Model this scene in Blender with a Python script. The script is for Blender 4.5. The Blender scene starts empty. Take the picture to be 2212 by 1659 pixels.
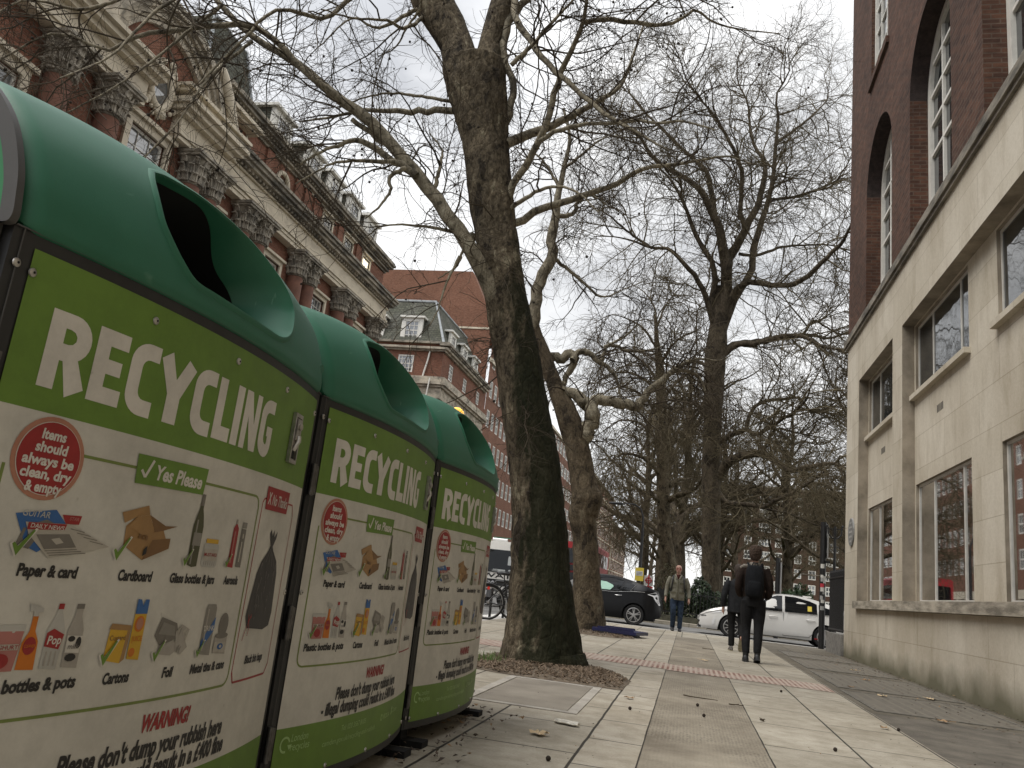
import bpy, math, random
import numpy as np
from mathutils import Vector, Matrix
from mathutils.geometry import tessellate_polygon

# ------------------------------------------------------------------ camera, world, sun
SC = bpy.context.scene
COL = SC.collection
CAM_H = 0.84
_n = lambda v: v / np.linalg.norm(v)
_F, _CX, _CY = 1770.0, 1106.0, 829.5
_dY = _n(np.array([379., 466., _F])); _dZ = np.array([839., -7404., _F]); _dZ = _n(_dZ - _dY * _dZ.dot(_dY))
_dX = np.cross(_dY, _dZ)
CM = np.array([_dX, _dY, _dZ])            # world direction = CM @ (right, down, forward)
cam = bpy.data.cameras.new("camera"); cam_ob = bpy.data.objects.new("camera", cam); COL.objects.link(cam_ob)
cam.sensor_fit = 'HORIZONTAL'; cam.sensor_width = 36; cam.lens = _F / 2212 * 36
cam.clip_start = 0.05; cam.clip_end = 3000
_r, _u, _b = CM @ np.array([1, 0, 0]), CM @ np.array([0, -1, 0]), CM @ np.array([0, 0, -1])
cam_ob.matrix_world = Matrix(((_r[0], _u[0], _b[0], 0), (_r[1], _u[1], _b[1], 0), (_r[2], _u[2], _b[2], CAM_H), (0, 0, 0, 1)))
SC.camera = cam_ob

SUN_EL, SUN_AZ = math.radians(60), math.radians(238)      # compass azimuth, +Y north: light comes from the road side, behind the camera
SC.world = W = bpy.data.worlds.new("World"); W.use_nodes = True
nt = W.node_tree; nt.nodes.clear()
def wn(t, **k):
    n = nt.nodes.new(t)
    for a, v in k.items(): setattr(n, a, v)
    return n
out = wn('ShaderNodeOutputWorld'); mixs = wn('ShaderNodeMixShader')
sky = wn('ShaderNodeTexSky', sky_type='NISHITA', sun_disc=False, sun_elevation=SUN_EL, sun_rotation=SUN_AZ)
bg1 = wn('ShaderNodeBackground'); bg1.inputs[1].default_value = 0.1
bg2 = wn('ShaderNodeBackground'); bg2.inputs[1].default_value = 1.0
tc = wn('ShaderNodeTexCoord'); mp = wn('ShaderNodeMapping'); mp.inputs['Scale'].default_value = (1.5, 1.5, 3.2); mp.inputs['Location'].default_value = (0.35, 0.2, 0.1)
nz = wn('ShaderNodeTexNoise'); nz.inputs['Scale'].default_value = 2.1; nz.inputs['Detail'].default_value = 7; nz.inputs['Roughness'].default_value = 0.52
dt = wn('ShaderNodeVectorMath', operation='DOT_PRODUCT'); dt.inputs[1].default_value = (0.62, 0.35, -0.25)
ad = wn('ShaderNodeMath', operation='MULTIPLY_ADD'); ad.inputs[1].default_value = 0.42
cr = wn('ShaderNodeValToRGB')
e = cr.color_ramp.elements
e[0].position = 0.34; e[0].color = (0.47, 0.48, 0.50, 1)
e[1].position = 0.78; e[1].color = (1.25, 1.24, 1.22, 1)
el = e.new(0.55); el.color = (0.82, 0.825, 0.83, 1)
L = nt.links.new
L(tc.outputs['Generated'], mp.inputs[0]); L(mp.outputs[0], nz.inputs['Vector']); L(tc.outputs['Generated'], dt.inputs[0])
L(dt.outputs['Value'], ad.inputs[0]); L(nz.outputs['Fac'], ad.inputs[2]); L(ad.outputs[0], cr.inputs[0])
L(cr.outputs[0], bg2.inputs[0]); L(sky.outputs[0], bg1.inputs[0])
mixs.inputs[0].default_value = 0.93
# bright lobe added to the sky round the sun, to light the street
_sdv = (math.sin(SUN_AZ) * math.cos(SUN_EL), math.cos(SUN_AZ) * math.cos(SUN_EL), math.sin(SUN_EL))
d2 = wn('ShaderNodeVectorMath', operation='DOT_PRODUCT'); d2.inputs[1].default_value = _sdv
d3 = wn('ShaderNodeMath', operation='MAXIMUM'); d3.inputs[1].default_value = 0.0; d4 = wn('ShaderNodeMath', operation='POWER'); d4.inputs[1].default_value = 2.5
d5 = wn('ShaderNodeMath', operation='MULTIPLY_ADD'); d5.inputs[1].default_value = 2.0; d5.inputs[2].default_value = 0.72
L(tc.outputs['Generated'], d2.inputs[0]); L(d2.outputs['Value'], d3.inputs[0]); L(d3.outputs[0], d4.inputs[0]); L(d4.outputs[0], d5.inputs[0]); L(d5.outputs[0], bg2.inputs[1])
L(bg1.outputs[0], mixs.inputs[1]); L(bg2.outputs[0], mixs.inputs[2]); L(mixs.outputs[0], out.inputs[0])

sun = bpy.data.lights.new("sun", 'SUN'); sun.energy = 1.4; sun.angle = math.radians(35); sun.color = (1.0, 0.95, 0.87)
sun_ob = bpy.data.objects.new("sun", sun); COL.objects.link(sun_ob)
_sd = Vector((math.sin(SUN_AZ) * math.cos(SUN_EL), math.cos(SUN_AZ) * math.cos(SUN_EL), math.sin(SUN_EL)))
sun_ob.rotation_euler = _sd.to_track_quat('Z', 'Y').to_euler()
SC.view_settings.view_transform = 'Standard'; SC.view_settings.look = 'None'; SC.view_settings.exposure = 0.7; SC.view_settings.gamma = 1
SC.cycles.max_bounces = 6; SC.cycles.diffuse_bounces = 3; SC.cycles.glossy_bounces = 3; SC.cycles.transparent_max_bounces = 12
SC.cycles.caustics_reflective = False; SC.cycles.caustics_refractive = False

# photograph measurement -> world point (used once, at build time)
def ray(x, y): return CM @ np.array([x - _CX, y - _CY, _F])
def atY(x, y, Y):
    r = ray(x, y); p = r * (Y / r[1]); p[2] += CAM_H; return p

# ------------------------------------------------------------------ helpers
def tag(o, label=None, cat=None, group=None, kind=None):
    if label: o['label'] = label
    if cat: o['category'] = cat
    if group: o['group'] = group
    if kind: o['kind'] = kind
    return o
def empty(name, loc=(0, 0, 0), label=None, cat=None, group=None, rz=0):
    o = bpy.data.objects.new(name, None); COL.objects.link(o); o.location = loc; o.rotation_euler = (0, 0, rz)
    o.empty_display_size = 0.2
    return tag(o, label, cat, group)
def copy_tree(o, parent=None):
    c = o.copy(); COL.objects.link(c)
    if parent: c.parent = parent
    for ch in list(o.children): copy_tree(ch, c)
    return c

class MB:
    def __init__(s): s.v = []; s.f = []; s.m = []
    def add(s, vs, fs, m=0):
        b = len(s.v); s.v.extend([tuple(map(float, p)) for p in vs])
        for f in fs: s.f.append(tuple(i + b for i in f)); s.m.append(m)
    def box(s, x0, x1, y0, y1, z0, z1, m=0):
        s.add([(x0, y0, z0), (x1, y0, z0), (x1, y1, z0), (x0, y1, z0), (x0, y0, z1), (x1, y0, z1), (x1, y1, z1), (x0, y1, z1)],
              [(0, 3, 2, 1), (4, 5, 6, 7), (0, 1, 5, 4), (1, 2, 6, 5), (2, 3, 7, 6), (3, 0, 4, 7)], m)
    def fbox(s, mp, u0, u1, v0, v1, d0, d1, m=0):
        c = [mp(u, v, d) for d in (d0, d1) for v in (v0, v1) for u in (u0, u1)]
        s.add(c, [(0, 1, 3, 2), (4, 6, 7, 5), (0, 4, 5, 1), (2, 3, 7, 6), (0, 2, 6, 4), (1, 5, 7, 3)], m)
    def tube(s, pts, rad, k=8, m=0, cap=True):
        P = np.array(pts, float); n = len(P)
        R = np.full(n, rad, float) if np.isscalar(rad) else np.array(rad, float)
        T = np.gradient(P, axis=0) if n > 2 else np.repeat((P[1:] - P[:1]), 2, 0)
        T /= np.linalg.norm(T, axis=1)[:, None] + 1e-12
        ref = np.eye(3)[np.argmin(np.abs(T).sum(0))]
        N = np.cross(T, ref); N /= np.linalg.norm(N, axis=1)[:, None] + 1e-12; B = np.cross(T, N)
        a = np.arange(k) * 2 * np.pi / k
        V = P[:, None] + R[:, None, None] * (np.cos(a)[None, :, None] * N[:, None] + np.sin(a)[None, :, None] * B[:, None])
        f = [(i * k + j, i * k + (j + 1) % k, (i + 1) * k + (j + 1) % k, (i + 1) * k + j) for i in range(n - 1) for j in range(k)]
        if cap: f += [tuple(range(k))[::-1], tuple((n - 1) * k + j for j in range(k))]
        s.add(V.reshape(-1, 3), f, m)
    def rings(s, rings, m=0, cap=True, closed=True):
        k = len(rings[0]); n = len(rings)
        f = [(i * k + j, i * k + (j + 1) % k, (i + 1) * k + (j + 1) % k, (i + 1) * k + j) for i in range(n - 1) for j in range(k if closed else k - 1)]
        if cap: f += [tuple(range(k))[::-1], tuple((n - 1) * k + j for j in range(k))]
        s.add([p for r in rings for p in r], f, m)
    def lathe(s, prof, c=(0, 0, 0), k=24, m=0, axis='z', cap=True):
        R = []
        for r, h in prof:
            ring = []
            for j in range(k):
                a = 2 * math.pi * j / k; x, y = r * math.cos(a), r * math.sin(a)
                p = (x, y, h) if axis == 'z' else ((h, x, y) if axis == 'x' else (x, h, y))
                ring.append((p[0] + c[0], p[1] + c[1], p[2] + c[2]))
            R.append(ring)
        s.rings(R, m, cap)
    def poly(s, polys, mp, d=0.0, m=0):
        pl = [[Vector((p[0], p[1], 0)) for p in q] for q in polys]
        tri = tessellate_polygon(pl); vs = [mp(p[0], p[1], d) for q in polys for p in q]
        s.add(vs, [tuple(t) for t in tri], m)
    def prism(s, poly, mp, d0, d1, m=0, back=True):
        s.poly([poly], mp, d0, m)
        if back: s.poly([poly], mp, d1, m)
        n = len(poly); vs = [mp(p[0], p[1], d0) for p in poly] + [mp(p[0], p[1], d1) for p in poly]
        s.add(vs, [(i, (i + 1) % n, n + (i + 1) % n, n + i) for i in range(n)], m)
    def ball(s, c, r, k=8, m=0, sc=(1, 1, 1)):
        R = []
        n = max(3, k // 2)
        for i in range(n + 1):
            a = math.pi * i / n; rr = max(1e-4, math.sin(a)) * r
            R.append([(c[0] + sc[0] * rr * math.cos(2 * math.pi * j / k), c[1] + sc[1] * rr * math.sin(2 * math.pi * j / k), c[2] - sc[2] * r * math.cos(a)) for j in range(k)])
        s.rings(R, m, False)
    def mesh(s, name, mats, smooth=None):
        me = bpy.data.meshes.new(name)
        me.from_pydata(s.v, [], s.f)
        for m in (mats if isinstance(mats, (list, tuple)) else [mats]): me.materials.append(m)
        me.polygons.foreach_set('material_index', s.m)
        if smooth is not None:
            me.shade_smooth()
            if smooth < 180: me.set_sharp_from_angle(angle=math.radians(smooth))
        me.update(); return me
    def build(s, name, mats, parent=None, smooth=None, loc=None):
        o = bpy.data.objects.new(name, s.mesh(name, mats, smooth)); COL.objects.link(o)
        if parent: o.parent = parent
        if loc is not None: o.location = loc
        return o

def facade(mb, mp, u0, u1, v0, v1, holes, depth=0.2, m=0, mr=None):
    """wall sheet with rectangular openings and their reveals"""
    mr = m if mr is None else mr
    us = sorted({u0, u1, *[h[0] for h in holes], *[h[1] for h in holes]}); vs = sorted({v0, v1, *[h[2] for h in holes], *[h[3] for h in holes]})
    us = [u for u in us if u0 <= u <= u1]; vs = [v for v in vs if v0 <= v <= v1]
    idx = {}
    def vid(u, v):
        if (u, v) not in idx: idx[(u, v)] = len(mb.v); mb.v.append(tuple(map(float, mp(u, v, 0))))
        return idx[(u, v)]
    for a, b in zip(us, us[1:]):
        for c, d in zip(vs, vs[1:]):
            cu, cv = (a + b) / 2, (c + d) / 2
            if any(h[0] < cu < h[1] and h[2] < cv < h[3] for h in holes): continue
            mb.f.append((vid(a, c), vid(b, c), vid(b, d), vid(a, d))); mb.m.append(m)
    for h in holes:
        q = [(h[0], h[2]), (h[1], h[2]), (h[1], h[3]), (h[0], h[3])]
        mb.add([mp(*p, 0) for p in q] + [mp(*p, depth) for p in q], [(i, (i + 1) % 4, 4 + (i + 1) % 4, 4 + i) for i in range(4)], mr)

def window(mp, u0, u1, v0, v1, d, nx, ny, parent, mf, mg, fr=0.07, bar=0.03, split=True, name='window', sill=None, pane=True):
    """framed window with glazing bars at depth d; the glass is its child"""
    w = MB(); t = 0.06
    w.fbox(mp, u0, u0 + fr, v0, v1, d - t, d + .02); w.fbox(mp, u1 - fr, u1, v0, v1, d - t, d + .02)
    w.fbox(mp, u0 + fr, u1 - fr, v0, v0 + fr, d - t, d + .02); w.fbox(mp, u0 + fr, u1 - fr, v1 - fr, v1, d - t, d + .02)
    for i in range(1, nx):
        c = u0 + (u1 - u0) * i / nx; w.fbox(mp, c - bar / 2, c + bar / 2, v0 + fr, v1 - fr, d - t * .6, d + .018)
    for i in range(1, ny):
        c = v0 + (v1 - v0) * i / ny; b2 = bar / 2 * (1.7 if split and i * 2 == ny else 1)
        w.fbox(mp, u0 + fr, u1 - fr, c - b2, c + b2, d - t * .5, d + .016)
    if sill: w.fbox(mp, u0 - .08, u1 + .08, v0 - .1, v0 - .003, d - sill, d + .02)
    g = [mp(u0 + .02, v0 + .02, d + .005), mp(u1 - .02, v0 + .02, d + .005), mp(u1 - .02, v1 - .02, d + .005), mp(u0 + .02, v1 - .02, d + .005)]
    if pane:
        o = w.build(name, mf, parent)
        p = MB(); p.add(g, [(0, 1, 2, 3)]); p.build('pane', mg, o)
    else:
        w.add(g, [(0, 1, 2, 3)], 1); o = w.build(name, [mf, mg], parent)
    return o

# ------------------------------------------------------------------ materials
def mat(name, col, rough=0.7, var=0.0, scale=4.0, col2=None, bump=0.0, bscale=40.0, metal=0.0, spec=0.5, coat=0.0, detail=6, lo=0.35, hi=0.65, stretch=(1, 1, 1), emit=None, es=1.0):
    m = bpy.data.materials.new(name); m.use_nodes = True; T = m.node_tree; b = T.nodes['Principled BSDF']
    b.inputs['Roughness'].default_value = rough; b.inputs['Metallic'].default_value = metal
    b.inputs['Specular IOR Level'].default_value = spec; b.inputs['Coat Weight'].default_value = coat
    c = tuple(col) + (1,)
    b.inputs['Base Color'].default_value = c
    if emit: b.inputs['Emission Color'].default_value = tuple(emit) + (1,); b.inputs['Emission Strength'].default_value = es
    if var or col2 or bump:
        ge = T.nodes.new('ShaderNodeNewGeometry'); ma = T.nodes.new('ShaderNodeMapping'); ma.inputs['Scale'].default_value = stretch
        T.links.new(ge.outputs['Position'], ma.inputs[0])
    if var or col2:
        n = T.nodes.new('ShaderNodeTexNoise'); n.inputs['Scale'].default_value = scale; n.inputs['Detail'].default_value = detail; n.inputs['Roughness'].default_value = .62
        T.links.new(ma.outputs[0], n.inputs['Vector'])
        r = T.nodes.new('ShaderNodeValToRGB'); r.color_ramp.elements[0].position = lo; r.color_ramp.elements[1].position = hi
        c2 = tuple(col2) + (1,) if col2 else tuple(min(1, x * (1 + var)) for x in col) + (1,)
        c1 = c if col2 else tuple(x * (1 - var) for x in col) + (1,)
        r.color_ramp.elements[0].color = c1; r.color_ramp.elements[1].color = c2
        T.links.new(n.outputs['Fac'], r.inputs[0]); T.links.new(r.outputs[0], b.inputs['Base Color'])
    if bump:
        n2 = T.nodes.new('ShaderNodeTexNoise'); n2.inputs['Scale'].default_value = bscale; n2.inputs['Detail'].default_value = 5
        T.links.new(ma.outputs[0], n2.inputs['Vector'])
        bm = T.nodes.new('ShaderNodeBump'); bm.inputs['Strength'].default_value = bump; bm.inputs['Distance'].default_value = 0.02
        T.links.new(n2.outputs['Fac'], bm.inputs['Height']); T.links.new(bm.outputs[0], b.inputs['Normal'])
    return m

def _nodes(m): return m.node_tree, m.node_tree.nodes, m.node_tree.links.new, m.node_tree.nodes['Principled BSDF']
def nd(T, t, ins=None, **k):
    n = T.nodes.new(t)
    for a, v in k.items(): setattr(n, a, v)
    for a, v in (ins or {}).items(): n.inputs[a].default_value = v
    return n
def brickmat(name, c1, c2, mortar, bw=.225, bh=.075, ms=.010, rough=.9, stain=(.45, .42, .4), stain_amt=.5, bump=.3, squash=False):
    """brickwork laid out over the wall's own plane (x + y along, z up)"""
    m = mat(name, c1, rough, spec=.25); T, N, Lk, b = _nodes(m)
    ge = nd(T, 'ShaderNodeNewGeometry'); sp = nd(T, 'ShaderNodeSeparateXYZ'); Lk(ge.outputs['Position'], sp.inputs[0])
    su = nd(T, 'ShaderNodeMath', operation='ADD'); Lk(sp.outputs[0], su.inputs[0]); Lk(sp.outputs[1], su.inputs[1])
    co = nd(T, 'ShaderNodeCombineXYZ'); Lk(su.outputs[0], co.inputs[0]); Lk(sp.outputs[2], co.inputs[1])
    br = nd(T, 'ShaderNodeTexBrick', {'Color1': (*c1, 1), 'Color2': (*c2, 1), 'Mortar': (*mortar, 1), 'Scale': 1.0, 'Mortar Size': ms, 'Mortar Smooth': .2, 'Bias': -.1, 'Brick Width': bw, 'Row Height': bh})
    Lk(co.outputs[0], br.inputs['Vector'])
    n = nd(T, 'ShaderNodeTexNoise', {'Scale': .55, 'Detail': 8, 'Roughness': .65}); Lk(ge.outputs['Position'], n.inputs['Vector'])
    r = nd(T, 'ShaderNodeValToRGB'); r.color_ramp.elements[0].position = .36; r.color_ramp.elements[1].position = .62
    r.color_ramp.elements[0].color = (*stain, 1); r.color_ramp.elements[1].color = (1, 1, 1, 1); Lk(n.outputs['Fac'], r.inputs[0])
    mx = nd(T, 'ShaderNodeMix', data_type='RGBA', blend_type='MULTIPLY'); mx.inputs['Factor'].default_value = stain_amt
    Lk(br.outputs['Color'], mx.inputs[6]); Lk(r.outputs[0], mx.inputs[7]); Lk(mx.outputs[2], b.inputs['Base Color'])
    nb = nd(T, 'ShaderNodeTexNoise', {'Scale': 1 / bw * .9, 'Detail': 4, 'Roughness': .7}); mb_ = nd(T, 'ShaderNodeMapping'); mb_.inputs['Scale'].default_value = (1, 1, 2.6); Lk(ge.outputs['Position'], mb_.inputs[0]); Lk(mb_.outputs[0], nb.inputs['Vector'])
    rb = nd(T, 'ShaderNodeValToRGB'); rb.color_ramp.elements[0].position = .34; rb.color_ramp.elements[1].position = .66; rb.color_ramp.elements[0].color = (.62, .58, .56, 1); rb.color_ramp.elements[1].color = (1.18, 1.16, 1.12, 1); Lk(nb.outputs['Fac'], rb.inputs[0])
    mxb = nd(T, 'ShaderNodeMix', data_type='RGBA', blend_type='MULTIPLY'); mxb.inputs['Factor'].default_value = .9; Lk(mx.outputs[2], mxb.inputs[6]); Lk(rb.outputs[0], mxb.inputs[7]); Lk(mxb.outputs[2], b.inputs['Base Color'])
    if bump:
        bm = nd(T, 'ShaderNodeBump', {'Strength': bump, 'Distance': .01}); bm.invert = True
        Lk(br.outputs['Fac'], bm.inputs['Height']); Lk(bm.outputs[0], b.inputs['Normal'])
    return m
def glassmat(name, col=(.02, .024, .026), rough=.03, ior=1.7):
    m = mat(name, col, rough, spec=.6); m.node_tree.nodes['Principled BSDF'].inputs['IOR'].default_value = ior
    T, N, Lk, b = _nodes(m)   # old sheets of glass are never quite flat
    ge = nd(T, 'ShaderNodeNewGeometry'); n = nd(T, 'ShaderNodeTexNoise', {'Scale': 1.3, 'Detail': 2}); Lk(ge.outputs['Position'], n.inputs['Vector'])
    bm = nd(T, 'ShaderNodeBump', {'Strength': .12, 'Distance': .05}); Lk(n.outputs['Fac'], bm.inputs['Height']); Lk(bm.outputs[0], b.inputs['Normal'])
    return m
def seeglass(name, tint=(.75, .8, .78)):
    m = bpy.data.materials.new(name); m.use_nodes = True; T = m.node_tree; T.nodes.clear()
    o = nd(T, 'ShaderNodeOutputMaterial'); mx = nd(T, 'ShaderNodeMixShader'); g = nd(T, 'ShaderNodeBsdfGlossy', {'Roughness': .02}); t = nd(T, 'ShaderNodeBsdfTransparent', {'Color': (*tint, 1)})
    fr = nd(T, 'ShaderNodeFresnel', {'IOR': 1.6}); k = T.links.new
    k(fr.outputs[0], mx.inputs[0]); k(t.outputs[0], mx.inputs[1]); k(g.outputs[0], mx.inputs[2]); k(mx.outputs[0], o.inputs[0])
    return m
# ------------------------------------------------------------------ ground, road, pavement
def slabmat(name, c, row, bw, off=0.0, joint=.009, dark=.62, var=.07, jc=(.045, .04, .032), xo=0.0):
    m = mat(name, c, .8, spec=.35); T, N, Lk, b = _nodes(m)
    ge = nd(T, 'ShaderNodeNewGeometry'); sp = nd(T, 'ShaderNodeSeparateXYZ'); Lk(ge.outputs['Position'], sp.inputs[0])
    ax = nd(T, 'ShaderNodeMath', operation='SUBTRACT'); ax.inputs[1].default_value = xo; Lk(sp.outputs[0], ax.inputs[0])
    co = nd(T, 'ShaderNodeCombineXYZ'); Lk(sp.outputs[1], co.inputs[0]); Lk(ax.outputs[0], co.inputs[1])
    br = nd(T, 'ShaderNodeTexBrick', {'Color1': (*[x * (1 - var) for x in c], 1), 'Color2': (*[x * (1 + var) for x in c], 1), 'Mortar': (*jc, 1), 'Scale': 1.0, 'Mortar Size': joint, 'Mortar Smooth': .3, 'Bias': .1, 'Brick Width': bw, 'Row Height': row}, offset=.43, offset_frequency=2)
    wob = nd(T, 'ShaderNodeTexNoise', {'Scale': 3.0, 'Detail': 3}); Lk(co.outputs[0], wob.inputs['Vector'])
    mxv = nd(T, 'ShaderNodeMix', data_type='RGBA', blend_type='LINEAR_LIGHT'); mxv.inputs['Factor'].default_value = .006
    Lk(co.outputs[0], mxv.inputs[6]); Lk(wob.outputs['Color'], mxv.inputs[7]); Lk(mxv.outputs[2], br.inputs['Vector'])
    n = nd(T, 'ShaderNodeTexNoise', {'Scale': .9, 'Detail': 9, 'Roughness': .68}); Lk(ge.outputs['Position'], n.inputs['Vector'])
    r = nd(T, 'ShaderNodeValToRGB'); r.color_ramp.elements[0].position = .33; r.color_ramp.elements[1].position = .62
    r.color_ramp.elements[0].color = (dark, dark * .96, dark * .88, 1); r.color_ramp.elements[1].color = (1, 1, 1, 1); Lk(n.outputs['Fac'], r.inputs[0])
    mx = nd(T, 'ShaderNodeMix', data_type='RGBA', blend_type='MULTIPLY'); mx.inputs['Factor'].default_value = .8
    Lk(br.outputs['Color'], mx.inputs[6]); Lk(r.outputs[0], mx.inputs[7])
    # gum, grit and small stains
    v = nd(T, 'ShaderNodeTexVoronoi', {'Scale': 4.0, 'Randomness': 1.0}); Lk(ge.outputs['Position'], v.inputs['Vector'])
    r2 = nd(T, 'ShaderNodeValToRGB'); r2.color_ramp.elements[0].position = .03; r2.color_ramp.elements[1].position = .09
    r2.color_ramp.elements[0].color = (.62, .6, .56, 1); r2.color_ramp.elements[1].color = (1, 1, 1, 1); Lk(v.outputs['Distance'], r2.inputs[0])
    n3 = nd(T, 'ShaderNodeTexNoise', {'Scale': 90.0, 'Detail': 3}); Lk(ge.outputs['Position'], n3.inputs['Vector'])
    r3 = nd(T, 'ShaderNodeValToRGB'); r3.color_ramp.elements[0].position = .25; r3.color_ramp.elements[1].position = .7
    r3.color_ramp.elements[0].color = (.8, .8, .8, 1); r3.color_ramp.elements[1].color = (1.08, 1.08, 1.08, 1); Lk(n3.outputs['Fac'], r3.inputs[0])
    n6 = nd(T, 'ShaderNodeTexNoise', {'Scale': 5.5, 'Detail': 8, 'Roughness': .72}); Lk(ge.outputs['Position'], n6.inputs['Vector'])
    r6 = nd(T, 'ShaderNodeValToRGB'); r6.color_ramp.elements[0].position = .36; r6.color_ramp.elements[1].position = .58; r6.color_ramp.elements[0].color = (.70, .68, .63, 1); r6.color_ramp.elements[1].color = (1.06, 1.06, 1.05, 1); Lk(n6.outputs['Fac'], r6.inputs[0])
    m6 = nd(T, 'ShaderNodeMix', data_type='RGBA', blend_type='MULTIPLY'); m6.inputs['Factor'].default_value = .75; Lk(mx.outputs[2], m6.inputs[6]); Lk(r6.outputs[0], m6.inputs[7]); mx = m6
    m2 = nd(T, 'ShaderNodeMix', data_type='RGBA', blend_type='MULTIPLY'); m2.inputs['Factor'].default_value = .85; Lk(mx.outputs[2], m2.inputs[6]); Lk(r2.outputs[0], m2.inputs[7])
    m3 = nd(T, 'ShaderNodeMix', data_type='RGBA', blend_type='MULTIPLY'); m3.inputs['Factor'].default_value = .8; Lk(m2.outputs[2], m3.inputs[6]); Lk(r3.outputs[0], m3.inputs[7])
    Lk(m3.outputs[2], b.inputs['Base Color'])
    bm = nd(T, 'ShaderNodeBump', {'Strength': .5, 'Distance': .008}); bm.invert = True; Lk(br.outputs['Fac'], bm.inputs['Height'])
    bm2 = nd(T, 'ShaderNodeBump', {'Strength': .25, 'Distance': .004}); Lk(n3.outputs['Fac'], bm2.inputs['Height']); Lk(bm.outputs[0], bm2.inputs['Normal']); Lk(bm2.outputs[0], b.inputs['Normal'])
    return m
SLAB = (.385, .352, .292)
m_slabA = slabmat('paving slabs', SLAB, .63, .92, xo=-.52)
m_slabB = slabmat('narrow paving course', (.395, .36, .30), .32, .78, xo=-.52, dark=.75)
m_slabC = slabmat('paving slabs worn', (.38, .348, .288), .6, 1.05, xo=.52)
m_dark = slabmat('dirty slabs by the wall', (.155, .137, .107), .55, .9, xo=1.74, dark=.5)
m_tar = mat('tarmac near wall', (.085, .075, .06), .9, col2=(.155, .137, .11), scale=3, bump=.6, bscale=160)
m_road = mat('road asphalt', (.12, .118, .112), .9, col2=(.19, .187, .18), scale=.6, bump=.4, bscale=120)
m_kerb = mat('granite kerb', (.40, .385, .36), .8, var=.2, scale=9, bump=.2, bscale=60)
m_grass = mat('park lawn', (.05, .07, .025), .95, col2=(.1, .085, .045), scale=.8, bump=.8, bscale=40)
m_base = mat('far ground', (.16, .15, .14), .95, var=.2, scale=.05)
# worn trench reinstatement with pressed ripples
m_strip = mat('worn asphalt strip', (.30, .268, .225), .85, spec=.3); T, N, Lk, b = _nodes(m_strip)
ge = nd(T, 'ShaderNodeNewGeometry'); n = nd(T, 'ShaderNodeTexNoise', {'Scale': 1.6, 'Detail': 9, 'Roughness': .7}); Lk(ge.outputs['Position'], n.inputs['Vector'])
r = nd(T, 'ShaderNodeValToRGB'); r.color_ramp.elements[0].position = .35; r.color_ramp.elements[0].color = (.17, .145, .11, 1); r.color_ramp.elements[1].position = .66; r.color_ramp.elements[1].color = (.31, .275, .215, 1); Lk(n.outputs['Fac'], r.inputs[0])
mp_ = nd(T, 'ShaderNodeMapping'); mp_.inputs['Scale'].default_value = (46, 22, 1); Lk(ge.outputs['Position'], mp_.inputs[0])
v = nd(T, 'ShaderNodeTexVoronoi', {'Scale': 1.0, 'Randomness': .35}); Lk(mp_.outputs[0], v.inputs['Vector'])
r2 = nd(T, 'ShaderNodeValToRGB'); r2.color_ramp.elements[0].position = .1; r2.color_ramp.elements[0].color = (.45, .45, .45, 1); r2.color_ramp.elements[1].position = .5; Lk(v.outputs['Distance'], r2.inputs[0])
n4 = nd(T, 'ShaderNodeTexNoise', {'Scale': 1.1, 'Detail': 4}); Lk(ge.outputs['Position'], n4.inputs['Vector'])
r4 = nd(T, 'ShaderNodeValToRGB'); r4.color_ramp.elements[0].position = .42; r4.color_ramp.elements[0].color = (0, 0, 0, 1); r4.color_ramp.elements[1].position = .56; r4.color_ramp.elements[1].color = (.75, .75, .75, 1); Lk(n4.outputs['Fac'], r4.inputs[0])
mx = nd(T, 'ShaderNodeMix', data_type='RGBA', blend_type='MULTIPLY'); Lk(r4.outputs[0], mx.inputs['Factor']); Lk(r.outputs[0], mx.inputs[6]); Lk(r2.outputs[0], mx.inputs[7]); Lk(mx.outputs[2], b.inputs['Base Color'])
bm = nd(T, 'ShaderNodeBump', {'Strength': .5, 'Distance': .006}); Lk(v.outputs['Distance'], bm.inputs['Height']); Lk(bm.outputs[0], b.inputs['Normal'])
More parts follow.
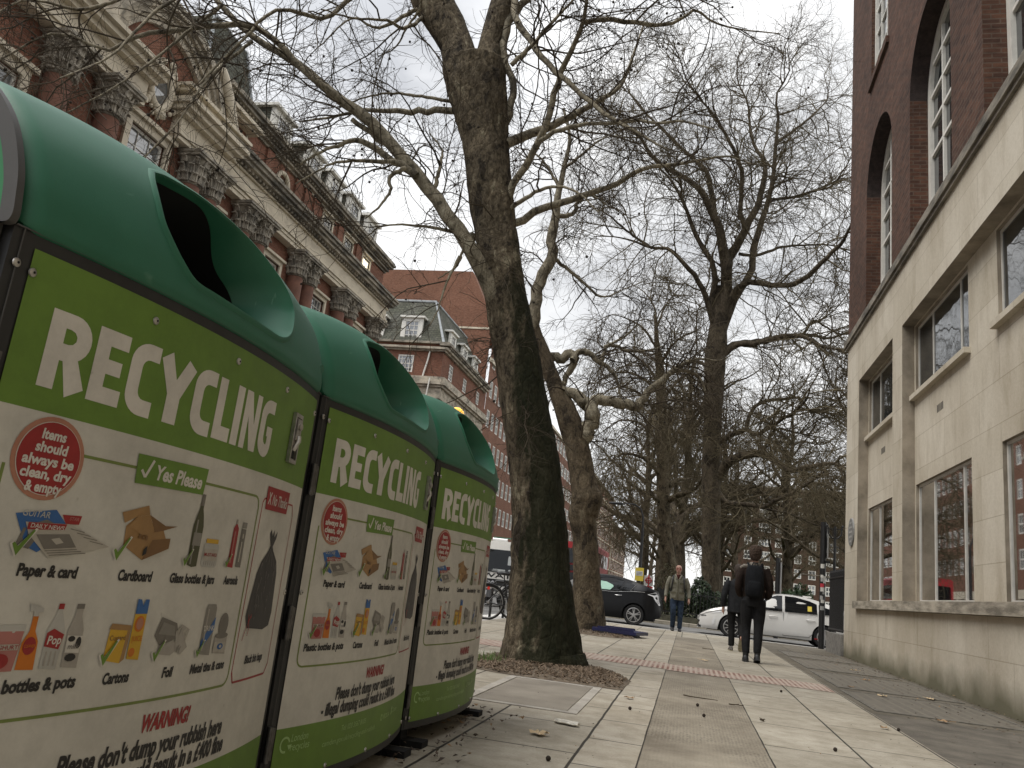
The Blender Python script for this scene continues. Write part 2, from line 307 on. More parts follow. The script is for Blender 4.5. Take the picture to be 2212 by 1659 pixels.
# red ribbed paving
def ribmat(name, ca, cb, ang=0.0):
    m = mat(name, ca, .85); T, N, Lk, b = _nodes(m)
    ge = nd(T, 'ShaderNodeNewGeometry'); mp = nd(T, 'ShaderNodeMapping'); mp.inputs['Rotation'].default_value = (0, 0, ang); Lk(ge.outputs['Position'], mp.inputs[0])
    wv = nd(T, 'ShaderNodeTexWave', {'Scale': 1 / .062 / 3.19 * 1.0, 'Distortion': .25, 'Detail': 2, 'Detail Scale': 3.0}, wave_type='BANDS', bands_direction='X', wave_profile='SIN'); Lk(mp.outputs[0], wv.inputs['Vector'])
    r = nd(T, 'ShaderNodeValToRGB'); r.color_ramp.elements[0].position = .32; r.color_ramp.elements[0].color = (*ca, 1); r.color_ramp.elements[1].position = .6; r.color_ramp.elements[1].color = (*cb, 1); Lk(wv.outputs['Fac'], r.inputs[0])
    n = nd(T, 'ShaderNodeTexNoise', {'Scale': 2.2, 'Detail': 8, 'Roughness': .7}); Lk(ge.outputs['Position'], n.inputs['Vector'])
    r2 = nd(T, 'ShaderNodeValToRGB'); r2.color_ramp.elements[0].position = .38; r2.color_ramp.elements[0].color = (0, 0, 0, 1); r2.color_ramp.elements[1].position = .66; Lk(n.outputs['Fac'], r2.inputs[0])
    mx = nd(T, 'ShaderNodeMix', data_type='RGBA'); Lk(r2.outputs[0], mx.inputs['Factor']); Lk(r.outputs[0], mx.inputs[6]); mx.inputs[7].default_value = (.40, .335, .28, 1); Lk(mx.outputs[2], b.inputs['Base Color'])
    bm = nd(T, 'ShaderNodeBump', {'Strength': .6, 'Distance': .006}); Lk(wv.outputs['Fac'], bm.inputs['Height']); Lk(bm.outputs[0], b.inputs['Normal'])
    return m
m_rib = ribmat('red ribbed paving', (.19, .088, .064), (.40, .31, .25))
m_grate = mat('cellar light panel', (.10, .095, .085), .7); T, N, Lk, b = _nodes(m_grate)
ge = nd(T, 'ShaderNodeNewGeometry'); mp_ = nd(T, 'ShaderNodeMapping'); mp_.inputs['Scale'].default_value = (7.5, 7.5, 1); Lk(ge.outputs['Position'], mp_.inputs[0])
v = nd(T, 'ShaderNodeTexVoronoi', {'Scale': 1.0, 'Randomness': 0.0}, distance='CHEBYCHEV'); Lk(mp_.outputs[0], v.inputs['Vector'])
r = nd(T, 'ShaderNodeValToRGB'); r.color_ramp.elements[0].position = .30; r.color_ramp.elements[0].color = (.075, .067, .054, 1); r.color_ramp.elements[1].position = .40; r.color_ramp.elements[1].color = (.165, .147, .115, 1); Lk(v.outputs['Distance'], r.inputs[0])
ng = nd(T, 'ShaderNodeTexNoise', {'Scale': 2.4, 'Detail': 8, 'Roughness': .7}); Lk(ge.outputs['Position'], ng.inputs['Vector'])
rg_ = nd(T, 'ShaderNodeValToRGB'); rg_.color_ramp.elements[0].position = .38; rg_.color_ramp.elements[1].position = .6; Lk(ng.outputs['Fac'], rg_.inputs[0])
mg = nd(T, 'ShaderNodeMix', data_type='RGBA'); Lk(rg_.outputs[0], mg.inputs['Factor']); Lk(r.outputs[0], mg.inputs[6]); mg.inputs[7].default_value = (.135, .12, .095, 1); Lk(mg.outputs[2], b.inputs['Base Color'])

KY = 23.6      # kerb of the side street
KX = -4.2      # kerb of the main road
def structure(o): return tag(o, kind='structure')
g = MB(); g.box(-900, 900, -60, 1500, -1.2, -.62); structure(g.build('ground', m_base))
pv = MB()
def strip(x0, x1, y0, y1, m):
    pv.add([(x0, y0, 0), (x1, y0, 0), (x1, y1, 0), (x0, y1, 0)], [(0, 1, 2, 3)], m)
strip(KX + .3, -.52, -8, KY - .28, 0); strip(-.52, -.2, -8, KY - .28, 1); strip(-.2, .52, 19.9, KY - .28, 2); strip(.52, 1.74, -8, KY - .28, 2)
strip(1.74, 3.42, 8.75, KY - .28, 3); strip(3.42, 12, 20.2, KY - .28, 3)
structure(pv.build('pavement', [m_slabA, m_slabB, m_slabC, m_dark]))
a = MB(); a.box(-.2, .52, -8, 19.9, -.3, -.002); structure(a.build('asphalt_strip', m_strip))
a = MB(); a.box(1.74, 3.42, -8, 8.75, -.3, -.001); structure(a.build('asphalt_path', m_tar))
k = MB()
def kerbrun(x0, x1, y0, y1, along, L_=.9):
    n = max(1, int((x1 - x0 if along == 'x' else y1 - y0) / L_))
    for i in range(n):
        if along == 'x':
            s = (x1 - x0) / n; k.box(x0 + i * s + .004, x0 + (i + 1) * s - .004, y0, y1, -.6, .002)
        else:
            s = (y1 - y0) / n; k.box(x0, x1, y0 + i * s + .004, y0 + (i + 1) * s - .004, -.6, .002)
kerbrun(KX, KX + .3, -8, KY, 'y'); kerbrun(KX + .3, 30, KY - .28, KY, 'x')
structure(k.build('kerb', m_kerb))
rd = MB()
rd.add([(KX, -40, -.12), (KX, 31.6, -.12), (-9.4, 31.6, -.42), (-9.4, -40, -.42), (-18.5, -40, -.45), (-18.5, 700, -.45), (-9.4, 700, -.42), (KX, 700, -.2)],
       [(0, 1, 2, 3), (3, 2, 6, 5, 4), (1, 7, 6, 2)])
rd.add([(KX, KY, -.125), (60, KY, -.125), (60, 31.6, -.125), (KX, 31.6, -.125)], [(0, 1, 2, 3)])
structure(rd.build('road', m_road))
fp = MB(); fp.box(-22.2, -18.5, -40, 320, -.6, -.32); structure(fp.build('far_pavement', m_kerb))
pk = MB(); pk.box(KX + .6, 80, 31.6, 32.45, -.6, .0); structure(pk.build('park_pavement', m_slabA))
lw = MB(); lw.add([(KX + .6, 32.45, .03), (200, 32.45, .03), (200, 300, .25), (KX + .6, 300, .25)], [(0, 1, 2, 3)]); structure(lw.build('park_lawn', m_grass))
m_white = mat('road paint', (.62, .61, .58), .8, var=.2, scale=7)
ln = MB()
for i in range(9):
    y = 12 + i * 6.0; zl = -.42 + .006
    ln.add([(-9.5, y, zl + .0), (-9.5, y + 3, zl), (-9.62, y + 3, zl), (-9.62, y, zl)], [(0, 1, 2, 3)])
for i in range(4):
    x = -5.0 - i * 1.1; z0 = -.12 + (KX - x) * -.3 / 5.2 + .006; z1 = -.12 + (KX - x + .5) * -.3 / 5.2 + .006
    ln.add([(x, 21.5, z0), (x - .5, 21.5, z1), (x - .5, 24.5, z1), (x, 24.5, z0)], [(0, 1, 2, 3)])
structure(ln.build('road_markings', m_white))
# ribbed band across the pavement, in two runs
t = MB()
for (xa, xb, ya, yb, sk) in ((-3.4, -.2, 10.62, 11.6, -.04), (-.2, 1.7, 10.5, 11.45, -.06)):
    t.add([(xa, ya, .004), (xb, ya + sk, .004), (xb, yb + sk, .004), (xa, yb, .004)], [(0, 1, 2, 3)])
structure(t.build('tactile_paving', m_rib))
for i, (x0, x1, y0, y1) in enumerate([(1.82, 3.25, 8.95, 10.9), (1.86, 3.28, 11.25, 13.75), (1.9, 3.25, 14.3, 16.8), (1.95, 3.2, 17.3, 19.3)]):
    q = MB(); q.box(x0 + .04, x1 - .04, y0 + .04, y1 - .04, -.02, .006, 0)
    for (a0, a1, b0, b1) in ((x0, x1, y0, y0 + .04), (x0, x1, y1 - .04, y1), (x0, x0 + .04, y0 + .04, y1 - .04), (x1 - .04, x1, y0 + .04, y1 - .04)): q.box(a0, a1, b0, b1, -.02, .010, 1)
    o = q.build('cellar_grating', [m_grate, mat('dirty iron edging', (.13, .12, .10), .8, var=.4, scale=9)])
    tag(o, ['worn cellar light panel nearest the camera beside the stone wall', 'second cellar light panel along the foot of the stone wall', 'third cellar light panel along the stone wall, before the corner', 'farthest cellar light panel, by the corner of the stone building'][i], 'grating', 'cellar light panels in the pavement')
m_conc = mat('concrete surround', (.34, .315, .275), .85, var=.2, scale=6, bump=.3, bscale=90)
m_infill = mat('asphalt infill', (.19, .168, .137), .9, col2=(.27, .243, .20), scale=2.5, bump=.5, bscale=140)
cv = empty('access_cover', (-1.08, 6.8, 0), 'large square recessed access cover filled with grey asphalt in front of the leaning tree', 'access cover')
q = MB(); X0, X1, Y0, Y1 = -1.52, -.69, 5.93, 7.68
for (a0, a1, b0, b1) in ((X0, X1, Y0, Y0 + .07), (X0, X1, Y1 - .07, Y1), (X0, X0 + .07, Y0 + .07, Y1 - .07), (X1 - .07, X1, Y0 + .07, Y1 - .07)): q.box(a0, a1, b0, b1, -.02, .006)
q.build('frame', m_conc, cv).matrix_parent_inverse = Matrix.Translation((1.08, -6.8, 0))
q = MB(); q.box(X0 + .08, X1 - .08, Y0 + .08, Y1 - .08, -.02, .004); q.build('infill', m_infill, cv).matrix_parent_inverse = Matrix.Translation((1.08, -6.8, 0))
# ------------------------------------------------------------------ stone and brick building on the right
m_stone = mat('portland stone', (.56, .495, .385), .85, spec=.25); T, N, Lk, b = _nodes(m_stone)
ge = nd(T, 'ShaderNodeNewGeometry')
def noise_mul(T, Lk, ge, src, scale, stretch, c0, p0, p1, fac, detail=7):
    mp = nd(T, 'ShaderNodeMapping'); mp.inputs['Scale'].default_value = stretch; Lk(ge.outputs['Position'], mp.inputs[0])
    n = nd(T, 'ShaderNodeTexNoise', {'Scale': scale, 'Detail': detail, 'Roughness': .62}); Lk(mp.outputs[0], n.inputs['Vector'])
    r = nd(T, 'ShaderNodeValToRGB'); r.color_ramp.elements[0].position = p0; r.color_ramp.elements[1].position = p1
    r.color_ramp.elements[0].color = (*c0, 1); r.color_ramp.elements[1].color = (1, 1, 1, 1); Lk(n.outputs['Fac'], r.inputs[0])
    mx = nd(T, 'ShaderNodeMix', data_type='RGBA', blend_type='MULTIPLY'); mx.inputs['Factor'].default_value = fac
    Lk(src, mx.inputs[6]); Lk(r.outputs[0], mx.inputs[7]); return mx.outputs[2]
sp = nd(T, 'ShaderNodeSeparateXYZ'); Lk(ge.outputs['Position'], sp.inputs[0]); co = nd(T, 'ShaderNodeCombineXYZ'); Lk(sp.outputs[1], co.inputs[0]); Lk(sp.outputs[2], co.inputs[1])
br = nd(T, 'ShaderNodeTexBrick', {'Color1': (.55, .50, .405, 1), 'Color2': (.62, .57, .475, 1), 'Mortar': (.44, .39, .31, 1), 'Scale': 1.0, 'Mortar Size': .007, 'Mortar Smooth': .4, 'Brick Width': 1.55, 'Row Height': .56}); Lk(co.outputs[0], br.inputs['Vector'])
s = noise_mul(T, Lk, ge, br.outputs['Color'], .55, (1, 1, .55), (.66, .62, .56), .36, .58, .6)
s = noise_mul(T, Lk, ge, s, 2.6, (1, 1, .35), (.62, .58, .51), .30, .50, .5)
s = noise_mul(T, Lk, ge, s, 30, (1, 1, 1), (.86, .85, .82), .3, .6, .8)
# grime rising from the pavement
gr = nd(T, 'ShaderNodeMapRange', {'From Min': 0.0, 'From Max': .32, 'To Min': .0, 'To Max': 1.0}); gn = nd(T, 'ShaderNodeTexNoise', {'Scale': 1.4, 'Detail': 6}); Lk(ge.outputs['Position'], gn.inputs['Vector'])
gs = nd(T, 'ShaderNodeMath', operation='MULTIPLY_ADD'); gs.inputs[1].default_value = -.55; Lk(gn.outputs['Fac'], gs.inputs[0]); Lk(sp.outputs[2], gs.inputs[2])
ga = nd(T, 'ShaderNodeMath', operation='ADD'); ga.inputs[1].default_value = .22; Lk(gs.outputs[0], ga.inputs[0]); Lk(ga.outputs[0], gr.inputs['Value'])
mx = nd(T, 'ShaderNodeMix', data_type='RGBA'); Lk(gr.outputs[0], mx.inputs['Factor']); mx.inputs[6].default_value = (.16, .15, .10, 1); Lk(s, mx.inputs[7]); Lk(mx.outputs[2], b.inputs['Base Color'])
bm = nd(T, 'ShaderNodeBump', {'Strength': .3, 'Distance': .006}); n5 = nd(T, 'ShaderNodeTexNoise', {'Scale': 45.0, 'Detail': 5}); Lk(ge.outputs['Position'], n5.inputs['Vector']); Lk(n5.outputs['Fac'], bm.inputs['Height']); Lk(bm.outputs[0], b.inputs['Normal'])
m_ledge = mat('weathered stone ledge', (.075, .068, .055), .9, col2=(.27, .24, .19), scale=4, stretch=(1, .5, 2), bump=.3)
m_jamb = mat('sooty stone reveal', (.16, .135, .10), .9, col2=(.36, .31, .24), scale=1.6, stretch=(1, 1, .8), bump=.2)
m_rbrick = brickmat('dark red brick', (.128, .062, .040), (.068, .037, .027), (.12, .085, .066), ms=.010, stain=(.6, .6, .6), stain_amt=.7)
m_wframe = mat('white window paint', (.68, .66, .60), .5, var=.08, scale=8)
m_gframe = mat('grey white metal frame', (.60, .58, .53), .5, var=.1, scale=6)
m_glass = glassmat('window glass'); m_see = seeglass('clear window glass')
RX = 3.42
B = empty('office_building', (RX, 20, 0), 'stone fronted building with dark red brick upper floors and tall arched windows', 'building')
def inb(o): o.parent = B; o.matrix_parent_inverse = Matrix.Translation((-RX, -20, 0)); return o
rm = lambda u, v, d: (RX + d, u, v)
REC = ((15.58, 18.7), (2.6, 14.87)); ZT = 5.94
LW = [(15.9, 18.62), (11.97, 14.80), (8.0, 10.83), (4.1, 6.9)]
w = MB()
w.fbox(rm, -10, 18.66, 0, 1.04, -.003, .3, 0)                       # plinth
w.fbox(rm, 18.66, 20.1, 0, 1.2, 0, .3, 0)
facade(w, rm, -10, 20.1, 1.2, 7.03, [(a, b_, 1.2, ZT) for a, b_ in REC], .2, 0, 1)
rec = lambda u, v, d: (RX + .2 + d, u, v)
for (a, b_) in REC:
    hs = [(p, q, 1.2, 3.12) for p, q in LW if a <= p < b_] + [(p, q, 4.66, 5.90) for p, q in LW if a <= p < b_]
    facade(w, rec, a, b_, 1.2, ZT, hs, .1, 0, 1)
w.box(RX + .3, RX + 9, 20.0, 20.1, 0, 7.03, 0)
w.box(RX + .31, RX + 9, -10, -9.9, 0, 26, 0); w.box(RX + 8.9, RX + 9, -9.9, 20, 0, 26, 0); w.box(RX + .4, RX + 8.9, -9.9, 20, 25.6, 26, 0)
inb(w.build('stone_wall', [m_stone, m_jamb]))
l = MB(); l.fbox(rm, -10, 18.72, 1.045, 1.195, -.08, .25); inb(l.build('sill_course', mat('stained sill stone', (.17, .15, .115), .9, col2=(.47, .42, .335), scale=3.5, stretch=(1, .6, 3), bump=.3)))
l = MB()
l.fbox(rm, -10, 20.18, 7.035, 7.10, -.05, .3); l.fbox(rm, -10, 20.22, 7.103, 7.25, -.085, .3)
inb(l.build('string_course', m_ledge))
# brick storeys with round-headed openings
AC = [16.87, 13.10, 9.33, 5.56, 1.79, -1.98, -5.75]; AR = 1.2; SP = 10.05; ZB = 7.25
outer = [(-10, ZB)]
for c in AC[::-1]:
    outer += [(c - AR, ZB), (c - AR, SP)] + [(c - AR * math.cos(a), SP + AR * math.sin(a)) for a in np.linspace(0, math.pi, 25)[1:-1]] + [(c + AR, SP), (c + AR, ZB)]
outer += [(20.06, ZB), (20.06, 26), (-10, 26)]
UP = [[(c - .82, 12.68), (c + .82, 12.68), (c + .82, 16.4), (c - .82, 16.4)] for c in AC] + [[(c - .82, 18.9), (c + .82, 18.9), (c + .82, 21.8), (c - .82, 21.8)] for c in AC]
bw = MB(); bw.poly([outer] + UP, rm, .0, 0)
def reveal(mb, pts, d, m, close=False):
    n = len(pts); vs = [rm(*p, 0) for p in pts] + [rm(*p, d) for p in pts]
    mb.add(vs, [(i, (i + 1) % n, n + (i + 1) % n, n + i) for i in range(n if close else n - 1)], m)
arch = lambda c, r, zb: [(c - r, zb)] + [(c - r * math.cos(a), SP + r * math.sin(a)) for a in np.linspace(0, math.pi, 25)] + [(c + r, zb)]
for c in AC:
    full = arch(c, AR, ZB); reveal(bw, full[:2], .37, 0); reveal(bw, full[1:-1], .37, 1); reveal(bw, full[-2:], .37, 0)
for q in UP: reveal(bw, q, .14, 0, True)
bw.box(RX + .01, RX + 8.9, 20.0, 20.06, ZB, 26, 0)
inb(bw.build('brick_wall', [m_rbrick, mat('dark arch brick', (.030, .020, .017), .95, var=.4, scale=9, bump=.3)]))  # arch soffits coloured darker than the jambs
def inwin(o):
    o.parent = B; o.matrix_parent_inverse = Matrix.Translation((-RX, -20, 0)); return o
for c in AC:
    f = MB(); d0, d1 = .30, .38
    o_, i_ = arch(c, AR - .005, ZB), arch(c, AR - .14, ZB + .14)
    n = len(o_)
    for dd in (d0, d1):
        f.add([rm(*p, dd) for p in o_] + [rm(*p, dd) for p in i_], [(i, (i + 1), n + i + 1, n + i) for i in range(n - 1)] + [(n - 1, 0, n, 2 * n - 1)])
    f.add([rm(*p, d0) for p in i_] + [rm(*p, d1) for p in i_], [(i, (i + 1) % n, n + (i + 1) % n, n + i) for i in range(n)])
    for u in (-.36, .36): f.fbox(rm, c + u - .03, c + u + .03, ZB + .14, SP + .95, .315, .375)
    for z in (8.0, 8.85, 9.45, 10.02, 10.6): f.fbox(rm, c - AR + .15 + max(0, z - SP) * .22, c + AR - .15 - max(0, z - SP) * .22, z - .03, z + .03, .32, .37)
    fo = inb(f.build('arched_window', m_wframe)); g = MB(); g.poly([arch(c, AR - .13, ZB + .12)], rm, .365); g.build('pane', m_glass, fo)
for q in UP:
    o = inb(window(rm, q[0][0] + .005, q[1][0] - .005, q[0][1] + .005, q[2][1] - .005, .13, 3, 6, None, m_wframe, m_glass, fr=.11, bar=.04))
    s_ = MB(); s_.fbox(rm, q[0][0] - .1, q[1][0] + .1, q[0][1] - .16, q[0][1] - .003, -.06, .1); x = s_.build('sill', m_rbrick, o)
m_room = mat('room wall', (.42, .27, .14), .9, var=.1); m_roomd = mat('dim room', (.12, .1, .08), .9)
for i, (a, b_) in enumerate(LW):
    for (z0, z1, low) in ((1.2, 3.12, True), (4.66, 5.90, False)):
        f = MB(); d0, d1 = .045, .075; fr = .045
        P = lambda u0, u1, v0, v1: f.fbox(rec, u0, u1, v0, v1, d0, d1)
        P(a + .005, a + fr, z0 + .005, z1 - .005); P(b_ - fr, b_ - .005, z0 + .005, z1 - .005); P(a + fr, b_ - fr, z0 + .005, z0 + fr); P(a + fr, b_ - fr, z1 - fr, z1 - .005)
        for t in (.17, .68): c = a + (b_ - a) * t; P(c - .022, c + .022, z0 + fr, z1 - fr)
        o = inb(f.build('window', m_gframe)); p = MB(); p.add([rec(a + .03, z0 + .03, .06), rec(b_ - .03, z0 + .03, .06), rec(b_ - .03, z1 - .03, .06), rec(a + .03, z1 - .03, .06)], [(0, 1, 2, 3)])
        p.build('pane', m_see if low else m_glass, o)
        if not low:
            s_ = MB(); s_.fbox(rec, a - .06, b_ + .06, z0 - .085, z0 - .003, -.09, .04); s_.build('sill', m_stone, o)
            v_ = MB()
            for j in range(5): v_.fbox(rec, (a + b_) / 2 + (j - 2) * .07 - .02, (a + b_) / 2 + (j - 2) * .07 + .02, 4.08, 4.2, -.002, .02)
            inb(v_.build('air_brick', mat('air brick dark', (.03, .028, .025))))
        else:
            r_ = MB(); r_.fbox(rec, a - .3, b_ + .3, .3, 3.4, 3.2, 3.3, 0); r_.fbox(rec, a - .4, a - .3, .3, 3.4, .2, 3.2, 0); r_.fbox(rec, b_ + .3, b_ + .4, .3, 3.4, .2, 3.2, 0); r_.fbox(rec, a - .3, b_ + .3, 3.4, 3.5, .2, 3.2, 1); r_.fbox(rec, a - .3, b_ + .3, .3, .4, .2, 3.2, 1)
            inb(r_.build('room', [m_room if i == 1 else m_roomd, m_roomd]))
m_lampsh = mat('lit lamp shade', (.9, .6, .2), .6, emit=(1.0, .62, .18), es=5.0)
pl = MB(); pl.lathe([(.03, .2), (.22, .02), (.24, 0)], (4.0, 13.4, 2.28), 16); pl.tube([(4.0, 13.4, 2.48), (4.0, 13.4, 3.39)], .01, 5)
tag(pl.build('pendant_lamp', m_lampsh), 'small glowing amber pendant lamp hanging behind the ground floor window', 'lamp')
m_plq = mat('grey plaque', (.21, .21, .20), .6, var=.15, scale=12, bump=.5, bscale=30); m_plqt = mat('plaque letters', (.36, .355, .34), .6)
pq = MB(); pq.lathe([(.0001, -.03), (.3, -.03), (.31, -.015), (.31, 0)], (RX, 19.3, 2.66), 32, 0, 'x')
for j in range(5):
    ww = [.22, .32, .36, .3, .18][j]; pq.box(RX - .034, RX - .029, 19.3 - ww / 2, 19.3 + ww / 2, 2.86 - j * .1 - .02, 2.86 - j * .1 + .02, 1)
inb(pq.build('plaque', [m_plq, m_plqt], smooth=30))
# ------------------------------------------------------------------ terrace of buildings across the road
m_lbrick = brickmat('orange red brick', (.255, .102, .062), (.195, .074, .046), (.22, .16, .125), stain=(.5, .48, .46), stain_amt=.65)
m_lbrick2 = brickmat('brown red brick', (.26, .112, .068), (.21, .088, .054), (.21, .155, .12), stain=(.6, .58, .55), stain_amt=.5)
m_cream = mat('cream stone dressing', (.60, .53, .41), .85, col2=(.40, .35, .27), scale=1.1, stretch=(1, 1, 1.6), lo=.45, hi=.75, bump=.2)
m_soot = mat('blackened stone cornice', (.10, .092, .076), .9, col2=(.42, .37, .29), scale=1.3, stretch=(1, .6, 2.2), lo=.4, hi=.68, bump=.4, bscale=8)
m_grim = mat('grimy cream stone', (.19, .17, .135), .9, col2=(.50, .44, .345), scale=1.2, stretch=(1, 1, 1.8), lo=.36, hi=.62, bump=.3, bscale=8)
m_slate = brickmat('roof slates', (.105, .108, .092), (.155, .155, .13), (.05, .053, .05), bw=.3, bh=.2, ms=.02, stain=(.55, .6, .45), stain_amt=.6, bump=.5)
m_lead = mat('roof lead', (.30, .32, .33), .6, var=.2, scale=3)
m_oglass = glassmat('sky lit window glass', (.10, .105, .11), ior=2.3)
m_litg = mat('lit window', (.8, .7, .5), .5, emit=(1, .88, .66), es=2.6)
LX = -22.0
def grp(name, loc, label, cat='building', group=None):
    e_ = empty(name, loc, label, cat, group); inv = Matrix.Translation((-loc[0], -loc[1], -loc[2]))
    def put(o, top=None): o.parent = e_; o.matrix_parent_inverse = inv.copy(); return o
    return e_, put
def moulding(mb, mp, u0, u1, prof, m=0):
    """stepped horizontal moulding: prof = (v0, v1, projection)"""
    for (v0, v1, p) in prof: mb.fbox(mp, u0 - p * .6, u1 + p * .6, v0, v1 - .004, -p, .3, m)
def dentils(mb, mp, u0, u1, v0, v1, p, step, m=0):
    n = int((u1 - u0) / step)
    for i in range(n):
        u = u0 + (i + .25) * step; mb.fbox(mp, u, u + step * .5, v0, v1, -p, .05, m)
def capital(seed=1):
    """Corinthian capital, base at z = 0, 1.35 high"""
    rr = random.Random(seed); c = MB(); c.lathe([(.42, 0), (.47, .04), (.44, .09), (.45, .5), (.55, .95), (.66, 1.12)], k=18)
    for row, (z0, h_, r0, n, sz) in enumerate(((.08, .46, .47, 9, .17), (.42, .50, .49, 9, .18), (.84, .34, .60, 8, .15))):
        for i in range(n):
            a = 2 * math.pi * (i + .5 * (row % 2)) / n; ca, sa = math.cos(a), math.sin(a)
            for q in (-1, 0, 1):
                pts = []
                for t in np.linspace(0, 1, 6):
                    r = r0 + .03 + (.18 * t ** 3 if t < .85 else .2) + .02 * rr.random(); z = z0 + h_ * (t if t < .85 else .85 - (t - .85) * 1.4)
                    w_ = q * sz * .62 * (1 - .35 * t); pts.append((r * ca - w_ * sa, r * sa + w_ * ca, z))
                c.tube(pts, [.06, .065, .06, .055, .05, .03], 5)
    for a in range(4):
        an = math.pi / 4 + a * math.pi / 2; cx, cy = .72 * math.cos(an), .72 * math.sin(an)
        sp_ = [(cx * (1 - .0 * t) + .13 * math.cos(t * 9) * (1 - t) * math.cos(an), cy + .13 * math.cos(t * 9) * (1 - t) * math.sin(an), 1.0 + .13 * math.sin(t * 9) * (1 - t)) for t in np.linspace(0, .9, 14)]
        c.tube(sp_, .05, 5)
    c.box(-.72, .72, -.72, .72, 1.14, 1.24); c.box(-.78, .78, -.78, .78, 1.244, 1.36)
    return c

# ---- the long red building with the giant order
E1, p1 = grp('terrace_building', (LX, 30, -.3), 'ornate red brick building with cream entablature, columns and slate roof across the road', 'building')
mp = lambda u, v, d: (LX - d, u, v)
Y0, Y1 = -14.0, 50.6
ATW = [(y - .62, y + .62, 19.0, 20.35) for y in (31.2, 41.3, 44.4, 47.4)] + [(35.2, 36.1, 19.05, 19.95)]
GW = [(y - .8, y + .8, 12.4, 15.5) for y in (30.2, 36.1, 41.7, 47.4)] + [(y - .8, y + .8, 7.4, 10.8) for y in (30.2, 36.1, 41.7, 47.4)]
wl = MB()
facade(wl, mp, 29.2, Y1, -.4, 16.86, GW, .25, 0)
facade(wl, mp, 29.2, Y1, 18.86, 20.72, ATW, .2, 0)
wl.box(LX - 14, LX - .3, Y1 - .1, Y1, -.4, 20.9, 0); wl.box(LX - 14, LX - 13.9, Y0, Y1, -.4, 20.9, 0); wl.box(LX - 13.9, LX - .31, 29.3, Y1 - .11, 20.3, 20.9, 0)
for y in (34.1, 37.3, 38.4, 39.6, 43.0, 45.9): wl.fbox(mp, y - .35, y + .35, 18.9, 20.7, -.12, .05, 0)
p1(wl.build('brick_wall', m_lbrick))
en = MB()
moulding(en, mp, 29.0, Y1, [(16.75, 16.95, .5), (16.954, 17.12, .56), (17.124, 17.26, .64), (17.264, 18.0, .5), (18.004, 18.1, .62)])
p1(en.build('entablature', m_cream))
co_ = MB(); dentils(co_, mp, 29.0, Y1, 18.1, 18.24, .78, .34); moulding(co_, mp, 29.0, Y1, [(18.244, 18.42, .95), (18.424, 18.6, 1.1), (18.604, 18.72, 1.22), (18.724, 18.86, 1.1)])
p1(co_.build('cornice', m_soot))
uc = MB(); moulding(uc, mp, 29.6, Y1, [(20.62, 20.76, .12), (20.764, 20.9, .3)]); dentils(uc, mp, 29.6, Y1, 20.9, 21.0, .42, .3); moulding(uc, mp, 29.6, Y1, [(21.004, 21.16, .55), (21.164, 21.32, .68), (21.324, 21.46, .6)])
p1(uc.build('upper_cornice', m_soot))
rf = MB()
def mansard(mb, x0, x1, y0, y1, z0, z1, inset, m=0):
    i = inset
    mb.add([(x0, y0, z0), (x1, y0, z0), (x1, y1, z0), (x0, y1, z0), (x0 + i, y0 + i, z1), (x1 - i, y0 + i, z1), (x1 - i, y1 - i, z1), (x0 + i, y1 - i, z1)],
           [(0, 1, 5, 4), (1, 2, 6, 5), (2, 3, 7, 6), (3, 0, 4, 7), (4, 5, 6, 7)], m)
mansard(rf, LX - 13.8, LX - .25, 31.6, Y1, 21.3, 23.6, 5.5)
R1 = p1(rf.build('roof', m_slate))
def dormer(y, z0, h_, w_, depth, parent, put, x=LX, lit=False, ny=4):
    d = MB(); m2 = lambda u, v, dd: (x - dd, u, v)
    d.box(x - depth, x - .06, y - w_, y + w_, z0, z0 + h_, 1)
    d.fbox(m2, y - w_ - .04, y - w_ + .3, z0, z0 + h_, -.02, .2, 0); d.fbox(m2, y + w_ - .3, y + w_ + .04, z0, z0 + h_, -.02, .2, 0)
    d.fbox(m2, y - w_ + .3, y + w_ - .3, z0 + h_ - .22, z0 + h_, -.02, .2, 0); d.fbox(m2, y - w_ + .3, y + w_ - .3, z0, z0 + .12, -.02, .2, 0)
    d.box(x - depth, x + .22, y - w_ - .22, y + w_ + .22, z0 + h_ + .002, z0 + h_ + .16, 0); d.box(x - depth, x + .1, y - w_ - .1, y + w_ + .1, z0 + h_ + .164, z0 + h_ + .24, 2)
    o = put(d.build('dormer', [m_wframe, m_slate, m_lead]))
    window(m2, y - w_ + .31, y + w_ - .31, z0 + .13, z0 + h_ - .23, .0, 3, ny, o, m_wframe, m_litg if lit else m_oglass, pane=False)
    return o
for y in (34.2, 38.0, 41.0, 43.9, 46.9): dormer(y + .6, 21.3, 1.72, .92, 3.6, R1, p1)
for i, w_ in enumerate(ATW):
    m2 = lambda u, v, d: (LX - d, u, v)
    p1(window(m2, w_[0] + .004, w_[1] - .004, w_[2] + .004, w_[3] - .004, .12, 3, 4, None, m_wframe, m_litg if i == 3 else m_oglass, fr=.09))
for w_ in GW: p1(window(mp, w_[0] + .004, w_[1] - .004, w_[2] + .004, w_[3] - .004, .18, 4, 6, None, m_wframe, m_oglass, fr=.1))
def surround(u0, u1, v0, v1, t, p, mp=mp):
    s_ = MB(); s_.fbox(mp, u0 - t, u0, v0 - t, v1 + t, -p, .05); s_.fbox(mp, u1, u1 + t, v0 - t, v1 + t, -p, .05); s_.fbox(mp, u0, u1, v1, v1 + t, -p, .05); s_.fbox(mp, u0, u1, v0 - t, v0, -p, .05)
    s_.fbox(mp, u0 - t * 1.5, u1 + t * 1.5, v1 + t + .003, v1 + t * 1.6, -p - .15, .05); return s_
for w_ in GW[:4]: p1(surround(*w_, .22, .1).build('window_surround', m_cream))
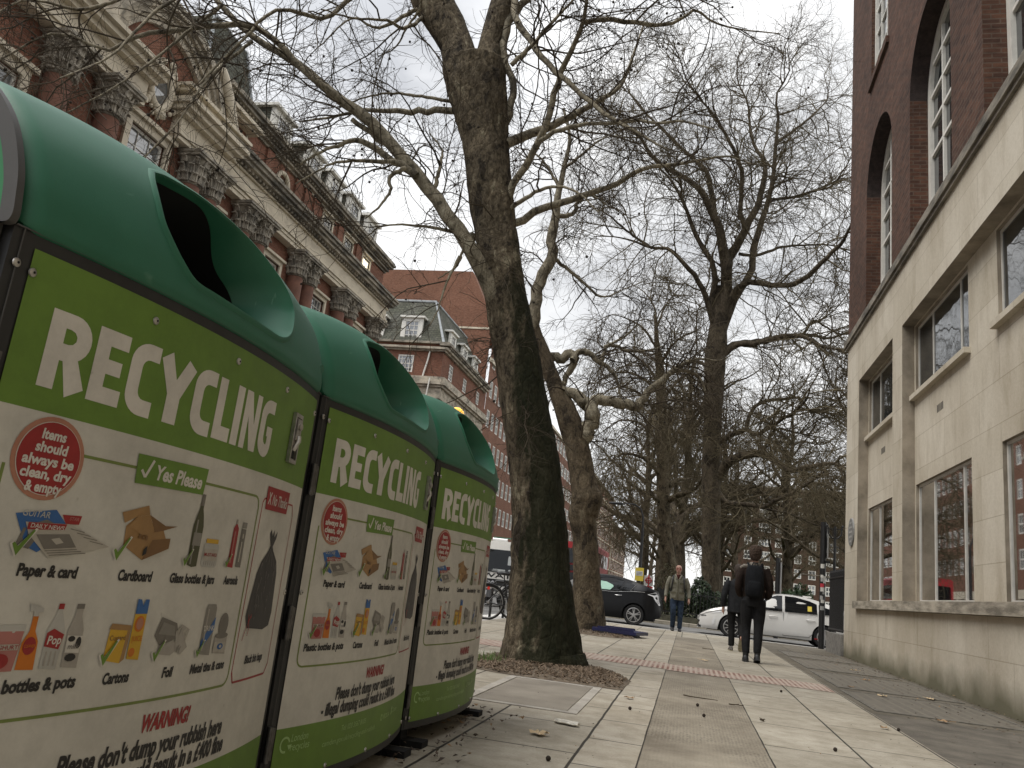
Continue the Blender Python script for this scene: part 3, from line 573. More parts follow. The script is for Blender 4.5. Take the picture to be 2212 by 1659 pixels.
for w_ in ATW[:4]: p1(surround(*w_, .14, .06).build('window_surround', m_cream))
# oval window surround
ov = MB(); ov.tube([(LX + .08, 35.65 + .62 * math.cos(a), 19.5 + .68 * math.sin(a)) for a in np.linspace(0, 2 * math.pi, 28)], .12, 8, cap=False); p1(ov.build('oval_surround', m_cream, smooth=60))
capm = capital(3).mesh('capital', mat('weathered capital stone', (.15, .135, .11), .9, col2=(.42, .375, .30), scale=2.2, bump=.4, bscale=20), 50); shaft = MB(); shaft.lathe([(.47, 6.2), (.52, 6.2), (.5, 7.0), (.43, 15.36)], k=22); shm = shaft.mesh('column', mat('stained column shaft', (.13, .062, .042), .85, col2=(.20, .092, .06), scale=2.5), 50)
def column(y, x=LX + .32, put=p1, dz=0.0):
    o = bpy.data.objects.new('column', shm); COL.objects.link(o); put(o); o.location = (x, y, dz)
    c = bpy.data.objects.new('capital', capm); COL.objects.link(c); c.parent = o; c.location = (0, 0, 15.37)
for y in (32.5, 33.95, 38.2, 39.6, 43.9, 45.3, 49.4): column(y)
# ---- projecting end pavilion with arch and oculus
PX = LX + .45
pm = lambda u, v, d: (PX - d, u, v)
pw = MB(); PWN = [(23.95, 26.05, 13.2, 16.1), (17.0, 19.0, 11.5, 14.6), (10.5, 12.5, 11.5, 14.6)]
facade(pw, pm, Y0, 29.2, -.4, 21.4, PWN, .25, 0); pw.box(PX - 1.2, PX - .01, 29.1, 29.2, -.4, 21.4, 0)
pw.box(LX - .2, PX - .3, 29.21, 31.6, 18.9, 20.4, 0)
p1(pw.build('pavilion_wall', m_lbrick))
for w_ in PWN: p1(window(pm, w_[0] + .004, w_[1] - .004, w_[2] + .004, w_[3] - .004, .15, 3, 4, None, m_wframe, m_oglass, fr=.12)); p1(surround(*w_, .3, .12, pm).build('window_surround', m_cream))
pe = MB()
for (a, b_) in ((Y0, 23.6), (26.4, 29.3)):
    moulding(pe, pm, a, b_, [(16.62, 16.8, .5), (16.804, 17.0, .58), (17.004, 17.6, .48), (17.604, 17.8, .75), (17.804, 18.02, 1.0), (18.024, 18.2, 1.2), (18.204, 18.4, .9)])
moulding(pe, pm, 26.2, 30.0, [(18.6, 18.74, .7), (18.744, 18.9, .9)])
p1(pe.build('pavilion_entablature', m_cream))
def arcbar(mb, yc, zc, r0, r1, x0, x1, a0, a1, n=26, m=0):
    R = []
    for a in np.linspace(a0, a1, n):
        c_, s_ = math.cos(a), math.sin(a); R.append([(x0, yc - r0 * c_, zc + r0 * s_), (x1, yc - r0 * c_, zc + r0 * s_), (x1, yc - r1 * c_, zc + r1 * s_), (x0, yc - r1 * c_, zc + r1 * s_)])
    mb.rings(R, m)
ar = MB()
for (r0, r1, pj) in ((2.9, 3.2, .2), (3.204, 3.45, .32), (3.454, 3.62, .46), (3.624, 3.95, .6)): arcbar(ar, 25.0, 17.55, r0, r1, PX - .3, PX + pj, .12, math.pi - .1)
p1(ar.build('arched_pediment', m_grim, smooth=35))
tp = MB(); arcbar(tp, 25.0, 17.55, 3.95, 4.3, PX - 1.2, PX + .3, .0, math.pi, m=0); p1(tp.build('parapet', m_cream, smooth=35))
oc = MB(); oc.tube([(PX + .1, 25.0 + .62 * math.cos(a), 18.1 + .8 * math.sin(a)) for a in np.linspace(0, 2 * math.pi, 32)], .17, 8, cap=False)
rr = random.Random(5)
for i in range(26):
    a = rr.uniform(0, 2 * math.pi); oc.ball((PX + .16, 25 + (.85 + .2 * rr.random()) * math.cos(a), 18.1 + (1.0 + .25 * rr.random()) * math.sin(a)), rr.uniform(.09, .2), 7)
og = MB(); og.add([(PX + .05, 25 + .62 * math.cos(a), 18.1 + .8 * math.sin(a)) for a in np.linspace(0, 2 * math.pi, 24)[:-1]], [tuple(range(23))])
oo = p1(oc.build('oculus', m_cream, smooth=60)); og.build('pane', m_oglass, oo)
for y in (8.0, 10.2, 15.2, 20.1, 22.5, 27.6, 28.9): column(y, PX + .32, dz=-.16)
# scroll brackets beside the arch
sc_ = MB()
sc_.tube([(PX + .5, 27.6 + 2.0 * t, 20.9 - 2.2 * t ** 1.6) for t in np.linspace(0, 1, 12)], .26, 8); sc_.tube([(PX + .2, 27.2 + 2.0 * t, 20.4 - 2.2 * t ** 1.6) for t in np.linspace(0, 1, 12)], .22, 8)
p1(sc_.build('scroll_bracket', m_cream, smooth=60))
rf = MB(); mansard(rf, LX - 9, PX - .1, 27.6, 31.9, 20.45, 24.2, .75); mansard(rf, LX - 10, PX - .3, Y0, 24.5, 21.4, 24.6, 1.2); p1(rf.build('pavilion_roof', m_slate))
ld = MB(); ld.tube([(PX - .1, 27.6, 20.45), (PX - .85, 28.35, 24.2), (PX - .85, 31.15, 24.2), (PX - .1, 31.9, 20.45)], .09, 6); p1(ld.build('lead_roll', m_lead))
st = MB(); moulding(st, pm, 29.3, 31.8, [(20.1, 20.24, .2), (20.244, 20.42, .4)]); p1(st.build('pavilion_cornice', m_cream))

# ---- second building: mansard with dormers, seen on its corner
E2, p2 = grp('mansard_building', (LX, 66, -.3), 'red brick building with slate mansard roof and white dormers, standing on its own corner', 'building')
fm = lambda u, v, d: (LX - d, u, v); sm = lambda u, v, d: (u, 66 + d, v)
FW = [(68.2, 69.5, 17.55, 19.0), (73.0, 74.3, 17.7, 19.0), (78.2, 79.4, 17.7, 19.0)]; SW = [(-26.1, -24.65, 17.5, 19.05), (-30.6, -29.2, 17.5, 19.05), (-35, -33.6, 17.5, 19.05)]
SW2 = [(a, b_, 9.5, 12.6) for a, b_, _, _ in SW]
w2 = MB(); facade(w2, fm, 66, 81.93, -.4, 20.3, FW + [(a, b_, 9.5, 12.6) for a, b_, _, _ in FW], .2); facade(w2, sm, -42, LX, -.4, 20.3, SW + SW2, .2)
p2(w2.build('brick_wall', m_lbrick))
for q in FW: p2(window(fm, q[0] + .004, q[1] - .004, q[2] + .004, q[3] - .004, .1, 3, 4, None, m_wframe, m_oglass, fr=.1, bar=.045))
for q in SW: p2(window(sm, q[0] + .004, q[1] - .004, q[2] + .004, q[3] - .004, .06, 4, 4, None, m_wframe, m_oglass, fr=.12, bar=.05)); 
tr = MB()
for mpx, a, b_ in ((fm, 65.9, 81.0), (sm, -42, LX - .01)):
    moulding(tr, mpx, a, b_, [(19.45, 19.6, .22), (19.604, 19.8, .45)])
    moulding(tr, mpx, a, b_, [(14.3, 15.2, .12), (15.2, 15.4, .3), (15.404, 16.2, .2), (16.204, 16.4, .42), (16.404, 16.65, .62), (16.654, 17.1, .5)])
p2(tr.build('cornice', m_grim))
bk = MB(); dentils(bk, fm, 66, 81, 19.8, 19.95, .6, .5); moulding(bk, fm, 66, 81, [(19.954, 20.12, .7), (20.124, 20.3, .55)]); moulding(bk, sm, -42, LX, [(20.13, 20.3, .35)]); p2(bk.build('gutter', m_soot))
dp = MB(); dp.tube([(-23.6, 65.9, 17.1), (-23.3, 65.85, 18.6), (-23.2, 65.85, 19.4)], .08, 6); dp.tube([(-22.9, 65.3, 14.4), (-22.7, 65.3, 16.9)], .06, 6); p2(dp.build('downpipe', m_wframe))
rf = MB(); mansard(rf, -42, LX - .15, 66.15, 81, 20.3, 24.75, 1.9); R2 = p2(rf.build('roof', m_slate))
ld = MB(); ld.tube([(LX - .15, 66.15, 20.33), (LX - 2.05, 68.05, 24.78), (-40.1, 68.05, 24.8)], .13, 6); ld.tube([(LX - 2.05, 68.05, 24.78), (LX - 2.05, 79.1, 24.8)], .13, 6); p2(ld.build('lead_roll', m_lead))
for y in (69.4, 73.6, 77.8): dormer(y, 20.35, 1.75, .85, 1.9, R2, p2, LX - .35)
def sdormer(x, lit):
    d = MB(); m2 = lambda u, v, dd: (u, 66.4 + dd, v); w_ = .95; z0, h_ = 20.45, 2.15
    d.box(x - w_, x + w_, 66.46, 68.6, z0, z0 + h_, 1)
    for a, b_, c, e_ in ((x - w_ - .04, x - w_ + .3, z0, z0 + h_), (x + w_ - .3, x + w_ + .04, z0, z0 + h_), (x - w_ + .3, x + w_ - .3, z0 + h_ - .25, z0 + h_), (x - w_ + .3, x + w_ - .3, z0, z0 + .12)): d.fbox(m2, a, b_, c, e_, -.03, .2, 0)
    d.box(x - w_ - .22, x + w_ + .22, 66.15, 68.6, z0 + h_ + .002, z0 + h_ + .18, 0)
    o = p2(d.build('dormer', [m_wframe, m_slate])); window(m2, x - w_ + .31, x + w_ - .31, z0 + .13, z0 + h_ - .26, .02, 3, 4, o, m_wframe, m_litg if lit else m_oglass, bar=.05, pane=False)
sdormer(-25.4, False); sdormer(-29.0, True)

# ---- tall office block behind
E3, p3 = grp('office_block', (LX, 82, -.3), 'tall plain red brick office block with a blank side wall and rows of windows', 'office block')
w3 = MB(); Z3 = [5.9 + i * 3.2 for i in range(7)]
HW = [(y, y + 1.25, z + .9, z + 2.75) for z in Z3 for y in [83.2 + 2.15 * k for k in range(13)]]
facade(w3, mp, 82, 112, 5.0, 28.4, HW, .22)
w3.box(LX - 16, LX - .3, 81.95, 82.05, -.4, 29.6, 0)
w3.add([(LX - 16, 82, 29.6), (LX - 1.2, 82, 29.6), (LX - 3.2, 82, 33.4), (LX - 16, 82, 33.4), (LX - 16, 112, 29.6), (LX - 1.2, 112, 29.6), (LX - 3.2, 112, 33.4), (LX - 16, 112, 33.4)], [(0, 1, 2, 3), (1, 5, 6, 2), (3, 2, 6, 7)], 0)
w3.add([(LX - .3, 82, 28.4), (LX - 1.2, 82, 29.6), (LX - 1.2, 112, 29.6), (LX - .3, 112, 28.4)], [(0, 1, 2, 3)], 0)
p3(w3.build('brick_wall', m_lbrick2))
bd = MB(); bd.fbox(mp, 82, 112, -.4, 1.0, -.05, .2); 
for k in range(11): bd.fbox(mp, 82 + k * 2.9, 82.8 + k * 2.9, 1.0, 4.2, -.05, .2)
bd.fbox(mp, 82, 112, 4.2, 5.0, -.08, .2)
p3(bd.build('ground_floor_front', m_cream)); b2_ = MB(); b2_.fbox(mp, 81.9, 112, 23.2, 23.6, -.15, .2); p3(b2_.build('stone_band', m_cream)); b2_ = MB(); b2_.box(LX - 5.2, LX, 81.88, 82.0, 26.75, 26.95); p3(b2_.build('stone_band', m_cream))
sg = MB(); sg.fbox(mp, 82.1, 111.9, .9, 4.25, .3, .35); p3(sg.build('shopfront', m_glass))
for q in HW: p3(window(mp, q[0] + .004, q[1] - .004, q[2] + .004, q[3] - .004, .08, 2, 2, None, m_wframe, m_oglass, fr=.13, bar=.08, pane=False))
# ---- farther blocks down the street
E4, p4 = grp('office_block', (LX, 112, -.3), 'long brick office range with ribbons of white windows, glimpsed between the two leaning trunks', 'office block')
w4 = MB(); HW = [(113 + k * 3.35, 115.5 + k * 3.35, z + 1.0, z + 2.9) for z in [4.6 + i * 3.3 for i in range(6)] for k in range(14)]
facade(w4, mp, 112, 160, -.4, 24.2, HW, .15); w4.box(LX - 14, LX - .2, 112, 160, 23.9, 24.2); w4.box(LX - 14, LX - .2, 159.9, 160, -.4, 24); p4(w4.build('brick_wall', m_lbrick))
for q in HW: p4(window(mp, q[0], q[1], q[2], q[3], .06, 3, 2, None, m_wframe, m_oglass, fr=.12, bar=.09, pane=False))
ct = MB(); ct.fbox(mp, 112, 160, 24.2, 24.6, -.3, .3); p4(ct.build('cornice', m_cream))
for (ya, yb, zt, nm, lb, seed) in ((162, 236, 25.4, 'mansion_block', 'long pale brick range with dense window grid receding down the street', 4), (238, 292, 19.4, 'mansion_block', 'lower brown brick block at the far end of the street', 9)):
    E5, p5 = grp(nm, (LX, ya, -.3), lb, 'building')
    w5 = MB(); n = int((yb - ya) / 3.1); nz_ = int((zt - 4) / 3.3)
    HW = [(ya + .6 + k * 3.1, ya + 2.4 + k * 3.1, 3.8 + i * 3.3, 6.0 + i * 3.3) for i in range(nz_) for k in range(n)]
    facade(w5, mp, ya, yb, -.4, zt, HW, .2, 0); w5.box(LX - 14, LX - .25, ya, ya + .1, -.4, zt); w5.box(LX - 14, LX - .25, yb - .1, yb, -.4, zt)
    p5(w5.build('brick_wall', m_lbrick2))
    b5 = MB()
    for i in range(nz_ + 1): b5.fbox(mp, ya, yb, 3.0 + i * 3.3, 3.35 + i * 3.3, -.12, .2)
    b5.fbox(mp, ya, yb, zt, zt + .5, -.4, .3)
    for k in range(0, n, 3): b5.fbox(mp, ya + k * 3.1, ya + .35 + k * 3.1, -.4, zt - .02, -.1, .2)
    p5(b5.build('stone_trim', m_cream))
    ws = MB()
    for q in HW:
        for c in (q[0], (q[0] + q[1]) / 2 - .06, q[1] - .12): ws.fbox(mp, c, c + .12, q[2], q[3], .05, .12, 0)
        for z in (q[2], (q[2] + q[3]) / 2, q[3] - .12): ws.fbox(mp, q[0] + .12, q[1] - .12, z, z + .12, .055, .115, 0)
        ws.add([mp(q[0], q[2], .1), mp(q[1], q[2], .1), mp(q[1], q[3], .1), mp(q[0], q[3], .1)], [(0, 1, 2, 3)], 1)
    tag(p5(ws.build('windows', [m_wframe, m_oglass])), kind='stuff')
    mansard_ = MB(); mansard(mansard_, LX - 14, LX - .4, ya, yb, zt + .5, zt + 3.2, 2); p5(mansard_.build('roof', m_slate))
# ---- brown apartment block beyond the park
E6, p6 = grp('apartment_block', (25, 170, 0), 'wide dark brown brick apartment block with white windows behind the park trees', 'apartment block')
m_abrick = brickmat('dark brown brick', (.115, .062, .042), (.09, .05, .036), (.09, .07, .055), stain_amt=.4, bump=0)
am = lambda u, v, d: (u, 170 + d, v)
rows = [1.6 + i * 2.75 for i in range(8)]; colsx = [6.6 + k * 3.15 + (.5 if k % 3 == 1 else 0) for k in range(12)]
HW = [(x, x + (2.3 if k % 4 == 2 else 1.35), z, z + 1.75) for z in rows for k, x in enumerate(colsx)]
w6 = MB(); facade(w6, am, 4.6, 58, -.2, 24.0, HW, .15); w6.box(4.6, 4.7, 170.2, 184, -.2, 24.0); w6.box(4.8, 58, 170.3, 184, 23.7, 24.0); p6(w6.build('brick_wall', m_abrick))
m_curt = mat('net curtains behind glass', (.22, .21, .19), .5, spec=.6); r6_ = random.Random(12)
for q in HW: p6(window(am, q[0], q[1], q[2], q[3], .05, 4 if q[1] - q[0] > 2 else 2, 2, None, m_wframe, r6_.choice([m_glass, m_glass, m_glass, m_oglass, m_curt]), fr=.16, bar=.12, pane=False))
b6 = MB(); b6.fbox(am, 4.4, 58, 24.0, 24.4, -.3, .4)
for z in (8.0, 18.9): b6.fbox(am, 4.5, 58, z, z + .18, -.06, .1)
p6(b6.build('parapet_band', mat('weathered band', (.22, .19, .16), .9)))
# ------------------------------------------------------------------ recycling bins
BL = 1.38                                          # length of one bin along the kerb
bulge = lambda t: .085 * (1 - ((t - .69) / .69) ** 2)
arcp = lambda t, z, d=0: (.005 + bulge(t) + d, t, z)   # local: x out towards the pavement, y along, z up
def plastic(name, col):
    m = mat(name, col, .42, spec=.5); T, N, Lk, b = _nodes(m)
    ge = nd(T, 'ShaderNodeNewGeometry')
    n = nd(T, 'ShaderNodeTexNoise', {'Scale': 3.5, 'Detail': 8, 'Roughness': .7}); Lk(ge.outputs['Position'], n.inputs['Vector'])
    r = nd(T, 'ShaderNodeValToRGB'); r.color_ramp.elements[0].position = .35; r.color_ramp.elements[1].position = .75
    r.color_ramp.elements[0].color = (*col, 1); r.color_ramp.elements[1].color = (*[min(1, c * 1.15 + .012) for c in col], 1); Lk(n.outputs['Fac'], r.inputs[0])
    # faint scuffs
    mp = nd(T, 'ShaderNodeMapping'); mp.inputs['Rotation'].default_value = (.4, .9, .3); mp.inputs['Scale'].default_value = (40, 1.3, 9); Lk(ge.outputs['Position'], mp.inputs[0])
    n2 = nd(T, 'ShaderNodeTexNoise', {'Scale': 2.0, 'Detail': 2}); Lk(mp.outputs[0], n2.inputs['Vector'])
    r2 = nd(T, 'ShaderNodeValToRGB'); r2.color_ramp.elements[0].position = .71; r2.color_ramp.elements[1].position = .78; r2.color_ramp.elements[0].color = (0, 0, 0, 1); r2.color_ramp.elements[1].color = (.22, .22, .22, 1); Lk(n2.outputs['Fac'], r2.inputs[0])
    mx = nd(T, 'ShaderNodeMix', data_type='RGBA'); Lk(r2.outputs[0], mx.inputs['Factor']); Lk(r.outputs[0], mx.inputs[6]); mx.inputs[7].default_value = (.25, .42, .33, 1); Lk(mx.outputs[2], b.inputs['Base Color'])
    r3 = nd(T, 'ShaderNodeMapRange', {'To Min': .42, 'To Max': .62}); Lk(n.outputs['Fac'], r3.inputs[0]); Lk(r3.outputs[0], b.inputs['Roughness'])
    n3 = nd(T, 'ShaderNodeTexNoise', {'Scale': 260.0, 'Detail': 3}); Lk(ge.outputs['Position'], n3.inputs['Vector'])
    bm = nd(T, 'ShaderNodeBump', {'Strength': .12, 'Distance': .002}); Lk(n3.outputs['Fac'], bm.inputs['Height']); Lk(bm.outputs[0], b.inputs['Normal'])
    return m
m_hood = plastic('green moulded plastic', (.008, .105, .056))
m_dark = mat('black steel frame', (.012, .012, .012), .5, var=.3, scale=9)
m_void = mat('black body and mouth shade', (.003, .003, .003), .95)  # near-black; stands in for shade in the mouth, also colours the body
m_steel = mat('brushed steel', (.42, .40, .37), .38, var=.2, scale=30, metal=.9)
m_rim = mat('grey rubber rim', (.055, .053, .05), .55, var=.15, scale=5)
m_infg = mat('green end panel', (.012, .16, .05), .4, var=.1)
PINK = [  # printed colours of the label
    ('label white', (.56, .54, .49)), ('label green', (.125, .225, .030)), ('label letter white', (.62, .59, .54)), ('label red', (.30, .022, .022)), ('label salmon', (.42, .19, .125)),
    ('label black', (.02, .018, .016)), ('label card', (.33, .19, .075)), ('label card dark', (.20, .105, .04)), ('label blue', (.035, .12, .33)), ('label paper', (.42, .39, .34)), ('label grey', (.17, .155, .135)),
    ('label orange', (.55, .16, .012)), ('label yellow', (.60, .36, .03)), ('label bottle', (.07, .07, .03)), ('label bag', (.035, .032, .031)), ('label clear', (.44, .43, .40)), ('label metal', (.24, .225, .2)), ('label pale green', (.34, .50, .2)), ('label bag shine', (.16, .15, .14)), ('label pinkish', (.40, .16, .14)), ('label foil', (.36, .335, .3)), ('label olive line', (.17, .22, .055))]
def labelmat(n, c):
    m = mat(n, c, .5, spec=.4); T, N, Lk, b = _nodes(m)
    ge = nd(T, 'ShaderNodeNewGeometry'); nn = nd(T, 'ShaderNodeTexNoise', {'Scale': 6.0, 'Detail': 9, 'Roughness': .75}); Lk(ge.outputs['Position'], nn.inputs['Vector'])
    r = nd(T, 'ShaderNodeValToRGB'); r.color_ramp.elements[0].position = .28; r.color_ramp.elements[1].position = .6; r.color_ramp.elements[0].color = (*[x * .74 for x in c], 1); r.color_ramp.elements[1].color = (*c, 1); Lk(nn.outputs['Fac'], r.inputs[0])
    v = nd(T, 'ShaderNodeTexNoise', {'Scale': 28.0, 'Detail': 2}); Lk(ge.outputs['Position'], v.inputs['Vector'])
    r2 = nd(T, 'ShaderNodeValToRGB'); r2.color_ramp.elements[0].position = .74; r2.color_ramp.elements[1].position = .82; r2.color_ramp.elements[0].color = (1, 1, 1, 1); r2.color_ramp.elements[1].color = (.5, .48, .44, 1); Lk(v.outputs['Fac'], r2.inputs[0])
    mx = nd(T, 'ShaderNodeMix', data_type='RGBA', blend_type='MULTIPLY'); mx.inputs['Factor'].default_value = .6; Lk(r.outputs[0], mx.inputs[6]); Lk(r2.outputs[0], mx.inputs[7]); Lk(mx.outputs[2], b.inputs['Base Color'])
    return m
PM = [labelmat(n, c) for n, c in PINK]
(WHT, GRN, LET, RED, SAL, BLK, CRD, CDK, BLU, PAP, GRY, ORA, YEL, BOT, BAG, CLR, MET, PGR, SHN, PNK, FOI, OLV) = range(len(PINK))
lb = MB()
def clipx(poly, x, keep_gt):
    o = []
    for i in range(len(poly)):
        a, b = poly[i], poly[(i + 1) % len(poly)]; ia = (a[0] >= x) if keep_gt else (a[0] <= x); ib = (b[0] >= x) if keep_gt else (b[0] <= x)
        if ia: o.append(a)
        if ia != ib: t = (x - a[0]) / (b[0] - a[0]); o.append((x, a[1] + t * (b[1] - a[1])))
    return o
def pr(poly, col, lay, st=.035):
    """print a filled outline on the curved sheet; lay = printing order"""
    xs = [p[0] for p in poly]; a, b = min(xs), max(xs); n = max(1, math.ceil((b - a) / st)); d = lay * .0007
    if n == 1: lb.poly([poly], arcp, d, col); return
    for i in range(n):
        q = clipx(clipx(poly, a + (b - a) * i / n, True), a + (b - a) * (i + 1) / n, False)
        if len(q) >= 3: lb.poly([q], arcp, d, col)
rect = lambda a, b, c, d: [(a, c), (b, c), (b, d), (a, d)]
def rrect(a, b, c, d, r, n=5):
    o = []
    for cx, cy, s in ((b - r, d - r, 0), (a + r, d - r, 1), (a + r, c + r, 2), (b - r, c + r, 3)):
        o += [(cx + r * math.cos(math.pi / 2 * (s + k / n)), cy + r * math.sin(math.pi / 2 * (s + k / n))) for k in range(n + 1)]
    return o
def line(pts, w, col, lay, closed=False):
    P = [np.array(p) for p in pts]; n = len(P)
    for i in range(n if closed else n - 1):
        a, b = P[i], P[(i + 1) % n]; d = b - a; L_ = np.linalg.norm(d)
        if L_ < 1e-6: continue
        d /= L_; q = np.array([-d[1], d[0]]) * w / 2; e_ = d * w * .0
        pr([tuple(a - e_ + q), tuple(a - e_ - q), tuple(b + e_ - q), tuple(b + e_ + q)], col, lay)
def ell(cx, cy, rx, ry, n=28): return [(cx + rx * math.cos(2 * math.pi * i / n), cy + ry * math.sin(2 * math.pi * i / n)) for i in range(n)]
_tc = {}
def textgeo(s, bold=.0, sp=1.0):
    key = (s, bold, sp)
    if key in _tc: return _tc[key]
    cu = bpy.data.curves.new('lettering', 'FONT'); cu.body = s; cu.offset = bold; cu.resolution_u = 3; cu.space_character = sp; cu.fill_mode = 'FRONT'; cu.dimensions = '2D'
    ob = bpy.data.objects.new('lettering', cu); COL.objects.link(ob); bpy.context.view_layer.update()
    me = bpy.data.meshes.new_from_object(ob.evaluated_get(bpy.context.evaluated_depsgraph_get()))
    V = [(v.co.x, v.co.y) for v in me.vertices]; F_ = [tuple(p.vertices) for p in me.polygons]
    bpy.data.objects.remove(ob); bpy.data.curves.remove(cu); bpy.data.meshes.remove(me); _tc[key] = (V, F_); return _tc[key]
def text(s, t0, t1, z, cap, col, lay, bold=.02, shear=.16, mb=None, mpf=None, sp=1.0):
    """lettering fitted between t0 and t1, baseline z, capital height cap"""
    V, F_ = textgeo(s, bold, sp); xs = [v[0] for v in V]; a, b = min(xs), max(xs); kx = (t1 - t0 - shear * cap) / (b - a); ky = cap / .73
    vs = [(mpf or arcp)(t0 + (x - a) * kx + shear * y * ky, z + y * ky, lay * .0007) for x, y in V]
    (mb or lb).add(vs, F_, col)
# background sheets
TL, TR = .046, 1.345
for a in np.linspace(TL, TR, 41)[:-1]:
    b_ = a + (TR - TL) / 40
    for (z0, z1, c) in ((.118, .281, GRN), (.281, 1.06, WHT), (1.06, 1.366, GRN)): lb.add([arcp(a, z0), arcp(b_, z0), arcp(b_, z1), arcp(a, z1)], [(0, 1, 2, 3)], c)
# big heading, drawn letter by letter
def A(cx, cy, rx, ry, a0, a1, n=8): return [(cx + rx * math.cos(math.radians(a)), cy + ry * math.sin(math.radians(a))) for a in np.linspace(a0, a1, n)]
def place(poly, x0, w, z0=1.108, h_=.16, sh=0.0): return [(x0 + p[0] * w + sh * p[1] * h_, z0 + p[1] * h_) for p in poly]
Rl = [(0, 0), (.34, 0), (.34, .38), (.42, .38), (.62, -.06), (1.0, .09), (.74, .44)] + A(.52, .70, .44, .30, -50, 90, 10) + [(0, 1)]
Rh = [(.34, .60), (.34, .80)] + A(.46, .70, .16, .10, 90, -90, 6)
El = [(0, 0), (1, 0), (1, .22), (.42, .22), (.42, .40), (.88, .40), (.88, .60), (.42, .60), (.42, .78), (1, .78), (1, 1), (0, 1)]
Cl = A(.62, .72, .62, .30, 90, 180, 8) + A(.62, .28, .62, .30, 180, 270, 8) + [(1, -.02), (1, .21)] + A(.66, .34, .24, .13, 270, 180, 5) + A(.66, .66, .24, .13, 180, 90, 5) + [(1, .79), (1, 1.02)]
Yl = [(.30, 0), (.66, 0), (.66, .40), (1.0, .90), (.74, 1.02), (.48, .66), (.26, 1.04), (0, .90), (.30, .42)]
Ll = [(0, 0), (1, 0), (1, .23), (.44, .23), (.44, 1), (0, 1)]
Il = [(0, 0), (1, 0), (1, 1), (0, 1)]
Nl = [(0, 0), (.30, 0), (.30, .56), (.62, 0), (1, 0), (1, 1), (.70, 1), (.70, .46), (.36, 1), (0, 1)]
Gl = A(.60, .72, .60, .30, 90, 180, 8) + A(.60, .28, .60, .30, 180, 270, 8) + A(.62, .24, .38, .26, 270, 360, 6) + [(1, .54), (.56, .54), (.56, .36), (.66, .36), (.66, .27)] + A(.62, .27, .04, .06, 0, -90, 3) + A(.60, .34, .23, .13, 270, 180, 5) + A(.60, .66, .23, .13, 180, 90, 5) + [(.98, .79), (.98, 1.02)]
for nm, L0, W0 in (('R', .113, .104), ('E', .226, .084), ('C', .322, .083), ('Y', .410, .126), ('C', .541, .085), ('L', .640, .078), ('I', .728, .035), ('N', .776, .092), ('G', .880, .084)):
    if nm == 'R': lb.poly([place(Rl, L0, W0), place(Rh, L0, W0)], arcp, .0007, LET)
    else: pr(place({'E': El, 'C': Cl, 'Y': Yl, 'L': Ll, 'I': Il, 'N': Nl, 'G': Gl}[nm], L0, W0), LET, 1, .2)
# frames
fg = .0065
line([(.255, .992), (.403, .992)], fg, OLV, 1); line([(.66, .992), (.935, .992)], fg, OLV, 1); line(A(.935, .962, .03, .03, 90, 0, 5), fg, OLV, 1); line([(.965, .962), (.965, .505)], fg, OLV, 1)
line(A(.935, .505, .03, .03, 0, -90, 5), fg, OLV, 1); line([(.935, .475), (.12, .475)], fg, OLV, 1); line(A(.12, .505, .03, .03, 270, 180, 5), fg, OLV, 1); line([(.09, .505), (.09, .95)], fg, OLV, 1)
line([(1.0, .992), (1.03, .995)], .005, RED, 1); line([(.99, .98), (.985, .505)], .004, RED, 1); line([(.985, .505), (1.0, .476), (1.25, .476), (1.275, .505)], .006, RED, 1); line([(1.275, .505), (1.275, .96)], .004, RED, 1); line([(1.275, .96), (1.255, .995), (1.2, .995)], .005, RED, 1); line([(.99, .98), (1.0, .992)], .005, RED, 1)
pr(ell(.178, .973, .080, .083, 40), SAL, 2); pr(ell(.178, .973, .0705, .0735, 40), LET, 3); pr(ell(.178, .973, .069, .072, 40), RED, 4)
for s, a, b_, z in (('Items', .150, .205, 1.010), ('should', .142, .214, .984), ('always be', .120, .236, .958), ('clean, dry', .122, .236, .932), ('& empty', .138, .220, .906)): text(s, a, b_, z, .0205, LET, 5, .035, .06)
pr([(.405, .958), (.655, .962), (.660, 1.028), (.400, 1.024)], GRN, 3); text('Yes Please', .46, .645, .975, .034, LET, 4, .03); line([(.418, .99), (.432, .975), (.452, 1.016)], .007, LET, 4)
pr([(1.012, .962), (1.200, .962), (1.204, 1.03), (1.008, 1.03)], RED, 3); text('No Thanks', 1.055, 1.192, .978, .034, LET, 4, .012); line([(1.024, .978), (1.044, 1.014)], .005, LET, 4); line([(1.028, 1.014), (1.042, .978)], .005, LET, 4)
def tick(x, z, s=1.0):
    pts = [(x, z + .022 * s), (x + .012 * s, z), (x + .042 * s, z + .05 * s), (x + .038 * s, z + .052 * s), (x + .012 * s, z + .018 * s), (x + .004 * s, z + .026 * s)]
    pr([(p[0] + (p[0] - x - .018 * s) * .25, p[1] + (p[1] - z - .025 * s) * .12) for p in pts], LET, 6); pr(pts, GRN, 7)
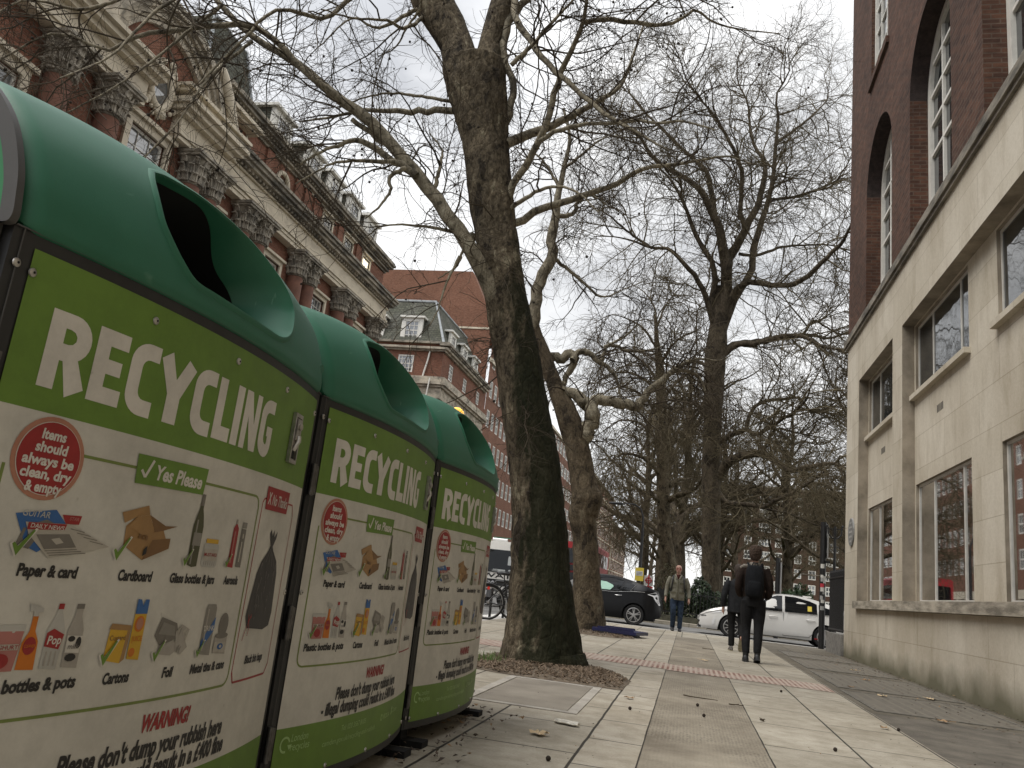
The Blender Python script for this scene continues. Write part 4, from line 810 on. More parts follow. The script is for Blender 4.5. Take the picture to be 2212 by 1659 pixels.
# paper
pr([(.150, .80), (.180, .795), (.20, .83), (.16, .835)], GRY, 2); pr([(.137, .860), (.222, .876), (.262, .84), (.20, .79), (.172, .80)], BLU, 2); text('GUITAR', .150, .212, .8575, .013, CLR, 3, .01); pr([(.18, .845), (.205, .855), (.235, .845), (.21, .838)], GRY, 3); pr([(.238, .868), (.285, .870), (.282, .852), (.250, .850)], RED, 2); text('STAR', .256, .280, .859, .007, PNK, 3)
pr([(.160, .846), (.258, .851), (.372, .813), (.225, .781), (.172, .823)], PAP, 4); pr([(.166, .832), (.248, .838), (.252, .850), (.166, .846)], RED, 5); text('DAILY NEWS', .171, .247, .8365, .009, LET, 6, .01)
pr([(.188, .824), (.262, .831), (.285, .806), (.212, .797)], GRY, 5); pr([(.222, .818), (.24, .822), (.252, .813), (.236, .808)], PAP, 6)
for k in range(3): line([(.214 + k * .006, .794 - k * .004), (.288 + k * .012, .802 - k * .003)], .0016, GRY, 5); 
for k in range(4): line([(.262 + k * .018, .842 - k * .007), (.298 + k * .018, .838 - k * .007)], .0014, GRY, 5)
tick(.142, .781)
# cardboard box
pr([(.409, .862), (.437, .886), (.531, .864), (.562, .822), (.478, .791), (.412, .820)], CRD, 2); pr([(.389, .890), (.466, .914), (.475, .893), (.437, .886), (.402, .868)], CRD, 3); pr([(.466, .914), (.480, .892), (.536, .873), (.58, .876), (.531, .862), (.50, .856)], CDK, 3); pr([(.437, .886), (.475, .893), (.50, .858), (.462, .846), (.415, .862)], CRD, 4); pr([(.475, .893), (.531, .864), (.502, .857)], CDK, 4); pr([(.478, .791), (.500, .838), (.562, .846), (.562, .822)], CDK, 3)
for k in range(3): pr(rect(.452 + k * .011, .459 + k * .011, .838 - k * .001, .848 - k * .001), CDK, 5)
pr([(.474, .80), (.486, .806), (.486, .824), (.476, .816)], BLK, 5)
tick(.385, .786)
# bottle, jar, aerosols
pr([(.645, .788), (.642, .885), (.650, .912), (.656, .928), (.657, .964), (.670, .964), (.671, .928), (.678, .912), (.686, .885), (.687, .786), (.666, .783)], BOT, 2); pr(rect(.6565, .6705, .935, .9645), GRY, 3); pr(rect(.650, .684, .836, .868), MET, 3); pr(rect(.654, .660, .79, .90), MET, 3)
pr(rrect(.704, .778, .786, .845, .010), CLR, 2); pr(rect(.712, .770, .846, .857), YEL, 2); pr(rrect(.709, .773, .802, .832, .004), PAP, 3); text('MUSTARD', .711, .771, .813, .009, RED, 4, .01, .0)
for k in range(6): line([(.716 + k * .01, .79), (.716 + k * .01, .801)], .0015, MET, 3)
pr([(.838, .790), (.869, .788), (.866, .894), (.855, .905), (.856, .914), (.849, .914), (.848, .905), (.838, .894)], RED, 2); pr(rect(.8475, .857, .905, .917), PAP, 3); pr(rect(.845, .852, .80, .885), PNK, 3); pr([(.884, .791), (.915, .790), (.912, .895), (.884, .895)], GRY, 2); pr(rect(.885, .911, .897, .913), MET, 3); pr(rect(.893, .90, .805, .86), PAP, 3); pr(ell(.898, .875, .005, .007, 10), PAP, 3)
tick(.622, .784, .8); tick(.818, .787, .7)
# bin bag
pr([(1.03, .622), (1.01, .655), (1.035, .775), (1.055, .81), (1.098, .845), (1.108, .86), (1.088, .895), (1.096, .908), (1.112, .888), (1.122, .91), (1.128, .885), (1.15, .905), (1.148, .885), (1.128, .858), (1.140, .845), (1.185, .815), (1.205, .78), (1.222, .66), (1.212, .622), (1.16, .612), (1.09, .618)], BAG, 2)
rr = random.Random(11)
for k in range(26):
    x, z = rr.uniform(1.05, 1.18), rr.uniform(.65, .81); a = rr.uniform(-.012, .012); l_ = rr.uniform(.01, .05); pr([(x, z), (x + .004, z - .002), (x + a + .003, z - l_)], SHN, 3)
for k in range(4): line([(1.112 + k * .006, .85 - k * .004), (1.09 + k * .028, .81 - k * .006)], .002, SHN, 3)
line([(1.048, .66), (1.02, .61), (1.01, .588)], .003, RED, 4); line([(1.028, .66), (1.046, .62), (1.04, .60)], .003, RED, 4); line([(1.052, .655), (1.03, .64)], .003, RED, 4)
# plastic pots and bottles
pr([(.146, .566), (.206, .566), (.214, .640), (.138, .640)], PNK, 2); pr(rect(.136, .216, .637, .652), CLR, 2); pr(rect(.146, .208, .605, .616), PAP, 3); text('YOGHURT', .148, .207, .6065, .008, RED, 4, .01, 0); pr(ell(.176, .585, .018, .014, 16), RED, 3)
pr([(.212, .568), (.252, .566), (.249, .620), (.238, .64), (.238, .670), (.226, .670), (.225, .64), (.214, .618)], ORA, 2); pr([(.212, .692), (.246, .684), (.246, .676), (.236, .676), (.237, .668), (.226, .668), (.224, .678), (.214, .676), (.216, .682)], CLR, 3); pr(ell(.2315, .612, .014, .017, 16), RED, 3); text('CLEANER', .2195, .2435, .609, .006, ORA, 4, .01, 0)
pr([(.264, .568), (.304, .564), (.307, .640), (.296, .668), (.290, .682), (.280, .682), (.276, .668), (.264, .640)], CLR, 2); pr(rect(.279, .292, .682, .693), RED, 3); pr([(.264, .61), (.30, .603), (.3065, .632), (.28, .644), (.265, .636)], RED, 3); text('Pop', .269, .303, .614, .017, LET, 4, .02, .1)
for k in range(3): pr(rect(.271 + k * .011, .275 + k * .011, .572, .60), FOI, 3)
pr([(.315, .568), (.356, .564), (.354, .640), (.343, .668), (.342, .686), (.325, .686), (.323, .668), (.314, .640)], FOI, 2); pr(rect(.324, .343, .683, .693), GRY, 3); pr([(.317, .596), (.353, .594), (.354, .628), (.316, .630)], LET, 3); pr(ell(.327, .623, .009, .006, 10), BLK, 4); pr(ell(.346, .615, .007, .012, 10), BLK, 4); pr(ell(.333, .586, .014, .008, 10), BLK, 4); text('milk', .321, .349, .603, .011, GRY, 5, .01, 0)
tick(.126, .566, .9)
# cartons, foil, tins
pr([(.424, .575), (.475, .566), (.486, .636), (.428, .640)], YEL, 2); pr([(.475, .566), (.488, .574), (.492, .646), (.482, .636)], CRD, 2); pr([(.424, .640), (.430, .652), (.49, .647), (.484, .636)], CRD, 3); text('Custard', .431, .478, .616, .011, CDK, 4, .01, 0)
pr([(.494, .574), (.534, .570), (.533, .672), (.494, .672)], YEL, 3); pr([(.494, .672), (.533, .672), (.532, .704), (.520, .704), (.514, .690), (.506, .704), (.494, .705)], BLU, 4); pr(ell(.514, .650, .016, .018, 18), ORA, 4); pr(ell(.514, .650, .011, .013, 18), SAL, 5); text('JUICE', .497, .531, .612, .012, ORA, 5, .01, 0); pr(ell(.506, .588, .010, .010, 12), ORA, 4)
tick(.412, .564)
pr([(.576, .622), (.592, .664), (.655, .648), (.672, .612), (.600, .598)], GRY, 2); pr([(.588, .625), (.60, .652), (.645, .642), (.655, .618)], MET, 3); pr([(.598, .598), (.660, .606), (.672, .585), (.650, .573), (.60, .578)], FOI, 2); pr([(.655, .628), (.676, .645), (.712, .632), (.700, .606), (.714, .59), (.690, .573), (.664, .582)], FOI, 3)
for k in range(9): x, z = rr.uniform(.66, .70), rr.uniform(.582, .635); pr([(x, z), (x + .010, z + .006), (x + .004, z - .012)], MET if k % 2 else PAP, 4)
tick(.578, .562, .9)
pr([(.773, .568), (.829, .562), (.827, .682), (.820, .692), (.780, .692), (.774, .682)], MET, 2); pr([(.774, .60), (.829, .66), (.829, .625), (.774, .575)], BLU, 3); text('DRINK', .779, .826, .625, .014, LET, 4, .01, -.3); pr(rect(.783, .789, .575, .68), FOI, 3)
pr([(.842, .566), (.914, .560), (.913, .606), (.842, .610)], FOI, 2); pr(ell(.880, .637, .026, .032, 18), GRY, 2); pr(ell(.878, .610, .036, .008, 18), GRY, 3); pr([(.845, .57), (.912, .565), (.912, .592), (.845, .595)], PAP, 3); pr(ell(.878, .582, .016, .008, 14), BLU, 4); pr(ell(.878, .582, .007, .004, 12), PAP, 5)
tick(.755, .560, .8)
for s, a, b_, z, c in (('Paper & card', .168, .306, .7445, .0235), ('Cardboard', .416, .526, .7445, .0235), ('Glass bottles & jars', .590, .786, .7445, .0225), ('Aerosols', .834, .916, .7445, .0225), ('Plastic bottles & pots', .114, .364, .526, .0245), ('Cartons', .436, .518, .5245, .0235), ('Foil', .634, .675, .5235, .0235), ('Metal tins & cans', .750, .926, .5225, .0225), ('Black bin bags', 1.062, 1.206, .5215, .0225)): text(s, a, b_, z, c, BLK, 2, .045, .08)
text('WARNING!', .590, .790, .406, .038, RED, 2, .045); text("Please don't dump your rubbish here", .362, .985, .348, .043, BLK, 2, .04, .1); text('- illegal dumping could result in a \u00a3400 fine', .278, 1.012, .299, .043, BLK, 2, .04, .1)
text('London', .128, .222, .234, .026, PGR, 2, .0, .12); text('recycles', .128, .236, .205, .026, PGR, 2, .0, .12); text('Tel: 020 3567 8105', .441, .660, .231, .020, PGR, 2, .0, .12); text('camden.gov.uk/recycling-and-rubbish', .318, .778, .192, .020, PGR, 2, .0, .12)
line([(.098 + .023 * math.cos(a), .228 + .023 * math.sin(a)) for a in np.linspace(.3, 5.0, 16)], .007, PGR, 2); pr([(.110, .226), (.134, .226), (.121, .210)], PGR, 3)
text('VEOLIA', .868, .968, .216, .020, PGR, 2, .01, .0); pr(ell(.850, .226, .012, .014, 14), PGR, 2); pr(ell(.850, .226, .007, .008, 14), GRN, 3)
text('Camden', 1.025, 1.105, .222, .022, PGR, 2, .0, .0); pr([(.995, .245), (1.008, .252), (1.016, .242), (1.008, .236), (1.016, .226), (1.004, .214), (.994, .222), (1.0, .233)], PGR, 2)
label_me = lb.mesh('label_sheet', PM)
# door frame, hinge, latch, screws
fr_ = MB()
tt = np.linspace(0, BL, 30); zz = (.085, 1.398)
for a, b_ in zip(tt[:-1], tt[1:]):
    fr_.add([arcp(a, zz[0], -.003), arcp(b_, zz[0], -.003), arcp(b_, zz[1], -.003), arcp(a, zz[1], -.003)], [(0, 1, 2, 3)], 0)
    fr_.add([arcp(a, zz[1], -.003), arcp(b_, zz[1], -.003), (-.06, b_, zz[1] + .0), (-.06, a, zz[1] + .0)], [(0, 1, 2, 3)], 0)
    fr_.add([arcp(a, zz[0], -.003), arcp(b_, zz[0], -.003), (-.08, b_, zz[0]), (-.08, a, zz[0])], [(0, 1, 2, 3)], 0)
for t in (0, BL): fr_.add([arcp(t, zz[0], -.003), arcp(t, zz[1], -.003), (-.06, t, zz[1]), (-.06, t, zz[0])], [(0, 1, 2, 3)], 0)
fr_.tube([arcp(t, 1.397, .0015) for t in tt], .0018, 5, 1); fr_.tube([arcp(.018, z, .001) for z in (.09, 1.395)], .0015, 5, 1)
frame_me = fr_.mesh('door_frame', [m_dark, m_rim])
bd_ = MB(); bd_.box(-1.12, -.09, .004, BL - .004, .12, 1.43, 0)
for y in (.12, BL - .12): bd_.box(-1.0, -.02, y - .05, y + .05, .0, .119, 0); bd_.box(-.06, .09, y - .04, y + .06, .0, .03, 0)
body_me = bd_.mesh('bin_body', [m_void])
la = MB()
lm = lambda t, z, d: arcp(t, z, d)
c0, c1, l0, l1 = 1.108, 1.176, 1.118, 1.276
def slab(t0, t1, z0, z1, d0, d1, m): la.fbox(lambda u, v, d: arcp(u, v, d), t0, t1, z0, z1, d0, d1, m)
slab(c0, c1, l0, l1, .001, .006, 0)
for a in ((c0, c1, l0, l0 + .012), (c0, c1, l1 - .012, l1), (c0, c0 + .01, l0 + .012, l1 - .012), (c1 - .01, c1, l0 + .012, l1 - .012)): slab(*a, .0062, .013, 0)
slab(c0 + .014, c1 - .014, 1.19, l1 - .018, .0062, .018, 0); slab(c0 + .014, c1 - .014, l0 + .016, 1.175, .0062, .0075, 1)
la.tube([arcp(1.142, 1.235, .018), arcp(1.142, 1.235, .024)], .011, 12, 0); la.tube([arcp(1.142, 1.16, .008), arcp(1.142, 1.19, .022), arcp(1.142, 1.205, .02)], .008, 8, 0)
latch_me = la.mesh('latch', [m_steel, m_void], 40)
m_hng = mat('dull hinge steel', (.10, .095, .088), .5, metal=.6, var=.3, scale=40)
hinge_me = []
for z in (1.10, .62, .24):
    hg = MB(); hg.tube([arcp(.006, z - .055, .008), arcp(.006, z + .055, .008)], .0085, 10); hg.fbox(lambda u, v, d: arcp(u, v, d), .009, .03, z - .05, z + .05, .0, .008); hinge_me.append(hg.mesh('hinge', [m_hng], 40))
sc = MB()
SCREWS = [(.052, 1.318), (.365, 1.327), (.70, 1.327), (1.02, 1.327), (1.33, 1.318), (.052, .135), (.36, .125), (.70, .125), (1.03, .125), (1.33, .135), (.018, 1.325), (1.335, .72), (.055, .72), (.018, .14)]
sc.tube([(0, 0, 0), (.003, 0, 0), (.0055, 0, 0)], [.0095, .009, .005], 12, 0); sc.tube([(.005, 0, 0), (.0062, 0, 0)], .0028, 8, 1); screw_me = sc.mesh('screw', [m_steel, m_void], 40)
# hood with its scooped mouth
PRF = np.array([(-.06, 1.400), (-.004, 1.392), (.012, 1.405), (.010, 1.44), (-.004, 1.51), (-.042, 1.60), (-.094, 1.669), (-.158, 1.721), (-.25, 1.755), (-.38, 1.775), (-.55, 1.782), (-.75, 1.768), (-.92, 1.71), (-1.04, 1.60), (-1.11, 1.42)])
def catmull(P, n):
    P = np.array(P, float); E_ = np.vstack([2 * P[0] - P[1], P, 2 * P[-1] - P[-2]]); out_ = []
    for i in range(len(P) - 1):
        p0, p1, p2, p3 = E_[i:i + 4]
        for t in np.linspace(0, 1, n, endpoint=False): out_.append(.5 * (2 * p1 + (p2 - p0) * t + (2 * p0 - 5 * p1 + 4 * p2 - p3) * t * t + (3 * p1 - p0 - 3 * p2 + p3) * t ** 3))
    out_.append(P[-1]); return np.array(out_)
C_ = catmull(PRF, 12); S_ = np.concatenate([[0], np.cumsum(np.linalg.norm(np.diff(C_, axis=0), axis=1))])
s_top = S_[np.argmax(C_[:, 1])]; front = S_ < s_top
z2s = lambda z: float(np.interp(z, C_[front][3:, 1], S_[front][3:]))
HOLE = [(.382, 1.672), (.362, 1.645), (.353, 1.606), (.356, 1.565), (.370, 1.538), (.405, 1.501), (.460, 1.465), (.550, 1.460), (.706, 1.457), (.809, 1.456), (.905, 1.461), (.972, 1.492), (1.024, 1.550), (1.034, 1.592), (1.000, 1.644), (.875, 1.698), (.740, 1.708), (.610, 1.704), (.498, 1.692), (.430, 1.684)]
HP = catmull([(t, z2s(z)) for t, z in HOLE] + [(HOLE[0][0], z2s(HOLE[0][1]))], 8)[:-1]
ns, ntt = 118, 178
sv = np.concatenate([np.linspace(0, z2s(1.76) + .06, 92), np.linspace(z2s(1.76) + .06, S_[-1], 27)[1:]]); tv = np.linspace(0, BL, ntt)
px_, pz_ = np.interp(sv, S_, C_[:, 0]), np.interp(sv, S_, C_[:, 1])
nx_, nz__ = np.gradient(pz_, sv), -np.gradient(px_, sv); ln_ = np.hypot(nx_, nz__); nx_, nz__ = nx_ / ln_, nz__ / ln_
TT, SS = np.meshgrid(tv, sv, indexing='ij')
wf = np.clip((px_ + .75) / .75, 0, 1)
X = px_[None, :] + (np.array([bulge(t) for t in tv])[:, None]) * wf[None, :]; Z = np.repeat(pz_[None, :], ntt, 0).copy(); Y = TT.copy()
ed = np.minimum(tv, BL - tv); er = .05; ins = np.where(ed < er, er - np.sqrt(np.maximum(0, er ** 2 - (er - ed) ** 2)), 0) * 1.0
Z += .068 * np.array([bulge(t) / .085 for t in tv])[:, None] * np.clip((pz_ - 1.50) / .25, 0, 1)[None, :]
X -= ins[:, None] * nx_[None, :]; Z -= ins[:, None] * nz__[None, :]
def sdist(tx, sx):
    d = np.full(tx.shape, 9.0); ins_ = np.zeros(tx.shape, bool); n = len(HP)
    for i in range(n):
        a, b_ = HP[i], HP[(i + 1) % n]; ab = b_ - a; h_ = np.clip(((tx - a[0]) * ab[0] + (sx - a[1]) * ab[1]) / (ab @ ab), 0, 1)
        d = np.minimum(d, np.hypot(tx - a[0] - h_ * ab[0], sx - a[1] - h_ * ab[1]))
        c = ((a[1] > sx) != (b_[1] > sx)); c &= tx < (b_[0] - a[0]) * (sx - a[1]) / (b_[1] - a[1] + 1e-12) + a[0]; ins_ ^= c
    return np.where(ins_, d, -d)
D = sdist(TT, SS)
V = np.stack([X, Y, Z], -1).reshape(-1, 3); nsv = len(sv); alive = D < .003
fs = [(i * nsv + j, (i + 1) * nsv + j, (i + 1) * nsv + j + 1, i * nsv + j + 1) for i in range(ntt - 1) for j in range(nsv - 1) if alive[i, j] and alive[i + 1, j] and alive[i, j + 1] and alive[i + 1, j + 1]]
hd = MB(); hd.add(V, fs, 0)
for i in (0, ntt - 1): hd.add([V[i * nsv + j] for j in range(nsv)], [tuple(range(nsv))], 0)
def surf(t, s):
    x0, z0 = float(np.interp(s, S_, C_[:, 0])), float(np.interp(s, S_, C_[:, 1])); b_ = bulge(t)
    return np.array([x0 + b_ * min(1, max(0, (x0 + .75) / .75)), t, z0 + .068 * b_ / .085 * min(1, max(0, (z0 - 1.5) / .25))])
def snorm(t, s):
    e_ = .004; n_ = np.cross(surf(t + e_, s) - surf(t - e_, s), surf(t, s + e_) - surf(t, s - e_)); n_ /= np.linalg.norm(n_); return n_ if n_[0] > 0 else -n_
nh = len(HP); cen = np.array([.66, float(np.mean(HP[:, 1]))]); tg = np.roll(HP, -1, 0) - np.roll(HP, 1, 0); nrm = np.stack([tg[:, 1], -tg[:, 0]], -1); nrm /= np.linalg.norm(nrm, axis=1)[:, None] + 1e-9
nrm *= np.sign(np.sum(nrm * (HP - cen)))                     # pointing away from the mouth
wr_ = np.clip((HP[:, 0] - .62) / .36, 0, 1); wr_ = wr_ * wr_ * (3 - 2 * wr_); dv = np.array([-.95, .14, -.22]); rg_, rb_ = [], []
for off, ht in ((.018, -.001), (.013, .003), (.007, .0052), (.001, .0048)): rg_.append([tuple(surf(*(p + q * off)) + snorm(*(p + q * off)) * ht) for p, q in zip(HP, nrm)])
for k in (.04, .12, .25, .42, .65, .85, 1.0): rg_.append([tuple(surf(*(cen + (p - cen) * (1 - k * (.04 + .30 * w)))) + dv * (.028 + .135 * w) * k ** (1.25 - .35 * (1 - w))) for p, w in zip(HP, wr_)])
for k in (0, .3, 1.0): rb_.append([tuple(surf(*(cen + (p - cen) * (1 - (.04 + .30 * w)) * (1 - .06 * k))) + dv * ((.028 + .135 * w) + .25 * k + .001)) for p, w in zip(HP, wr_)])  # black rings stand in for the shade deep in the mouth
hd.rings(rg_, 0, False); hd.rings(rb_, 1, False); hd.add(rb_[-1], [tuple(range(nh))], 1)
hd.tube([(.004 + bulge(1.325), 1.325, 1.475 + .0), (.0075 + bulge(1.325), 1.325, 1.475)], .016, 16, 0)
hood_me = hd.mesh('hood', [m_hood, m_void], 50)
iv = MB(); iv.box(-.95, -.30, .1, BL - .1, 1.44, 1.45, 0); inner_me = iv.mesh('mouth_dark_plate', [m_void])  # black plate added to keep the inside of the mouth dark
BX = -1.30
LBL = ['green hooded recycling bin nearest the camera, cut off by the left edge', 'middle green recycling bin, between the nearest one and the end one', 'green recycling bin at the far end of the row, by the tree']
def part(name, me, parent):
    o = bpy.data.objects.new(name, me); COL.objects.link(o); o.parent = parent; return o
for i in range(3):
    r_ = empty('recycling_bin', (BX, 1.22 + 1.40 * i, 0), LBL[i], 'recycling bin', 'recycling bins in a row')
    for nm, me in (('body', body_me), ('hood', hood_me), ('mouth_dark_plate', inner_me)): part(nm, me, r_)
    dr = part('door', frame_me, r_); 
    for nm, me in (('label_sheet', label_me), ('latch', latch_me), *[('hinge', h_) for h_ in hinge_me]): part(nm, me, dr)
    for t, z in SCREWS: part('screw', screw_me, dr).location = arcp(t, z, 0)
    if i == 0:                                  # the end plate of the row
        pf = [p for p in C_ if p[0] > -1.2]; ol = [(-.02, .09)] + [(p[0], p[1]) for p in pf[8:]] + [(-1.11, .09)]
        e_ = MB(); cx, cz = -.55, 1.0
        inn = [(cx + (p[0] - cx) * .948, cz + (p[1] - cz) * .965) for p in ol]
        n = len(ol); ym, yf, yb = -.012, -.022, -.004
        q = lambda p, y: (p[0], y, p[1])
        e_.add([q(p, yf) for p in ol] + [q(p, yf) for p in inn], [(k, (k + 1) % n, n + (k + 1) % n, n + k) for k in range(n)], 0)
        e_.add([q(p, yf) for p in ol] + [q(p, yb) for p in ol], [(k, (k + 1) % n, n + (k + 1) % n, n + k) for k in range(n)], 0)
        e_.add([q(p, yf) for p in inn] + [q(p, ym) for p in inn], [(k, (k + 1) % n, n + (k + 1) % n, n + k) for k in range(n)], 0)
        e_.poly([inn], lambda u, v, d: (u, ym, v), 0, 1)
        o = e_.build('end_plate', [m_rim, m_infg], r_)
# ------------------------------------------------------------------ bare plane trees
from mathutils import noise as mnoise
def barkmat(name, base, pale, dark, moss=None, moss_x=0.0, sc=1.0, bump=1.0):
    m = mat(name, base, .9, spec=.2); T, N, Lk, b = _nodes(m)
    ge = nd(T, 'ShaderNodeNewGeometry'); mp = nd(T, 'ShaderNodeMapping'); mp.inputs['Scale'].default_value = (sc, sc, sc * .55); Lk(ge.outputs['Position'], mp.inputs[0])
    n = nd(T, 'ShaderNodeTexNoise', {'Scale': 4.5, 'Detail': 5, 'Roughness': .6, 'Distortion': .6}); Lk(mp.outputs[0], n.inputs['Vector'])
    r = nd(T, 'ShaderNodeValToRGB'); r.color_ramp.interpolation = 'LINEAR'; e = r.color_ramp.elements; e[0].position = .40; e[0].color = (*dark, 1); e[1].position = .64; e[1].color = (*pale, 1)
    q = e.new(.43); q.color = (*base, 1); q = e.new(.52); q.color = (*[x * 1.05 for x in base], 1); q = e.new(.535); q.color = (*[x * 1.45 for x in base], 1); q = e.new(.61); q.color = (*[x * 1.45 for x in base], 1); Lk(n.outputs['Fac'], r.inputs[0])
    n2 = nd(T, 'ShaderNodeTexNoise', {'Scale': 26.0, 'Detail': 6, 'Roughness': .7}); Lk(mp.outputs[0], n2.inputs['Vector'])
    r2 = nd(T, 'ShaderNodeValToRGB'); r2.color_ramp.elements[0].position = .34; r2.color_ramp.elements[0].color = (.45, .42, .38, 1); r2.color_ramp.elements[1].position = .56; r2.color_ramp.elements[1].color = (1.1, 1.08, 1.05, 1); Lk(n2.outputs['Fac'], r2.inputs[0])
    mx = nd(T, 'ShaderNodeMix', data_type='RGBA', blend_type='MULTIPLY'); mx.inputs['Factor'].default_value = .9; Lk(r.outputs[0], mx.inputs[6]); Lk(r2.outputs[0], mx.inputs[7]); src = mx.outputs[2]
    if moss:
        dp = nd(T, 'ShaderNodeVectorMath', operation='DOT_PRODUCT'); dp.inputs[1].default_value = (.80, -.45, 0); Lk(ge.outputs['Normal'], dp.inputs[0])
        n3 = nd(T, 'ShaderNodeTexNoise', {'Scale': 2.6, 'Detail': 7, 'Roughness': .66}); Lk(mp.outputs[0], n3.inputs['Vector'])
        sp = nd(T, 'ShaderNodeSeparateXYZ'); Lk(ge.outputs['Position'], sp.inputs[0])
        hz = nd(T, 'ShaderNodeMapRange', {'From Min': 1.5, 'From Max': 6.5, 'To Min': .35, 'To Max': -.25}); Lk(sp.outputs[2], hz.inputs[0])
        a1 = nd(T, 'ShaderNodeMath', operation='MULTIPLY_ADD'); a1.inputs[1].default_value = .55; Lk(dp.outputs['Value'], a1.inputs[0]); Lk(n3.outputs['Fac'], a1.inputs[2])
        a2 = nd(T, 'ShaderNodeMath', operation='ADD'); Lk(a1.outputs[0], a2.inputs[0]); Lk(hz.outputs[0], a2.inputs[1])
        r3 = nd(T, 'ShaderNodeValToRGB'); r3.color_ramp.elements[0].position = .80; r3.color_ramp.elements[0].color = (0, 0, 0, 1); r3.color_ramp.elements[1].position = 1.0; r3.color_ramp.elements[1].color = (.9, .9, .9, 1); Lk(a2.outputs[0], r3.inputs[0])
        mm = nd(T, 'ShaderNodeMix', data_type='RGBA'); Lk(r3.outputs[0], mm.inputs['Factor']); Lk(src, mm.inputs[6]); mm.inputs[7].default_value = (*moss, 1)
        mk = nd(T, 'ShaderNodeMix', data_type='RGBA', blend_type='MULTIPLY'); mk.inputs['Factor'].default_value = .6; Lk(mm.outputs[2], mk.inputs[6]); Lk(r2.outputs[0], mk.inputs[7]); src = mk.outputs[2]
    Lk(src, b.inputs['Base Color'])
    v = nd(T, 'ShaderNodeTexVoronoi', {'Scale': 11.0, 'Randomness': 1.0}, feature='DISTANCE_TO_EDGE'); Lk(mp.outputs[0], v.inputs['Vector'])
    cl = nd(T, 'ShaderNodeMapRange', {'From Max': .12}); Lk(v.outputs['Distance'], cl.inputs[0])
    ad = nd(T, 'ShaderNodeMath', operation='MULTIPLY_ADD'); ad.inputs[1].default_value = .22; Lk(cl.outputs[0], ad.inputs[0]); Lk(n2.outputs['Fac'], ad.inputs[2])
    bm = nd(T, 'ShaderNodeBump', {'Strength': bump, 'Distance': .03}); Lk(ad.outputs[0], bm.inputs['Height']); Lk(bm.outputs[0], b.inputs['Normal'])
    return m
m_bark1 = barkmat('mossy plane bark', (.105, .088, .062), (.26, .235, .17), (.040, .033, .024), moss=(.014, .017, .007), bump=1.0)
m_bark2 = barkmat('mottled plane bark', (.092, .074, .050), (.17, .15, .105), (.042, .034, .024))
m_limb = barkmat('pale limb bark', (.20, .18, .135), (.36, .34, .265), (.085, .075, .056), bump=.4, sc=1.6)
m_bark3 = barkmat('brown park bark', (.080, .066, .047), (.13, .11, .078), (.040, .033, .024), sc=.7)
m_twig = mat('dark twigs', (.050, .040, .030), .9, spec=.1, col2=(.095, .078, .055), scale=1.3)
m_twigf = mat('park twigs', (.075, .060, .040), .9, spec=.1, col2=(.15, .125, .078), scale=.7)
m_seed = mat('seed balls', (.028, .020, .014), .95)

class Limbs:
    def __init__(s): s.b = []
    def put(s, P, R, k): s.b.append((np.asarray(P, float), np.asarray(R, float), k))
    def build(s, name, m, parent, smooth=True):
        vs, fs, off = [], [], 0
        for P, R, k in s.b:
            mm, n = R.shape
            T = np.empty_like(P); T[:, 1:-1] = P[:, 2:] - P[:, :-2]; T[:, 0] = P[:, 1] - P[:, 0]; T[:, -1] = P[:, -1] - P[:, -2]
            T /= np.linalg.norm(T, axis=2, keepdims=True) + 1e-9
            ref = np.eye(3)[np.argmin(np.abs(T).sum(1), axis=1)][:, None, :]
            N_ = np.cross(T, ref); N_ /= np.linalg.norm(N_, axis=2, keepdims=True) + 1e-9; B_ = np.cross(T, N_)
            a = np.arange(k) * 2 * np.pi / k
            V = P[:, :, None] + R[:, :, None, None] * (np.cos(a)[None, None, :, None] * N_[:, :, None] + np.sin(a)[None, None, :, None] * B_[:, :, None])
            vs.append(V.reshape(-1, 3))
            base = off + np.arange(mm)[:, None, None] * (n * k) + np.arange(n - 1)[None, :, None] * k
            j = np.arange(k)[None, None, :]; j2 = (j + 1) % k
            fs.append(np.stack([base + j, base + j2, base + k + j2, base + k + j], -1).reshape(-1, 4)); off += mm * n * k
        V = np.concatenate(vs); F_ = np.concatenate(fs)
        me = bpy.data.meshes.new(name); me.vertices.add(len(V)); me.vertices.foreach_set('co', V.astype(np.float32).ravel())
        me.loops.add(F_.size); me.loops.foreach_set('vertex_index', F_.astype(np.int32).ravel()); me.polygons.add(len(F_))
        me.polygons.foreach_set('loop_start', np.arange(0, F_.size, 4, dtype=np.int32)); me.polygons.foreach_set('loop_total', np.full(len(F_), 4, np.int32))
        me.materials.append(m); me.update(calc_edges=True)
        if smooth: me.shade_smooth()
        o = bpy.data.objects.new(name, me); COL.objects.link(o)
        if parent: o.parent = parent
        return o
def resamp(pts, rad, n, rng=None, wob=0.0):
    P = np.array(pts, float); C2 = catmull(P, 8); s = np.concatenate([[0], np.cumsum(np.linalg.norm(np.diff(C2, axis=0), axis=1))]); u = np.linspace(0, s[-1], n)
    Q = np.stack([np.interp(u, s, C2[:, i]) for i in range(3)], -1); t0 = np.linspace(0, 1, len(C2)); tr = np.linspace(0, 1, len(rad)); R = np.interp(np.interp(u, s, t0), tr, rad)
    if rng is not None and wob: Q[1:] += rng.normal(0, 1, (n - 1, 3)) * wob * R[1:, None].clip(.015)
    return Q, R
